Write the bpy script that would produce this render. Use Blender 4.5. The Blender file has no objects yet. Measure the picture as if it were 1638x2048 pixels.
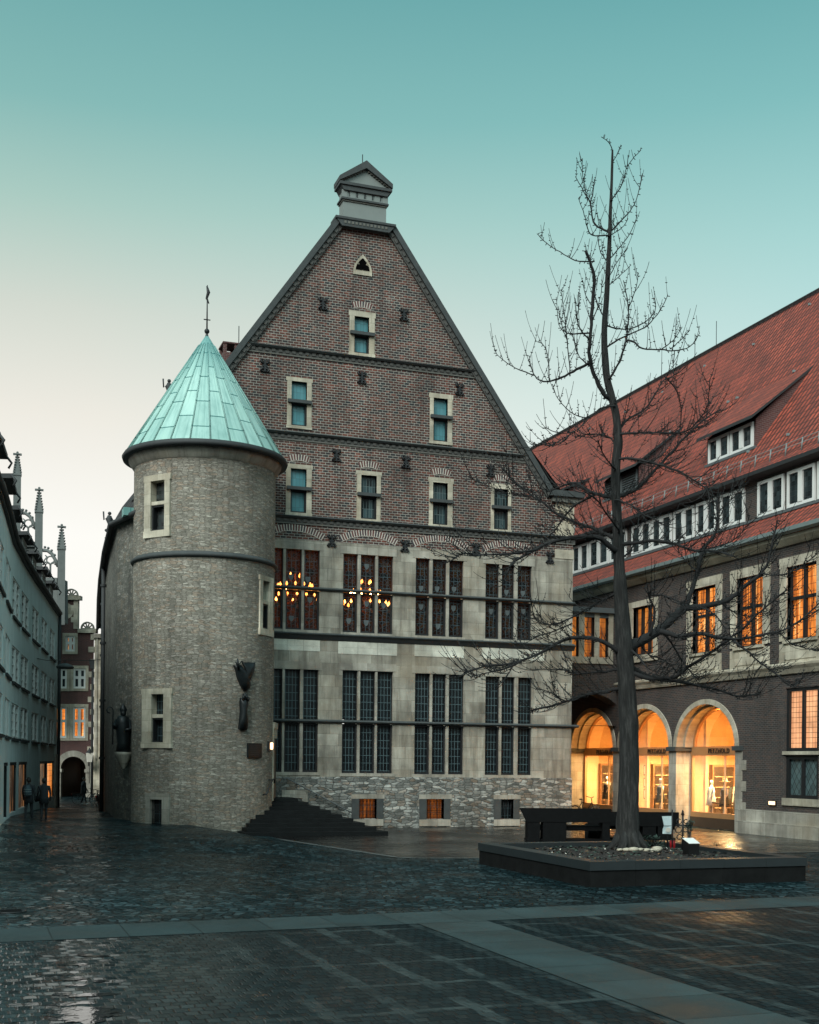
import bpy, bmesh, math, random
from mathutils import Vector, Matrix
random.seed(7)
C = bpy.context.scene.collection
PI = math.pi
# ------------------------------------------------------------------ camera model (measured from the photograph's vanishing points)
F = 2467.; CX = 819.; H0 = 1522.; ROLL = math.radians(.55); CZ = 3.0; YAW = math.radians(19.46)
cr, sr = math.cos(ROLL), math.sin(ROLL)
fw = (math.sin(YAW), math.cos(YAW)); rt = (math.cos(YAW), -math.sin(YAW))
def ray(x, y):
    p = (x-CX)/F; q = (H0-y)/F
    a = p*cr-q*sr; b = p*sr+q*cr
    return (fw[0]+a*rt[0], fw[1]+a*rt[1], b)
def onY(x, y, Y):
    d = ray(x, y); t = Y/d[1]; return (d[0]*t, CZ+d[2]*t)
def onX(x, y, X):
    d = ray(x, y); t = X/d[0]; return (d[1]*t, CZ+d[2]*t)
def onZ(x, y, Z=0.):
    d = ray(x, y); t = (Z-CZ)/d[2]; return (d[0]*t, d[1]*t)
def onD(x, y, D):
    d = ray(x, y); return Vector((d[0]*D, d[1]*D, CZ+d[2]*D))
def sm(a, b, v):
    t = max(0., min(1., (v-a)/(b-a))); return t*t*(3-2*t)
def ground_z(X, Y):
    xb = 12.36-(Y-36.25)*.17
    g = .42*sm(xb, xb-2.4, X)*sm(36, 47, Y)*(1-sm(60, 82, Y))
    g += .25*sm(4, .5, X)*sm(36, 46, Y)*(1-sm(52, 64, Y))
    return g

# ------------------------------------------------------------------ object helpers
base = {}
def tag(o, label=None, cat=None, group=None, kind=None):
    if label: o['label'] = label
    if cat: o['category'] = cat
    if group: o['group'] = group
    if kind: o['kind'] = kind
    return o
def thing(name, label, cat, loc=(0, 0, 0), rz=0., group=None):
    o = bpy.data.objects.new(name, None); C.objects.link(o)
    o.location = loc; o.rotation_euler = (0, 0, rz); o.empty_display_size = .3
    base[o.name] = Vector(loc) if rz == 0 else None
    return tag(o, label, cat, group)
def dup(o, parent=None):
    c = o.copy(); C.objects.link(c)
    if parent is not None: c.parent = parent
    for ch in list(o.children): dup(ch, c)
    return c
class Pl:
    """a wall plane: u along the wall, z up, d into the building"""
    def __init__(s, o, u, n): s.o = o; s.u = u; s.n = n
    def __call__(s, u, z, d=0.):
        return (s.o[0]+s.u[0]*u+s.n[0]*d, s.o[1]+s.u[1]*u+s.n[1]*d, z)
class MB:
    def __init__(s): s.v = []; s.f = []; s.uv = []; s.m = []; s.sm = []
    def face(s, pts, uv=None, m=0, smooth=False):
        i = len(s.v); s.v += [tuple(p) for p in pts]
        s.f.append(tuple(range(i, i+len(pts)))); s.uv.append(uv); s.m.append(m); s.sm.append(smooth)
    def box(s, x0, x1, y0, y1, z0, z1, m=0):
        a = [(x0,y0,z0),(x1,y0,z0),(x1,y1,z0),(x0,y1,z0),(x0,y0,z1),(x1,y0,z1),(x1,y1,z1),(x0,y1,z1)]
        for q in ((0,3,2,1),(4,5,6,7),(0,1,5,4),(1,2,6,5),(2,3,7,6),(3,0,4,7)): s.face([a[k] for k in q], m=m)
    def hexa(s, a, m=0):
        for q in ((0,3,2,1),(4,5,6,7),(0,1,5,4),(1,2,6,5),(2,3,7,6),(3,0,4,7)): s.face([a[k] for k in q], m=m)
    def pbox(s, pl, u0, u1, z0, z1, d0, d1, m=0):
        P = pl
        fr = lambda a, b: [(u0+a, z0+b)]
        s.face([P(u0,z0,d0),P(u1,z0,d0),P(u1,z1,d0),P(u0,z1,d0)], [(u0,z0),(u1,z0),(u1,z1),(u0,z1)], m)
        s.face([P(u0,z0,d1),P(u0,z1,d1),P(u1,z1,d1),P(u1,z0,d1)], [(u0,z0),(u0,z1),(u1,z1),(u1,z0)], m)
        for u in (u0, u1): s.face([P(u,z0,d0),P(u,z0,d1),P(u,z1,d1),P(u,z1,d0)], [(u+d0,z0),(u+d1,z0),(u+d1,z1),(u+d0,z1)], m)
        for z in (z0, z1): s.face([P(u0,z,d0),P(u1,z,d0),P(u1,z,d1),P(u0,z,d1)], [(u0,z+d0),(u1,z+d0),(u1,z+d1),(u0,z+d1)], m)
    def pprism(s, pl, poly, d0, d1, m=0):
        """extrude a (u,z) polygon from depth d0 to d1"""
        s.face([pl(u,z,d0) for u,z in poly], list(poly), m)
        s.face([pl(u,z,d1) for u,z in reversed(poly)], list(reversed(poly)), m)
        n = len(poly); acc = 0.
        for i in range(n):
            a, b = poly[i], poly[(i+1) % n]; L = math.hypot(b[0]-a[0], b[1]-a[1])
            s.face([pl(a[0],a[1],d0),pl(b[0],b[1],d0),pl(b[0],b[1],d1),pl(a[0],a[1],d1)], [(acc,d0),(acc+L,d0),(acc+L,d1),(acc,d1)], m); acc += L
    def tube(s, pts, rad, n=6, m=0, caps=True, smooth=True):
        pts = [Vector(p) for p in pts]
        if not hasattr(rad, '__len__'): rad = [rad]*len(pts)
        rings = []; ref = None; L = 0.; acc = []
        for i, p in enumerate(pts):
            t = (pts[min(i+1, len(pts)-1)]-pts[max(i-1, 0)])
            if t.length < 1e-9: t = Vector((0,0,1))
            t.normalize()
            if ref is None:
                ref = t.cross(Vector((.31,.87,.12)))
                if ref.length < 1e-4: ref = t.cross(Vector((1,0,0)))
            ref = ref-t*ref.dot(t); ref.normalize(); bi = t.cross(ref)
            rings.append([p+(ref*math.cos(2*PI*k/n)+bi*math.sin(2*PI*k/n))*rad[i] for k in range(n)])
            if i: L += (pts[i]-pts[i-1]).length
            acc.append(L)
        for i in range(len(pts)-1):
            for k in range(n):
                k2 = (k+1) % n; w = 2*PI*max(rad[0],.001)/n
                s.face([rings[i][k],rings[i][k2],rings[i+1][k2],rings[i+1][k]], [(k*w,acc[i]),((k+1)*w,acc[i]),((k+1)*w,acc[i+1]),(k*w,acc[i+1])], m, smooth)
        if caps: s.face(list(reversed(rings[0])), m=m); s.face(rings[-1], m=m)
    def lathe(s, prof, c=(0,0,0), n=24, m=0, a0=0., a1=2*PI, smooth=True):
        """prof: list of (r,z)"""
        for i in range(len(prof)-1):
            (r0,z0),(r1,z1) = prof[i], prof[i+1]
            for k in range(n):
                A = a0+(a1-a0)*k/n; B = a0+(a1-a0)*(k+1)/n
                q = [(c[0]+r0*math.cos(A),c[1]+r0*math.sin(A),c[2]+z0),(c[0]+r0*math.cos(B),c[1]+r0*math.sin(B),c[2]+z0),
                     (c[0]+r1*math.cos(B),c[1]+r1*math.sin(B),c[2]+z1),(c[0]+r1*math.cos(A),c[1]+r1*math.sin(A),c[2]+z1)]
                R = max(r0, r1)
                if abs(z1-z0) > abs(r1-r0)*.2: uv = [(A*R,z0),(B*R,z0),(B*R,z1),(A*R,z1)]
                else: uv = None
                if r0 < 1e-6: q = q[1:]; uv = uv and uv[1:]
                elif r1 < 1e-6: q = q[:3]; uv = uv and uv[:3]
                s.face(q, uv, m, smooth)
    def sphere(s, c, r, n=10, m=0, sc=(1,1,1)):
        k = max(4, n//2)
        for i in range(k):
            t0 = -PI/2+PI*i/k; t1 = -PI/2+PI*(i+1)/k
            for j in range(n):
                A = 2*PI*j/n; B = 2*PI*(j+1)/n
                P = lambda t, a: (c[0]+r*sc[0]*math.cos(t)*math.cos(a), c[1]+r*sc[1]*math.cos(t)*math.sin(a), c[2]+r*sc[2]*math.sin(t))
                q = [P(t0,A),P(t0,B),P(t1,B),P(t1,A)]
                if i == 0: q = [q[0],q[2],q[3]]
                elif i == k-1: q = q[:3]
                s.face(q, m=m, smooth=True)
    def ring(s, pl, uc, zc, ri, ro, a0, a1, n, d0, d1, m=0, ez=1.):
        """arch ring (voussoirs); ez squashes it vertically; uv runs along the arc"""
        for k in range(n):
            A = a0+(a1-a0)*k/n; B = a0+(a1-a0)*(k+1)/n
            p = lambda r, a, d: pl(uc+r*math.cos(a), zc+r*ez*math.sin(a), d)
            R = (ri+ro)/2; u0, u1 = A*R, B*R; w = ro-ri
            s.face([p(ri,A,d0),p(ri,B,d0),p(ro,B,d0),p(ro,A,d0)], [(u0,0),(u1,0),(u1,w),(u0,w)], m)
            s.face([p(ri,A,d0),p(ri,A,d1),p(ri,B,d1),p(ri,B,d0)], [(u0,0),(u0,d1-d0),(u1,d1-d0),(u1,0)], m)
            s.face([p(ro,A,d0),p(ro,B,d0),p(ro,B,d1),p(ro,A,d1)], [(u0,0),(u1,0),(u1,d1-d0),(u0,d1-d0)], m)
            if k == 0: s.face([p(ri,A,d0),p(ro,A,d0),p(ro,A,d1),p(ri,A,d1)], m=m)
            if k == n-1: s.face([p(ri,B,d0),p(ro,B,d0),p(ro,B,d1),p(ri,B,d1)], m=m)
    def build(s, name, mats, parent=None, local=False, weld=False):
        me = bpy.data.meshes.new(name)
        off = Vector((0,0,0))
        if parent is not None and not local:
            r = parent
            while r.parent: r = r.parent
            off = base.get(r.name) or Vector((0,0,0))
        me.from_pydata([tuple(Vector(p)-off) for p in s.v], [], s.f)
        if not isinstance(mats, (list, tuple)): mats = [mats]
        for mm in mats: me.materials.append(mm)
        uvl = me.uv_layers.new(name='UVMap').data
        for pi, p in enumerate(me.polygons):
            p.material_index = s.m[pi]; p.use_smooth = s.sm[pi]
            u = s.uv[pi]
            if u is None:
                n = p.normal; ax = max(range(3), key=lambda i: abs(n[i]))
                for li, vi in zip(p.loop_indices, s.f[pi]):
                    q = s.v[vi]
                    uvl[li].uv = (q[0],q[2]) if ax == 1 else ((q[1],q[2]) if ax == 0 else (q[0],q[1]))
            else:
                for li, t in zip(p.loop_indices, u): uvl[li].uv = t
        if weld or any(s.sm):
            bm = bmesh.new(); bm.from_mesh(me); bmesh.ops.remove_doubles(bm, verts=bm.verts, dist=1e-5); bm.to_mesh(me); bm.free()
        o = bpy.data.objects.new(name, me); C.objects.link(o)
        if parent is not None: o.parent = parent
        return o
def clip(poly, outline):
    """Sutherland-Hodgman against a convex counter-clockwise outline"""
    out = poly
    n = len(outline)
    for i in range(n):
        a, b = outline[i], outline[(i+1) % n]; inp = out; out = []
        if not inp: return []
        side = lambda p: (b[0]-a[0])*(p[1]-a[1])-(b[1]-a[1])*(p[0]-a[0])
        for j in range(len(inp)):
            p, q = inp[j], inp[(j+1) % len(inp)]; sp, sq = side(p), side(q)
            if sp >= -1e-9: out.append(p)
            if (sp > 1e-9 and sq < -1e-9) or (sp < -1e-9 and sq > 1e-9):
                t = sp/(sp-sq); out.append((p[0]+(q[0]-p[0])*t, p[1]+(q[1]-p[1])*t))
    return out
def wall(mb, pl, outline, holes, rev=.3, m=0, d=0., step=None):
    """wall face with rectangular holes (u0,u1,z0,z1[,reveal]) inside a convex outline, with reveals"""
    us = sorted({p[0] for p in outline}|{h[0] for h in holes}|{h[1] for h in holes})
    zs = sorted({p[1] for p in outline}|{h[2] for h in holes}|{h[3] for h in holes})
    us = [u for u in us if min(p[0] for p in outline) <= u <= max(p[0] for p in outline)]
    zs = [z for z in zs if min(p[1] for p in outline) <= z <= max(p[1] for p in outline)]
    for i in range(len(us)-1):
        for j in range(len(zs)-1):
            uc, zc = (us[i]+us[i+1])/2, (zs[j]+zs[j+1])/2
            if any(h[0] < uc < h[1] and h[2] < zc < h[3] for h in holes): continue
            pg = clip([(us[i],zs[j]),(us[i+1],zs[j]),(us[i+1],zs[j+1]),(us[i],zs[j+1])], outline)
            if len(pg) > 2: mb.face([pl(u,z,d) for u,z in pg], pg, m)
    for h in holes:
        r = h[4] if len(h) > 4 else rev
        if r <= 0: continue
        u0,u1,z0,z1 = h[:4]
        for (a,b) in (((u0,z0),(u0,z1)),((u1,z0),(u1,z1)),((u0,z0),(u1,z0)),((u0,z1),(u1,z1))):
            uvs = [(a[0],a[1]),(b[0],b[1]),(b[0]+(r if a[0]==b[0] else 0),b[1]+(r if a[1]==b[1] else 0)),(a[0]+(r if a[0]==b[0] else 0),a[1]+(r if a[1]==b[1] else 0))]
            mb.face([pl(a[0],a[1],d),pl(b[0],b[1],d),pl(b[0],b[1],d+r),pl(a[0],a[1],d+r)], uvs, m)
def arch_fill(mb, pl, uc, zc, r, ez, ztop, rev, m=0, n=24, d=0., umin=None, umax=None):
    """fills the spandrels between an arch and a rectangle [uc-r,uc+r]x[zc,ztop], plus the soffit"""
    for k in range(n):
        A = PI*k/n; B = PI*(k+1)/n
        a = (uc+r*math.cos(A), zc+r*ez*math.sin(A)); b = (uc+r*math.cos(B), zc+r*ez*math.sin(B))
        mb.face([pl(a[0],a[1],d),pl(a[0],ztop,d),pl(b[0],ztop,d),pl(b[0],b[1],d)], [a,(a[0],ztop),(b[0],ztop),b], m)
        if rev > 0: mb.face([pl(a[0],a[1],d),pl(b[0],b[1],d),pl(b[0],b[1],d+rev),pl(a[0],a[1],d+rev)], [(A*r,0),(B*r,0),(B*r,rev),(A*r,rev)], m, True)
# ------------------------------------------------------------------ materials
class N:
    def __init__(s, name):
        s.mat = bpy.data.materials.new(name); s.mat.use_nodes = True
        s.t = s.mat.node_tree; s.b = s.t.nodes['Principled BSDF']; s.out = s.t.nodes['Material Output']
    def n(s, typ, ins=None, **kw):
        x = s.t.nodes.new(typ)
        for k, v in kw.items(): setattr(x, k, v)
        for k, v in (ins or {}).items(): s.set(x, k, v)
        return x
    def set(s, x, k, v):
        i = x.inputs[k]
        if isinstance(v, bpy.types.NodeSocket): s.t.links.new(v, i)
        elif isinstance(v, bpy.types.Node): s.t.links.new(v.outputs[0], i)
        else:
            if hasattr(i.default_value, '__len__') and len(i.default_value) == 4 and len(v) == 3: v = (*v, 1)
            i.default_value = v
    def uv(s): return s.n('ShaderNodeUVMap').outputs[0]
    def obj(s): return s.n('ShaderNodeTexCoord').outputs['Object']
    def map(s, v, sc=(1,1,1), loc=(0,0,0), rot=(0,0,0)): return s.n('ShaderNodeMapping', {0: v, 'Scale': sc, 'Location': loc, 'Rotation': rot}).outputs[0]
    def noise(s, v, scale, det=4., rough=.6, out=0): return s.n('ShaderNodeTexNoise', {'Vector': v, 'Scale': scale, 'Detail': det, 'Roughness': rough}).outputs[out]
    def ramp(s, f, stops, interp='LINEAR'):
        x = s.n('ShaderNodeValToRGB', {0: f}); e = x.color_ramp.elements; x.color_ramp.interpolation = interp
        while len(e) < len(stops): e.new(.5)
        for k, (p, c) in enumerate(stops):
            e[k].position = p; e[k].color = (*c, 1) if hasattr(c, '__len__') else (c, c, c, 1)
        return x.outputs[0]
    def mix(s, f, a, b, mode='MIX'):
        x = s.n('ShaderNodeMix', data_type='RGBA', blend_type=mode)
        s.set(x, 0, f); s.set(x, 6, a); s.set(x, 7, b); return x.outputs[2]
    def math(s, op, a, b=0., c=None, clamp=False):
        x = s.n('ShaderNodeMath', operation=op, use_clamp=clamp); s.set(x, 0, a); s.set(x, 1, b)
        if c is not None: s.set(x, 2, c)
        return x.outputs[0]
    def bump(s, h, st=.3, dist=.02, nrm=None):
        d = {'Height': h, 'Strength': st, 'Distance': dist}
        if nrm is not None: d['Normal'] = nrm
        return s.n('ShaderNodeBump', d).outputs[0]
    def fin(s, col=None, rough=None, nrm=None, metal=None, spec=None):
        if col is not None: s.set(s.b, 'Base Color', col)
        if rough is not None: s.set(s.b, 'Roughness', rough)
        if nrm is not None: s.set(s.b, 'Normal', nrm)
        if metal is not None: s.set(s.b, 'Metallic', metal)
        if spec is not None: s.set(s.b, 'Specular IOR Level', spec)
        return s.mat
def plain(name, col, rough=.7, var=.25, scale=6., metal=0., bump=.15, spec=.5):
    k = N(name); v = k.obj(); f = k.noise(v, scale, 6., .65)
    c = k.mix(f, [x*(1-var) for x in col], [min(1., x*(1+var)) for x in col])
    return k.fin(c, rough, k.bump(k.noise(v, scale*5), bump, .01) if bump else None, metal, spec)
def brick_mat(name, w, h, c1, c2, mort, msize, dark=.5, stain=.35, rough=.85, bump=.5, off=.5, third=None):
    k = N(name); v = k.uv()
    wob = k.noise(v, 2.3, 2., .5, 1)
    v2 = k.n('ShaderNodeVectorMath', {0: v, 1: k.n('ShaderNodeVectorMath', {0: wob, 1: (.012,.012,0)}, operation='MULTIPLY').outputs[0]}, operation='ADD').outputs[0]
    br = k.n('ShaderNodeTexBrick', {'Vector': v2, 'Color1': c1, 'Color2': c2, 'Mortar': mort, 'Scale': 1., 'Mortar Size': msize, 'Mortar Smooth': .25, 'Bias': 0., 'Brick Width': w, 'Row Height': h}, offset=off, squash=1.)
    col = br.outputs[0]
    cell = k.n('ShaderNodeTexWhiteNoise', {0: k.n('ShaderNodeVectorMath', {0: v2, 1: (1/w, 1/h, 1)}, operation='MULTIPLY').outputs[0]}, noise_dimensions='2D')
    # brick-to-brick patches
    pat = k.noise(k.map(v, (1/(w*1.7), 1/(h*1.7), 1)), 1., 2., .5)
    if third: col = k.mix(k.math('MULTIPLY', k.math('GREATER_THAN', pat, .58), k.math('SUBTRACT', 1., br.outputs[1])), col, third)
    big = k.noise(v, .35, 5., .6)
    col = k.mix(stain, col, k.ramp(big, [(.3,.45),(.7,1.3)]), 'MULTIPLY')
    soot = k.noise(k.map(v, (1.6,.28,1)), 1., 5., .65); col = k.mix(stain, col, k.ramp(soot, [(.34,.5),(.52,1.)]), 'MULTIPLY')
    lime = k.noise(v, .7, 6., .7); col = k.mix(k.math('MULTIPLY', k.ramp(lime, [(.60,0.),(.74,1.)]), stain*.5), col, [x*.8 for x in mort])
    fine = k.noise(v, 14., 4., .7)
    col = k.mix(.5, col, k.ramp(fine, [(.3,.6),(.7,1.3)]), 'MULTIPLY')
    hgt = k.math('ADD', k.math('SUBTRACT', 1., br.outputs[1]), k.math('MULTIPLY', fine, .5))
    return k.fin(col, rough, k.bump(hgt, bump, .015))
M = {}
M['brick'] = brick_mat('hall_brick', .25, .112, (.105,.036,.024), (.023,.027,.030), (.36,.35,.31), .0125, third=(.16,.052,.036), stain=.75)
M['voussoir'] = brick_mat('arch_brick', .12, .9, (.15,.05,.042), (.045,.042,.05), (.52,.48,.42), .026, off=0.)
M['brickdark'] = brick_mat('wing_brick', .25, .083, (.070,.048,.042), (.036,.034,.036), (.125,.116,.105), .012, stain=.4, third=(.088,.054,.044))
M['brickfar'] = brick_mat('house_brick', .25, .085, (.12,.045,.04), (.085,.035,.035), (.15,.11,.1), .012)

def ashlar(name, w, h, lo, hi, mort=.12, stain=.5):
    k = N(name); v = k.uv()
    br = k.n('ShaderNodeTexBrick', {'Vector': v, 'Color1': lo, 'Color2': hi, 'Mortar': [x*.75 for x in lo], 'Scale': 1., 'Mortar Size': .008, 'Mortar Smooth': .3, 'Brick Width': w, 'Row Height': h}, offset=.42, squash=.7, squash_frequency=3)
    blot = k.noise(v, .8, 5., .6); col = k.mix(.8, br.outputs[0], k.ramp(blot, [(.28,(.42,.40,.37)),(.5,(.92,.89,.83)),(.70,(1.40,1.37,1.30))]), 'MULTIPLY')
    st = k.noise(k.map(v, (3.2,.35,1)), 1., 5., .65)
    col = k.mix(stain, col, k.ramp(st, [(.32,(.42,.40,.38)),(.55,1.)]), 'MULTIPLY')
    warm = k.noise(v, .45, 2.); col = k.mix(k.math('MULTIPLY', k.ramp(warm, [(.5,0.),(.7,1.)]), .3), col, (.36,.28,.18))
    fine = k.noise(v, 22., 4., .7); col = k.mix(.35, col, k.ramp(fine, [(.3,.7),(.7,1.25)]), 'MULTIPLY')
    return k.fin(col, .85, k.bump(k.math('ADD', k.math('SUBTRACT', 1., br.outputs[1]), k.math('MULTIPLY', fine, .4)), .35, .012))
M['ashlar'] = ashlar('ashlar_stone', .95, .52, (.235,.225,.195), (.415,.405,.36), stain=.8)
M['palestone'] = ashlar('pale_panel_stone', 2., 2., (.60,.62,.57), (.64,.66,.60), stain=.15)
M['stone'] = ashlar('dressed_stone', .6, .45, (.43,.40,.33), (.56,.53,.45), stain=.4)
M['stonegrey'] = ashlar('grey_dressed_stone', .7, .5, (.30,.29,.26), (.42,.41,.37), stain=.5)

def rubble(name, su, sv, lo, hi, mort, edge=.09, warm=(.36,.26,.18)):
    k = N(name); v = k.uv()
    wob = k.noise(v, 1.6, 3., .6, 1)
    v2 = k.n('ShaderNodeVectorMath', {0: v, 1: k.n('ShaderNodeVectorMath', {0: wob, 1: (.10,.045,0)}, operation='MULTIPLY').outputs[0]}, operation='ADD').outputs[0]
    vm = k.map(v2, (su, sv, 1))
    vo = k.n('ShaderNodeTexVoronoi', {'Vector': vm, 'Scale': 1., 'Randomness': .85}, voronoi_dimensions='2D', feature='F1', distance='CHEBYCHEV')
    v1 = k.n('ShaderNodeTexVoronoi', {'Vector': vm, 'Scale': 1., 'Randomness': .85}, voronoi_dimensions='2D', feature='F2', distance='CHEBYCHEV')
    dif = k.math('SUBTRACT', v1.outputs['Distance'], vo.outputs['Distance'])
    fill = k.ramp(dif, [(0.,0.),(edge,1.)])
    sep = k.n('ShaderNodeSeparateColor', {0: vo.outputs['Color']})
    c = k.ramp(sep.outputs[0], [(0.,lo),(.55,[(a+b)/2 for a,b in zip(lo,hi)]),(.9,hi),(1.,[min(1,x*1.35) for x in hi])])
    c = k.mix(k.math('MULTIPLY', k.math('GREATER_THAN', sep.outputs[1], .8), .55), c, warm)
    c = k.mix(fill, mort, c)
    big = k.noise(v, .3, 5., .62); c = k.mix(.85, c, k.ramp(big, [(.3,.55),(.7,1.3)]), 'MULTIPLY'); c = k.mix(.5, c, k.ramp(k.noise(k.map(v, (1.8,.22,1)), 1., 5., .65), [(.34,.45),(.52,1.)]), 'MULTIPLY')
    fine = k.noise(k.map(v, (1,2.2,1)), 9., 6., .8); c = k.mix(.9, c, k.ramp(fine, [(.30,.42),(.70,1.45)]), 'MULTIPLY')
    h = k.math('ADD', k.math('MULTIPLY', fill, 1.), k.math('ADD', k.math('MULTIPLY', fine, .9), k.math('MULTIPLY', sep.outputs[2], .5)))
    return k.fin(c, .9, k.bump(h, .75, .03))
M['tower'] = rubble('tower_rubble', 4.4, 16.5, (.205,.19,.155), (.365,.34,.29), (.15,.14,.115), .14, warm=(.36,.265,.19))
M['plinth'] = rubble('plinth_rubble', 3.0, 8.2, (.10,.108,.10), (.41,.42,.39), (.10,.107,.10), .20, warm=(.25,.185,.13))
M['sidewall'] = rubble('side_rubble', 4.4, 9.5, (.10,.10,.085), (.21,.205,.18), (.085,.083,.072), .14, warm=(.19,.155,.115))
M['trimdark'] = plain('weathered_moulding', (.048,.056,.057), .8, .5, 4.)
M['verge'] = plain('dark_verge_brick', (.075,.075,.07), .85, .5, 9.)
M['moulding'] = plain('dark_stone_moulding', (.13,.13,.115), .85, .4, 5.)
M['white'] = plain('white_paint', (.74,.76,.74), .5, .08, 3., bump=.05)
M['iron'] = plain('black_iron', (.018,.02,.022), .55, .3, 8., .3)
M['bronze'] = plain('dark_bronze', (.012,.017,.019), .45, .5, 7., .4, .3)
M['lead'] = plain('lead_sheet', (.10,.115,.12), .6, .35, 3.)
M['gutter'] = plain('zinc_gutter', (.20,.25,.25), .5, .25, 3.)
M['soot'] = plain('sooty_stone', (.135,.15,.145), .85, .35, 3.)
M['slate'] = plain('dark_slate', (.028,.032,.034), .7, .4, 6.)
M['steel'] = plain('dark_steel', (.006,.0066,.007), .75, .5, 5., .0, .2, .08)
M['shield'] = plain('painted_glass_shield', (.10,.12,.125), .3, .6, 9.)
M['louvre'] = plain('louvre_wood', (.05,.055,.06), .8)
M['recess_shade'] = plain('painted_recess_shade', (.004,.004,.004), 1., .1, 3., spec=0.)
M['greypaint'] = plain('grey_panel', (.20,.23,.22), .7, .12, 2.)

def plaster():
    k = N('pale_render'); v = k.uv(); n1 = k.noise(v, .5, 5., .6); st = k.noise(k.map(v, (1.5,.25,1)), 1., 5.)
    c = k.mix(n1, (.58,.70,.70), (.66,.77,.765)); c = k.mix(.4, c, k.ramp(st, [(.35,.65),(.6,1.)]), 'MULTIPLY')
    return k.fin(c, .9, k.bump(k.noise(v, 30.), .15, .01))
M['plaster'] = plaster()

def copper():
    k = N('green_copper_sheet'); v = k.uv()   # u = angle in panels, v = metres up the slope
    sw = k.n('ShaderNodeSeparateXYZ', {0: v}); vv = k.n('ShaderNodeCombineXYZ', {0: sw.outputs[1], 1: sw.outputs[0], 2: 0.}).outputs[0]
    br = k.n('ShaderNodeTexBrick', {'Vector': vv, 'Color1': (.30,.49,.45), 'Color2': (.39,.60,.55), 'Mortar': (.05,.17,.165), 'Scale': 1., 'Mortar Size': .028, 'Mortar Smooth': .2, 'Brick Width': 1.42, 'Row Height': 1.}, offset=.42, squash=1.)
    n1 = k.noise(k.map(v, (.8,.6,1)), 1.4, 5., .6)
    c = k.mix(.65, br.outputs[0], k.ramp(n1, [(.3,(.6,.68,.68)),(.5,1.),(.72,(1.2,1.15,1.1))]), 'MULTIPLY')
    dr = k.noise(k.map(v, (4.,.3,1)), 1., 4.); c = k.mix(.6, c, k.ramp(dr, [(.33,(.42,.55,.55)),(.52,1.)]), 'MULTIPLY')
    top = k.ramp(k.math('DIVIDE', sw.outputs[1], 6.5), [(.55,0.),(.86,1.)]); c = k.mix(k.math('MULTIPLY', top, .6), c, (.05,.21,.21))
    return k.fin(c, .62, k.bump(k.math('ADD', br.outputs[1], k.math('MULTIPLY', n1, .25)), .6, .04), 0., .35)
M['copper'] = copper()

def tiles(name, c1, c2):
    k = N(name); v = k.uv(); s = k.n('ShaderNodeSeparateXYZ', {0: v})
    # overlapping pantiles: rolls along u, courses along v
    fu = k.math('FRACT', k.math('DIVIDE', s.outputs[0], .34)); fv = k.math('FRACT', k.math('DIVIDE', s.outputs[1], .46))
    roll = k.math('SINE', k.math('MULTIPLY', fu, 2*PI)); cellu = k.math('FLOOR', k.math('DIVIDE', s.outputs[0], .34)); cellv = k.math('FLOOR', k.math('DIVIDE', s.outputs[1], .46))
    wn = k.n('ShaderNodeTexWhiteNoise', {0: k.n('ShaderNodeCombineXYZ', {0: cellu, 1: cellv, 2: 0.}).outputs[0]}, noise_dimensions='2D')
    c = k.mix(wn.outputs[0], c1, c2)
    c = k.mix(.6, c, k.ramp(k.noise(v, .55, 6., .65), [(.3,(.55,.56,.58)),(.5,(.95,.95,.95)),(.7,(1.25,1.2,1.15))]), 'MULTIPLY')
    c = k.mix(.5, c, k.ramp(k.noise(k.map(v, (3.,.3,1)), 1., 5.), [(.3,.5),(.6,1.1)]), 'MULTIPLY')
    h = k.math('ADD', k.math('MULTIPLY', roll, .5), k.math('MULTIPLY', k.math('SUBTRACT', 1., fv), .6))
    gap = k.math('MULTIPLY', k.ramp(fu, [(0.,0.),(.42,1.),(.75,1.),(1.,0.)]), k.ramp(fv, [(0.,.05),(.30,1.)]))
    c = k.mix(1., c, k.ramp(gap, [(0.,.15),(1.,1.05)]), 'MULTIPLY')  # valleys and course laps darkened in the colour, as shade between tiles
    return k.fin(c, .75, k.bump(h, 1., .05))
M['tiles'] = tiles('red_pantiles', (.39,.078,.045), (.22,.048,.032))
M['tilesdark'] = tiles('dark_pantiles', (.055,.045,.045), (.035,.035,.038))

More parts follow.
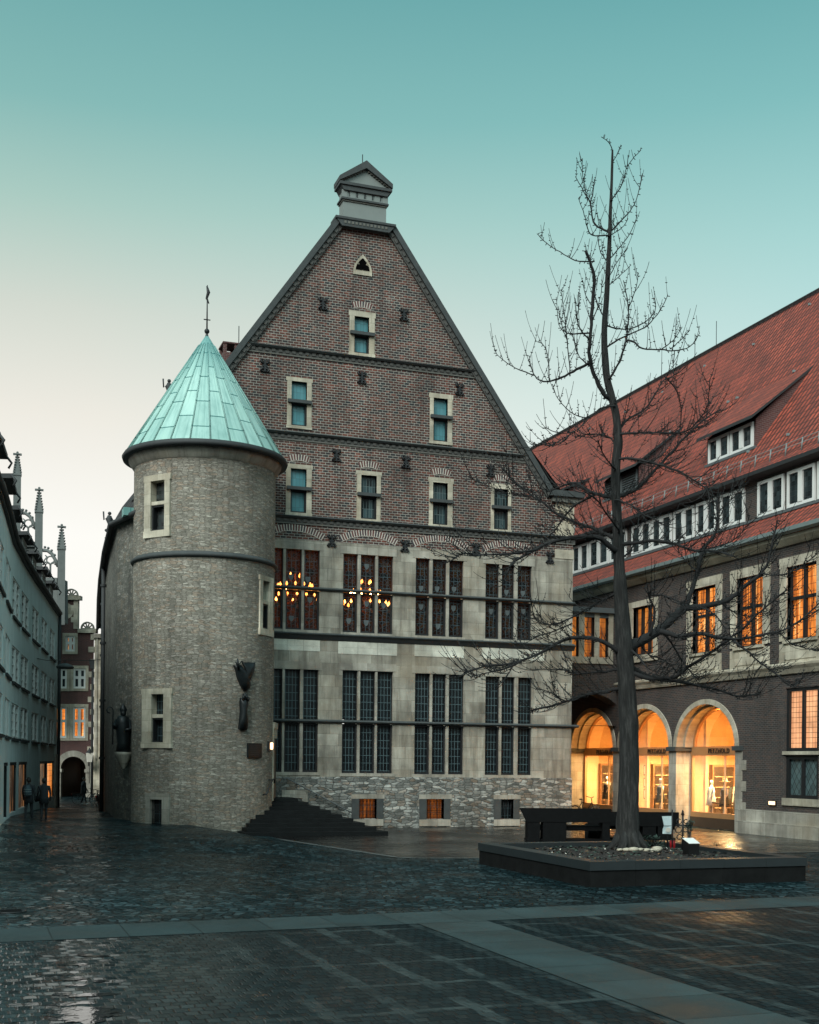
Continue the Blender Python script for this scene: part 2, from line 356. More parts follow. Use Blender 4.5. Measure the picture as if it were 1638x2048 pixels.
def glass(name, base, lead, pu, pv, lw=.016, rough=.12, diamond=False, paint=None, var=.6, leadc=None):
    """leaded pane: dark reflective glass, a lattice of lead cames"""
    k = N(name); v = k.uv(); s = k.n('ShaderNodeSeparateXYZ', {0: v}); U, V = s.outputs[0], s.outputs[1]
    if diamond:
        a = k.math('ADD', k.math('DIVIDE', U, pu), k.math('DIVIDE', V, pv)); b = k.math('SUBTRACT', k.math('DIVIDE', U, pu), k.math('DIVIDE', V, pv)); wa = wb = lw/pu
    else:
        a = k.math('DIVIDE', U, pu); b = k.math('DIVIDE', V, pv); wa = lw/pu; wb = lw/pv
    la = k.math('LESS_THAN', k.math('ABSOLUTE', k.math('SUBTRACT', k.math('FRACT', a), .5)), wa/2*1.0)
    lb = k.math('LESS_THAN', k.math('ABSOLUTE', k.math('SUBTRACT', k.math('FRACT', b), .5)), wb/2*1.0)
    ln = k.math('MAXIMUM', la, lb)
    wn = k.n('ShaderNodeTexWhiteNoise', {0: k.n('ShaderNodeCombineXYZ', {0: k.math('FLOOR', k.math('ADD', a, .5)), 1: k.math('FLOOR', k.math('ADD', b, .5)), 2: 0.}).outputs[0]}, noise_dimensions='2D')
    col = k.mix(wn.outputs[0], [x*(1-var) for x in base], [x*(1+var) for x in base])
    if paint: col = paint(k, v, col)
    col = k.mix(ln, col, lead)
    tilt = k.n('ShaderNodeVectorMath', {0: wn.outputs[1], 1: (.5,.5,.5)}, operation='SUBTRACT')
    nr = k.n('ShaderNodeVectorMath', {0: k.n('ShaderNodeNewGeometry').outputs['Normal'], 1: k.n('ShaderNodeVectorMath', {0: tilt.outputs[0], 1: (.09,.09,.09)}, operation='MULTIPLY').outputs[0]}, operation='ADD')
    nn = k.n('ShaderNodeVectorMath', {0: nr.outputs[0]}, operation='NORMALIZE')
    return k, k.fin(col, k.math('ADD', rough, k.math('MULTIPLY', ln, .4)), nn.outputs[0])
_, M['leaded'] = glass('leaded_glass', (.005,.008,.010), (.08,.13,.142), .155, .34, .021, .32)
_, M['leadtower'] = glass('tower_leaded_glass', (.035,.045,.045), (.02,.02,.02), .16, .16, .02)
_, M['gableglass'] = glass('pale_leaded_glass', (.085,.25,.285), (.05,.14,.16), .16, .42, .016, .25, var=.12)
_, M['gabledark'] = glass('dim_leaded_glass', (.028,.05,.055), (.11,.15,.15), .13, .5, .018, .2, var=.8)
_, M['diamond'] = glass('diamond_glass', (.075,.12,.125), (.012,.014,.015), .30, .42, .03, .3, True, var=.3)
_, M['dormerglass'] = glass('dormer_glass', (.03,.042,.045), (.012,.014,.015), .21, .21, .018, .12)
_, M['farglass'] = glass('street_glass', (.02,.026,.03), (.02,.026,.03), 5., 5., .0, .08)
_, M['leftglass'] = glass('curtained_glass', (.19,.25,.25), (.36,.42,.41), .30, .52, .05, .25, var=.25)

def stained():
    k = N('stained_glass'); v = k.uv()
    vo = k.n('ShaderNodeTexVoronoi', {'Vector': v, 'Scale': 6.5}, voronoi_dimensions='2D'); ed = k.n('ShaderNodeTexVoronoi', {'Vector': v, 'Scale': 6.5}, voronoi_dimensions='2D', feature='DISTANCE_TO_EDGE')
    sep = k.n('ShaderNodeSeparateColor', {0: vo.outputs['Color']})
    tint = k.ramp(sep.outputs[0], [(0.,(.55,.26,.12)),(.3,(.78,.46,.22)),(.5,(.36,.24,.17)),(.7,(.18,.27,.30)),(.85,(.7,.5,.3)),(1.,(.34,.15,.09))], 'CONSTANT')
    s = k.n('ShaderNodeSeparateXYZ', {0: v})
    g = lambda o, p, w: k.math('LESS_THAN', k.math('ABSOLUTE', k.math('SUBTRACT', k.math('FRACT', k.math('DIVIDE', o, p)), .5)), w)
    ln = k.math('MAXIMUM', k.math('LESS_THAN', ed.outputs[0], .028), k.math('MAXIMUM', g(s.outputs[0], .2, .04), g(s.outputs[1], .5, .018)))
    tr = k.n('ShaderNodeBsdfTransparent', {0: k.mix(1., tint, (.62,.55,.5), 'MULTIPLY')})
    col = k.mix(1., tint, (.06,.07,.085), 'MULTIPLY'); col = k.mix(ln, col, (.075,.105,.115))
    k.fin(col, .25)
    ms = k.n('ShaderNodeMixShader', {0: k.math('MAXIMUM', k.math('MULTIPLY', ln, .95), .42)})
    k.t.links.new(tr.outputs[0], ms.inputs[1]); k.t.links.new(k.b.outputs[0], ms.inputs[2]); k.t.links.new(ms.outputs[0], k.out.inputs[0])
    return k.mat
M['stained'] = stained()
def clear():
    k = N('clear_shop_glass'); tr = k.n('ShaderNodeBsdfTransparent', {0: (.96,.97,.95)}); gl = k.n('ShaderNodeBsdfGlossy', {0: (.9,.9,.9), 'Roughness': .03})
    ms = k.n('ShaderNodeMixShader', {0: k.math('MULTIPLY', k.n('ShaderNodeFresnel', {0: 1.45}).outputs[0], .5)})
    k.t.links.new(tr.outputs[0], ms.inputs[1]); k.t.links.new(gl.outputs[0], ms.inputs[2]); k.t.links.new(ms.outputs[0], k.out.inputs[0]); return k.mat
M['clear'] = clear()
def lit(name, cols, st, su=5., pu=.3, pv=.3, lw=.02, lines=True):
    """a lamp-lit window seen from outside: curtains glowing, dark cames"""
    k = N(name); v = k.uv(); s = k.n('ShaderNodeSeparateXYZ', {0: v})
    f = k.noise(k.map(v, (su,.25,1)), 1., 4., .7); c = k.ramp(f, [(.30,cols[0]),(.44,cols[1]),(.56,cols[2]),(.66,cols[3])])
    c = k.mix(.6, c, k.ramp(k.noise(v, .9, 3.), [(.3,.45),(.6,1.15)]), 'MULTIPLY')
    if lines:
        g = lambda o, p, w: k.math('LESS_THAN', k.math('ABSOLUTE', k.math('SUBTRACT', k.math('FRACT', k.math('DIVIDE', o, p)), .5)), w/p/2)
        ln = k.math('MAXIMUM', g(s.outputs[0], pu, lw), g(s.outputs[1], pv, lw)); c = k.mix(k.math('MULTIPLY', ln, .8), c, (.02,.01,.005))
    k.fin((.02,.012,.008), .15); k.set(k.b, 'Emission Color', c); k.set(k.b, 'Emission Strength', st); return k.mat
M['litwin'] = lit('lit_curtain_glass', [(.05,.012,.003),(.36,.085,.012),(.95,.28,.04),(1.,.70,.28)], 1.0, 7.)
M['litpale'] = lit('lit_pale_glass', [(.55,.24,.12),(.8,.36,.17),(.9,.45,.22),(.95,.58,.33)], .95, 1.2, .21, .21, .022)
M['litlow'] = lit('lit_grille_glass', [(.05,.012,.003),(.22,.055,.010),(.50,.13,.02),(.65,.22,.04)], .38, 3., .16, .3, .03)
M['litdim'] = lit('dim_lit_glass', [(.006,.005,.004),(.010,.007,.005),(.05,.02,.008),(1.,.45,.16)], .8, 6., .5, .6, .0, False)
M['litlink'] = lit('lit_link_glass', [(.07,.016,.004),(.20,.055,.012),(.42,.13,.02),(.62,.25,.05)], 1., 2., .2, .3, .02)
def emit(name, col, st):
    k = N(name); k.fin(col, .5); k.set(k.b, 'Emission Color', col); k.set(k.b, 'Emission Strength', st); return k.mat
M['bulb'] = emit('candle_bulb', (1.,.54,.19), 34.)
M['lampwarm'] = emit('warm_lamp', (1.,.62,.34), 2.2)
M['lampwhite'] = emit('white_lamp', (.75,.9,.9), 1.6)
M['redlamp'] = emit('red_tail_lamp', (1.,.08,.05), 3.)
M['shopwall'] = plain('cream_shop_wall', (.74,.54,.31), .8, .14, 1.2)
M['hallwall'] = plain('panelled_hall_wall', (.21,.11,.06), .7, .3, 2.)
M['shopdark'] = plain('dark_shop_fitting', (.055,.035,.022), .6, .3, 4.)
M['fascia'] = plain('brown_fascia', (.36,.19,.08), .55, .2, 3.)
M['letters'] = plain('dark_letters', (.03,.02,.014), .5, .1, 3.)
M['cloth_dark'] = plain('dark_cloth', (.022,.026,.03), .9, .3, 9.)
M['cloth_blue'] = plain('blue_grey_cloth', (.05,.075,.09), .9, .3, 9.)
M['cloth_pale'] = plain('pale_cloth', (.65,.62,.55), .9, .1, 9.)
M['skin'] = plain('skin', (.42,.26,.19), .6, .08, 9.)
M['hair'] = plain('dark_hair', (.02,.016,.013), .7, .3, 20.)
M['rubber'] = plain('black_rubber', (.015,.015,.016), .8)
M['red'] = plain('red_glass', (.35,.015,.02), .35, .2, 9.)
M['paper'] = plain('pale_poster_print', (.55,.66,.68), .7, .22, 14., bump=0)
M['leaf'] = plain('dark_leaves', (.035,.06,.045), .7, .4, 9.)
M['soil'] = None

def bark():
    k = N('grey_brown_bark'); v = k.uv()
    n1 = k.noise(k.map(v, (9.,1.6,1)), 1., 6., .7); n2 = k.noise(v, 1.2, 4.)
    c = k.ramp(n1, [(.3,(.003,.003,.003)),(.48,(.012,.0125,.0125)),(.66,(.046,.047,.046))]); c = k.mix(.5, c, k.ramp(n2, [(.35,(.6,.65,.6)),(.65,(1.2,1.15,1.1))]), 'MULTIPLY')
    return k.fin(c, .9, k.bump(n1, 1., .05))
M['bark'] = bark()
M['twig'] = plain('twig_bark', (.011,.011,.0115), .9, .3, 6.)
def soil():
    k = N('leaf_litter_soil'); v = k.obj(); vo = k.n('ShaderNodeTexVoronoi', {'Vector': v, 'Scale': 14.})
    c = k.ramp(k.n('ShaderNodeSeparateColor', {0: vo.outputs['Color']}).outputs[0], [(0.,(.008,.007,.007)),(.6,(.018,.015,.013)),(.88,(.04,.028,.022)),(1.,(.10,.08,.07))])
    return k.fin(c, .85, k.bump(vo.outputs['Distance'], 1., .05))
M['soil'] = soil()

# wet paving ------------------------------------------------------
def wet_finish(k, col, h, wetmap, r0=.16, r1=.5, st=.8, dist=.03, spec=.5, nrm=None, film=None):
    k.set(k.b, 'Specular Tint', (.42,.84,1.))
    if film is not None:      # a film of rain water lying on the stones
        k.set(k.b, 'Coat Weight', film); k.set(k.b, 'Coat Roughness', .045); k.set(k.b, 'Coat IOR', 1.75)
        k.set(k.b, 'Coat Normal', k.bump(h, st*.42, dist, nrm))
    return k.fin(col, k.math('ADD', r0, k.math('MULTIPLY', wetmap, r1-r0)), k.bump(h, st, dist, nrm), 0., spec)
def wetspec(k, X, n, lo, hi):
    """the paving is wetter towards the alley side of the square"""
    f = k.math('MULTIPLY', k.math('DIVIDE', k.math('SUBTRACT', 7.5, X), 7., clamp=True), k.ramp(n, [(.36,.25),(.6,1.)]))
    return k.math('ADD', lo, k.math('MULTIPLY', f, hi-lo))
def stone_tilt(k, cv, bw, rh, ms, amp):
    """every paving stone is laid a little askew: one random tilt per stone"""
    br = k.n('ShaderNodeTexBrick', {'Vector': cv, 'Color1': (0.,0.,0.), 'Color2': (1.,1.,1.), 'Mortar': (.5,.5,.5), 'Scale': 1., 'Mortar Size': ms, 'Mortar Smooth': .2, 'Brick Width': bw, 'Row Height': rh}, offset=.5)
    r = k.math('MULTIPLY', k.n('ShaderNodeSeparateColor', {0: br.outputs[0]}).outputs[0], 43.)
    tx = k.math('MULTIPLY', k.math('COSINE', r), amp); ty = k.math('MULTIPLY', k.math('SINE', k.math('MULTIPLY', r, 1.7)), amp)
    return k.n('ShaderNodeVectorMath', {0: k.n('ShaderNodeCombineXYZ', {0: tx, 1: ty, 2: 1.}).outputs[0]}, operation='NORMALIZE').outputs[0]
def cobbles_scallop():
    k = N('wet_scallop_cobbles'); v = k.obj(); s = k.n('ShaderNodeSeparateXYZ', {0: v}); X, Y = s.outputs[0], s.outputs[1]
    W = 1.1
    fx = k.math('SUBTRACT', k.math('FRACT', k.math('DIVIDE', X, W)), .5)
    arc = k.math('SUBTRACT', 1., k.math('MULTIPLY', k.math('MULTIPLY', fx, fx), 4.))      # 1 in the middle of each arc, 0 at its feet
    RH = .62
    fy = k.math('SUBTRACT', k.math('FRACT', k.math('DIVIDE', Y, RH)), .5)
    bow = k.math('MULTIPLY', k.math('SUBTRACT', .25, k.math('MULTIPLY', fy, fy)), .55)
    cv = k.n('ShaderNodeCombineXYZ', {0: k.math('SUBTRACT', X, bow), 1: Y, 2: 0.}).outputs[0]
    wob = k.noise(v, 1.3, 3., .6, 1); cv = k.n('ShaderNodeVectorMath', {0: cv, 1: k.n('ShaderNodeVectorMath', {0: wob, 1: (.10,.22,0)}, operation='MULTIPLY').outputs[0]}, operation='ADD').outputs[0]
    vm = k.map(cv, (5.2,2.5,1))
    vo = k.n('ShaderNodeTexVoronoi', {'Vector': vm, 'Scale': 1., 'Randomness': .7}, voronoi_dimensions='2D'); ed = k.n('ShaderNodeTexVoronoi', {'Vector': vm, 'Scale': 1., 'Randomness': .7}, voronoi_dimensions='2D', feature='DISTANCE_TO_EDGE')
    top = k.ramp(ed.outputs[0], [(0.,0.),(.16,1.)]); sep = k.n('ShaderNodeSeparateColor', {0: vo.outputs['Color']})
    n1 = k.noise(v, .22, 4., .6); n2 = k.noise(v, 9., 4., .65)
    c = k.ramp(sep.outputs[2], [(0.,(.005,.013,.0155)),(.6,(.014,.031,.036)),(1.,(.038,.066,.074))])
    c = k.mix(top, (.001,.0015,.002), c)
    c = k.mix(.8, c, k.ramp(n1, [(.3,.5),(.7,1.25)]), 'MULTIPLY'); c = k.mix(.6, c, k.ramp(n2, [(.3,.5),(.7,1.4)]), 'MULTIPLY')
    h = k.math('ADD', top, k.math('MULTIPLY', n2, .5))
    tl = k.n('ShaderNodeVectorMath', {0: k.n('ShaderNodeVectorMath', {0: vo.outputs['Color'], 1: (.5,.5,.5)}, operation='SUBTRACT').outputs[0], 1: (.22,.22,0.)}, operation='MULTIPLY').outputs[0]
    nm = k.n('ShaderNodeVectorMath', {0: k.n('ShaderNodeVectorMath', {0: tl, 1: (0.,0.,1.)}, operation='ADD').outputs[0]}, operation='NORMALIZE').outputs[0]
    return wet_finish(k, c, h, k.ramp(n1, [(.40,0.),(.60,1.)]), .2, .5, .9, .026, .04, nm, k.math('MULTIPLY', wetspec(k, X, n1, .02, 1.), k.ramp(k.noise(v, .55, 3., .6), [(.42,.15),(.6,1.)])))
M['scallop'] = cobbles_scallop()
def paving_rows():
    k = N('wet_row_cobbles'); v = k.obj(); s = k.n('ShaderNodeSeparateXYZ', {0: v}); X, Y = s.outputs[0], s.outputs[1]
    wob = k.noise(v, 1.1, 3., .6, 1); cv = k.n('ShaderNodeVectorMath', {0: v, 1: k.n('ShaderNodeVectorMath', {0: wob, 1: (.17,.20,0)}, operation='MULTIPLY').outputs[0]}, operation='ADD').outputs[0]
    br = k.n('ShaderNodeTexBrick', {'Vector': cv, 'Color1': (.0055,.0125,.015), 'Color2': (.017,.031,.035), 'Mortar': (.003,.003,.004), 'Scale': 1., 'Mortar Size': .020, 'Mortar Smooth': .8, 'Brick Width': .17, 'Row Height': .22}, offset=.5)
    g = lambda o, p, w, off: k.math('LESS_THAN', k.math('ABSOLUTE', k.math('SUBTRACT', k.math('FRACT', k.math('ADD', k.math('DIVIDE', o, p), off)), .5)), w/p/2)
    cs = k.n('ShaderNodeSeparateXYZ', {0: cv})
    lx = g(cs.outputs[0], .92, .20, .1); ly = g(cs.outputs[1], 1.72, .14, .35); line = k.math('MAXIMUM', lx, ly)
    n1 = k.noise(v, .16, 4., .6); n2 = k.noise(v, 8., 4., .65); n3 = k.noise(v, .9, 4., .7)
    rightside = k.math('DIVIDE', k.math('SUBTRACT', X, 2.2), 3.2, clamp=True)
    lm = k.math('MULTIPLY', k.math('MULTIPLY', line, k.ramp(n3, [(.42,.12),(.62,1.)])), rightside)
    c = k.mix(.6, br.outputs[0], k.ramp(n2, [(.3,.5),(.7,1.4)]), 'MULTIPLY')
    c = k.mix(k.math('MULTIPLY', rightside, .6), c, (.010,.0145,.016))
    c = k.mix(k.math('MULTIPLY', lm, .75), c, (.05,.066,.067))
    wetn = k.math('ADD', k.ramp(n1, [(.35,0.),(.65,1.)]), k.math('MULTIPLY', rightside, .35))
    cell = k.noise(k.map(cv, (5.2,3.7,1)), 1., 1., .5)
    h = k.math('ADD', k.math('SUBTRACT', 1., br.outputs[1]), k.math('ADD', k.math('MULTIPLY', n2, .5), k.math('MULTIPLY', cell, .5)))
    h = k.math('ADD', h, k.math('MULTIPLY', lm, .3))
    return wet_finish(k, c, h, wetn, .18, .55, .8, .024, .03, stone_tilt(k, cv, .17, .22, .018, .075), k.math('MULTIPLY', wetspec(k, X, n1, .0, 1.), k.ramp(k.noise(v, .9, 3., .6), [(.34,.5),(.52,1.)])))
M['rows'] = paving_rows()
def granite():
    k = N('wet_granite_slab'); v = k.uv()
    br = k.n('ShaderNodeTexBrick', {'Vector': v, 'Color1': (.028,.046,.049), 'Color2': (.046,.068,.071), 'Mortar': (.012,.017,.018), 'Scale': 1., 'Mortar Size': .012, 'Mortar Smooth': .2, 'Brick Width': 1.25, 'Row Height': 5.}, offset=0.)
    n1 = k.noise(v, .5, 4., .6); n2 = k.noise(v, 40., 3., .7)
    c = k.mix(.75, br.outputs[0], k.ramp(n1, [(.3,.35),(.7,1.3)]), 'MULTIPLY'); c = k.mix(.8, c, k.ramp(n2, [(.3,.5),(.7,1.4)]), 'MULTIPLY')
    return k.fin(c, k.ramp(n1, [(.35,.38),(.65,.65)]), k.bump(k.math('ADD', n2, k.math('MULTIPLY', br.outputs[1], -2.)), .35, .012), 0., .14)
M['granite'] = granite()
def water():
    k = N('rain_puddle'); return k.fin((.006,.010,.012), .06, k.bump(k.noise(k.obj(), 5., 3.), .25, .012), 0., 1.)
M['water'] = water()
def court():
    k = N('wet_court_pavers'); v = k.obj()
    br = k.n('ShaderNodeTexBrick', {'Vector': v, 'Color1': (.011,.009,.0085), 'Color2': (.007,.0075,.008), 'Mortar': (.008,.007,.007), 'Scale': 1., 'Mortar Size': .01, 'Mortar Smooth': .4, 'Brick Width': .42, 'Row Height': .21}, offset=.5)
    n1 = k.noise(v, .3, 4., .6); n2 = k.noise(v, 9., 4.)
    c = k.mix(.6, br.outputs[0], k.ramp(n2, [(.3,.6),(.7,1.3)]), 'MULTIPLY')
    h = k.math('ADD', k.math('SUBTRACT', 1., br.outputs[1]), k.math('MULTIPLY', n2, .6))
    return wet_finish(k, c, h, k.ramp(n1, [(.35,0.),(.65,1.)]), .13, .34, .4, .015, k.math('ADD', .22, k.math('MULTIPLY', k.math('DIVIDE', k.math('SUBTRACT', k.n('ShaderNodeSeparateXYZ', {0: v}).outputs[0], 24.), 3., clamp=True), .55)), stone_tilt(k, v, .42, .21, .01, .05))
M['court'] = court()
M['stepstone'] = plain('dark_wet_step_stone', (.009,.0105,.011), .6, .75, 2.5, bump=.4, spec=.15)
M['planter'] = plain('dark_wet_planter_stone', (.0085,.009,.0092), .8, .85, 2.2, bump=.5, spec=.1)
M['coping'] = plain('wet_coping_stone', (.018,.023,.025), .42, .3, 3.)
M['kerb'] = plain('kerb_stone', (.08,.09,.09), .5, .3, 3.)
# ------------------------------------------------------------------ TOWN HALL
FY = 52.5                                  # facade plane
PF = Pl((0, FY), (1, 0), (0, 1))
U = lambda x, y: onY(x, y, FY)             # pixel -> (u, z) on the facade
def rect(x0, y0, x1, y1, f=U):
    a = f(x0, y0); b = f(x1, y1); c = f(x0, y1); d = f(x1, y0)
    u0 = (a[0]+c[0])/2; u1 = (b[0]+d[0])/2; z1 = (a[1]+d[1])/2; z0 = (b[1]+c[1])/2
    return (min(u0,u1), max(u0,u1), z0, z1)
hall = thing('town_hall', 'tall red brick town hall gable with stone lower storeys and four tall triple windows', 'building', (16.2, FY, 0))
HL, HR = 6.9, 26.65                        # left edge (inside the tower) and right corner
Zb = 12.62; Zr = 2.27; Ztop = 26.75
gl, gr = (7.15, 15.55), (25.43, 15.55)     # feet of the gable slopes
tl, tr_ = (15.02, Ztop), (17.42, Ztop)
# window measurements: (lights, top, bottom)
hallwin_up = [((535,566),(571.5,603),(608,639),1098,1259), ((686,715),(721,750.5),(755.7,785.8),1110,1266.5), ((830.8,858.8),(864.6,892.7),(897.9,926.5),1119,1273), ((970.5,998),(1003,1028.6),(1034.9,1063),1130,1279.5)]
hallwin_lo = [((533,564),(568.7,599.5),(605.6,636),1338,1544), ((684,714.5),(719.5,749.7),(754,785),1342,1546.5), ((829,859.4),(864,891.6),(897,927),1348,1548.6), ((970,998.5),(1002.7,1028.6),(1035.5,1063),1354,1550)]
small = [  # outer x0,y0,x1,y1 ; opening ; ledge y ; glass
 ((698.7,623,749,713.5),(708.5,634,737.8,707),668,'gableglass'),
 ((574,755.7,623,858),(582.6,763.5,613.6,852),804,'gableglass'),
 ((859.4,788,904,889),(866.7,797,895,883),834.8,'gableglass'),
 ((571.6,929,623,1031.6),(581,937.6,612.7,1025.5),977.4,'gableglass'),
 ((713,942.5,761,1044),(721.8,951,753,1038.5),990,'gabledark'),
 ((857.7,956,905,1053),(865.5,965.7,895,1049.7),1002.8,'gabledark'),
 ((981.4,968.6,1021.8,1062.6),(987.6,978,1015.6,1059.5),1015.5,'gabledark')]
def triple_rect(w):
    return rect(w[0][0], w[3], w[2][1], w[4])
Rup = [triple_rect(w) for w in hallwin_up]; Rlo = [triple_rect(w) for w in hallwin_lo]
Rsm = [rect(*s[1]) for s in small]
# brick gable
b = MB()
tre = U(725, 532)
gh = [r+(.3,) for r in Rsm]
wall(b, PF, [(HL,Zb),(HR,Zb),(HR,gr[1]),(HL,gl[1])], [h[:4]+(0.,) for h in gh])
wall(b, PF, [gl,gr,tr_,tl], gh)
b.face([PF(HR,Zb,0),PF(HR,Zb,.6),PF(HR,gr[1],.6),PF(HR,gr[1],0)], [(0,Zb),(.6,Zb),(.6,gr[1]),(0,gr[1])])
b.build('gable_wall', M['brick'], hall)
# ashlar storeys
b = MB(); wall(b, PF, [(HL,Zr),(HR,Zr),(HR,Zb),(HL,Zb)], [r+(.34,) for r in Rup+Rlo], d=-.02)
b.face([PF(HL,Zb,-.02),PF(HR,Zb,-.02),PF(HR,Zb,0),PF(HL,Zb,0)])
b.build('stone_wall', M['ashlar'], hall)
# rubble plinth with cellar windows
cel = [rect(716,1598,751,1637), rect(850.5,1598.5,885.5,1637.5), rect(999,1599,1024,1637.5)]
b = MB(); wall(b, PF, [(HL,-.3),(HR,-.3),(HR,Zr),(HL,Zr)], [r+(.4,) for r in cel], d=-.14)
b.face([PF(HL,Zr,-.14),PF(HR,Zr,-.14),PF(HR,Zr,-.02),PF(HL,Zr,-.02)]); b.face([PF(HR,-.3,-.14),PF(HR,-.3,.3),PF(HR,Zr,.3),PF(HR,Zr,-.14)])
b.build('rubble_plinth', M['plinth'], hall)
# cellar windows
for i, r in enumerate(cel):
    u0,u1,z0,z1 = r; f = MB()
    f.pbox(PF, u0-.34, u0, z0-.02, z1+.02, -.185, .2, 1); f.pbox(PF, u1, u1+.30, z0-.02, z1+.02, -.185, .2, 1)
    f.pbox(PF, u0-.34, u1+.32, z0-.32, z0-.02, -.19, .2); f.pbox(PF, u0-.36, u1+.36, z1+.02, z1+.22, -.187, .2)
    w = f.build('cellar_window', [M['stonegrey'], M['trimdark']], hall)
    if i < 2: w['label'] = 'cellar window with lit orange pane behind iron grille'
    p = MB(); p.face([PF(u0,z0,.15),PF(u1,z0,.15),PF(u1,z1,.15),PF(u0,z1,.15)], [(u0,z0),(u1,z0),(u1,z1),(u0,z1)])
    p.build('pane', M['litlow'] if i < 2 else M['leaded'], w)
    g = MB()
    for k in range(5):
        uu = u0+(u1-u0)*(k+.5)/5; g.tube([PF(uu,z0,-.02), PF(uu,z1,-.02)], .014, 5)
    if i < 2:
        for k in range(5):
            uu = u0+(u1-u0)*(k+.5)/5
            for q in range(3):
                zz = z0+(z1-z0)*(q+.5)/3; g.tube([PF(uu-.06,zz+.1,-.02),PF(uu,zz,-.02),PF(uu+.06,zz+.1,-.02)], .01, 4)
    for q in (1,2): zz = z0+(z1-z0)*q/3; g.tube([PF(u0,zz,-.02),PF(u1,zz,-.02)], .012, 4)
    g.build('grille', M['iron'], w)
# walled-up cellar opening by the stairs
r = rect(577,1596,602,1640); f = MB(); f.pbox(PF, r[0]-.35, r[1]+.25, r[3], r[3]+.35, -.19, .1); f.pbox(PF, r[1], r[1]+.25, 0, r[3], -.188, .1); f.pbox(PF, r[0]-.05, r[1], 0, r[3], -.13, .1)
f.build('blocked_opening', M['stonegrey'], hall)
# side wall along the alley, gently curved
side = [(6.45,50.9),(6.3,51.6),(5.72,54.1),(6.16,61.7),(6.85,71.),(7.6,80.),(9.2,98.)]
b = MB()
for i in range(len(side)-1):
    (x0,y0),(x1,y1) = side[i],side[i+1]; z1 = 13.2
    b.face([(x0,y0,-.3),(x1,y1,-.3),(x1,y1,z1),(x0,y0,z1)], [(y0,-.3),(y1,-.3),(y1,z1),(y0,z1)])
b.face([(HR,FY,-.3),(HR,FY+38,-.3),(HR,FY+38,15.5),(HR,FY,15.5)])
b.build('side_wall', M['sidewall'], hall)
# roof: two slopes with a broad eave over the alley
b = MB()
ridge = (16.2, 27.2)
for i in range(len(side)-1):
    (x0,y0),(x1,y1) = side[i],side[i+1]
    b.face([(x0-.2,y0,13.05),(x1-.2,y1,13.05),(x1+.2,y1,13.8),(x0+.2,y0,13.8)], [(y0,0),(y1,0),(y1,.8),(y0,.8)])
    if y1 > 53.2:
        ya_ = max(y0,53.1); xa_ = x0+(x1-x0)*(ya_-y0)/(y1-y0)
        b.face([(xa_+.2,ya_,13.8),(x1+.2,y1,13.8),(ridge[0]+(x1-6.),y1,ridge[1]),(ridge[0]+(xa_-6.),ya_,ridge[1])], [(ya_,.8),(y1,.8),(y1,17),(ya_,17)])
    b.face([(x0-.2,y0,13.05),(x1-.2,y1,13.05),(x1,y1,13.0),(x0,y0,13.0)])
b.face([(HR+.3,FY+.5,15.2),(HR+.3,98,15.2),(ridge[0],98,ridge[1]),(ridge[0],FY+.6,ridge[1])], [(0,0),(45,0),(45,17),(0,17)])
b.face([(9.2,98,0),(HR,98,0),(HR,98,15.2),(ridge[0]+3,98,ridge[1]),(9.2,98,13.)])
rf = b.build('roof', M['tilesdark'], hall)
b = MB()
b.tube([(x-.26,y,13.02) for x,y in side], .12, 8); b.build('gutter', M['slate'], hall)
b = MB(); b.box(5.72,6.5,51.7,52.4,13.0,13.32); b.build('eave_flashing', M['copper'], hall)
b = MB()
for (px,yy) in ((210.5,66.),(206.5,74.)):
    x = 6.3 if yy < 70 else 7.05
    b.tube([(x,yy,0),(x,yy,12.9)], .11, 8); 
    for z in (3,6,9,12): b.lathe([(.16,-.06),(.16,.06)], (x,yy,z), 8)
b.build('downpipe', M['slate'], hall)
# string courses / ledges
def course(name, z, u0, u1, kind):
    m = MB()
    if kind == 'string':        # dark weathered drip mould over a dentilled frieze
        m.pprism(Pl((0,FY),(0,1),(1,0)), [(-.17,z+.0),(0,z+.08),(0,z-.09),(-.10,z-.08)], u0, u1, 0)
        m.pbox(PF, u0, u1, z-.29, z-.09, -.025, .05, 2)
        n = int((u1-u0)/.3)
        for k in range(n): m.pbox(PF, u0+k*.3, u0+k*.3+.16, z-.22, z-.09, -.06, -.025, 2)
        m.pbox(PF, u0, u1, z-.33, z-.29, -.04, .05, 1)
    elif kind == 'ledge':
        m.pprism(Pl((0,FY),(0,1),(1,0)), [(-.15,z-.03),(-.02,z+.05),(-.02,z-.10),(-.10,z-.09)], u0, u1, 0)
    elif kind == 'sill':
        m.pprism(Pl((0,FY),(0,1),(1,0)), [(-.22,z+.0),(-.02,z+.08),(-.02,z-.05),(-.18,z-.05)], u0, u1, 0)
        m.pprism(Pl((0,FY),(0,1),(1,0)), [(-.16,z-.05),(-.02,z-.05),(-.02,z-.24),(-.06,z-.23)], u0, u1, 2)
    return m.build(name, [M['trimdark'], M['moulding'], M['slate'] if kind != 'string' else M['verge']], hall)
gx = lambda z, side: (gl[0]+(tl[0]-gl[0])*(z-gl[1])/(tl[1]-gl[1])) if side < 0 else (gr[0]+(tr_[0]-gr[0])*(z-gr[1])/(tr_[1]-gr[1]))
course('string_course', 20.93, gx(20.93,-1)-.1, gx(20.93,1)+.1, 'string')
course('string_course', 17.27, gx(17.27,-1)-.1, gx(17.27,1)+.1, 'string')
course('string_course', 13.63, HL, HR+.1, 'string')
course('transom_ledge', 10.55, HL, HR+.1, 'ledge')
course('transom_ledge', 4.74, HL, HR+.35, 'ledge')
course('sill_course', 8.52, HL, HR+.1, 'sill')
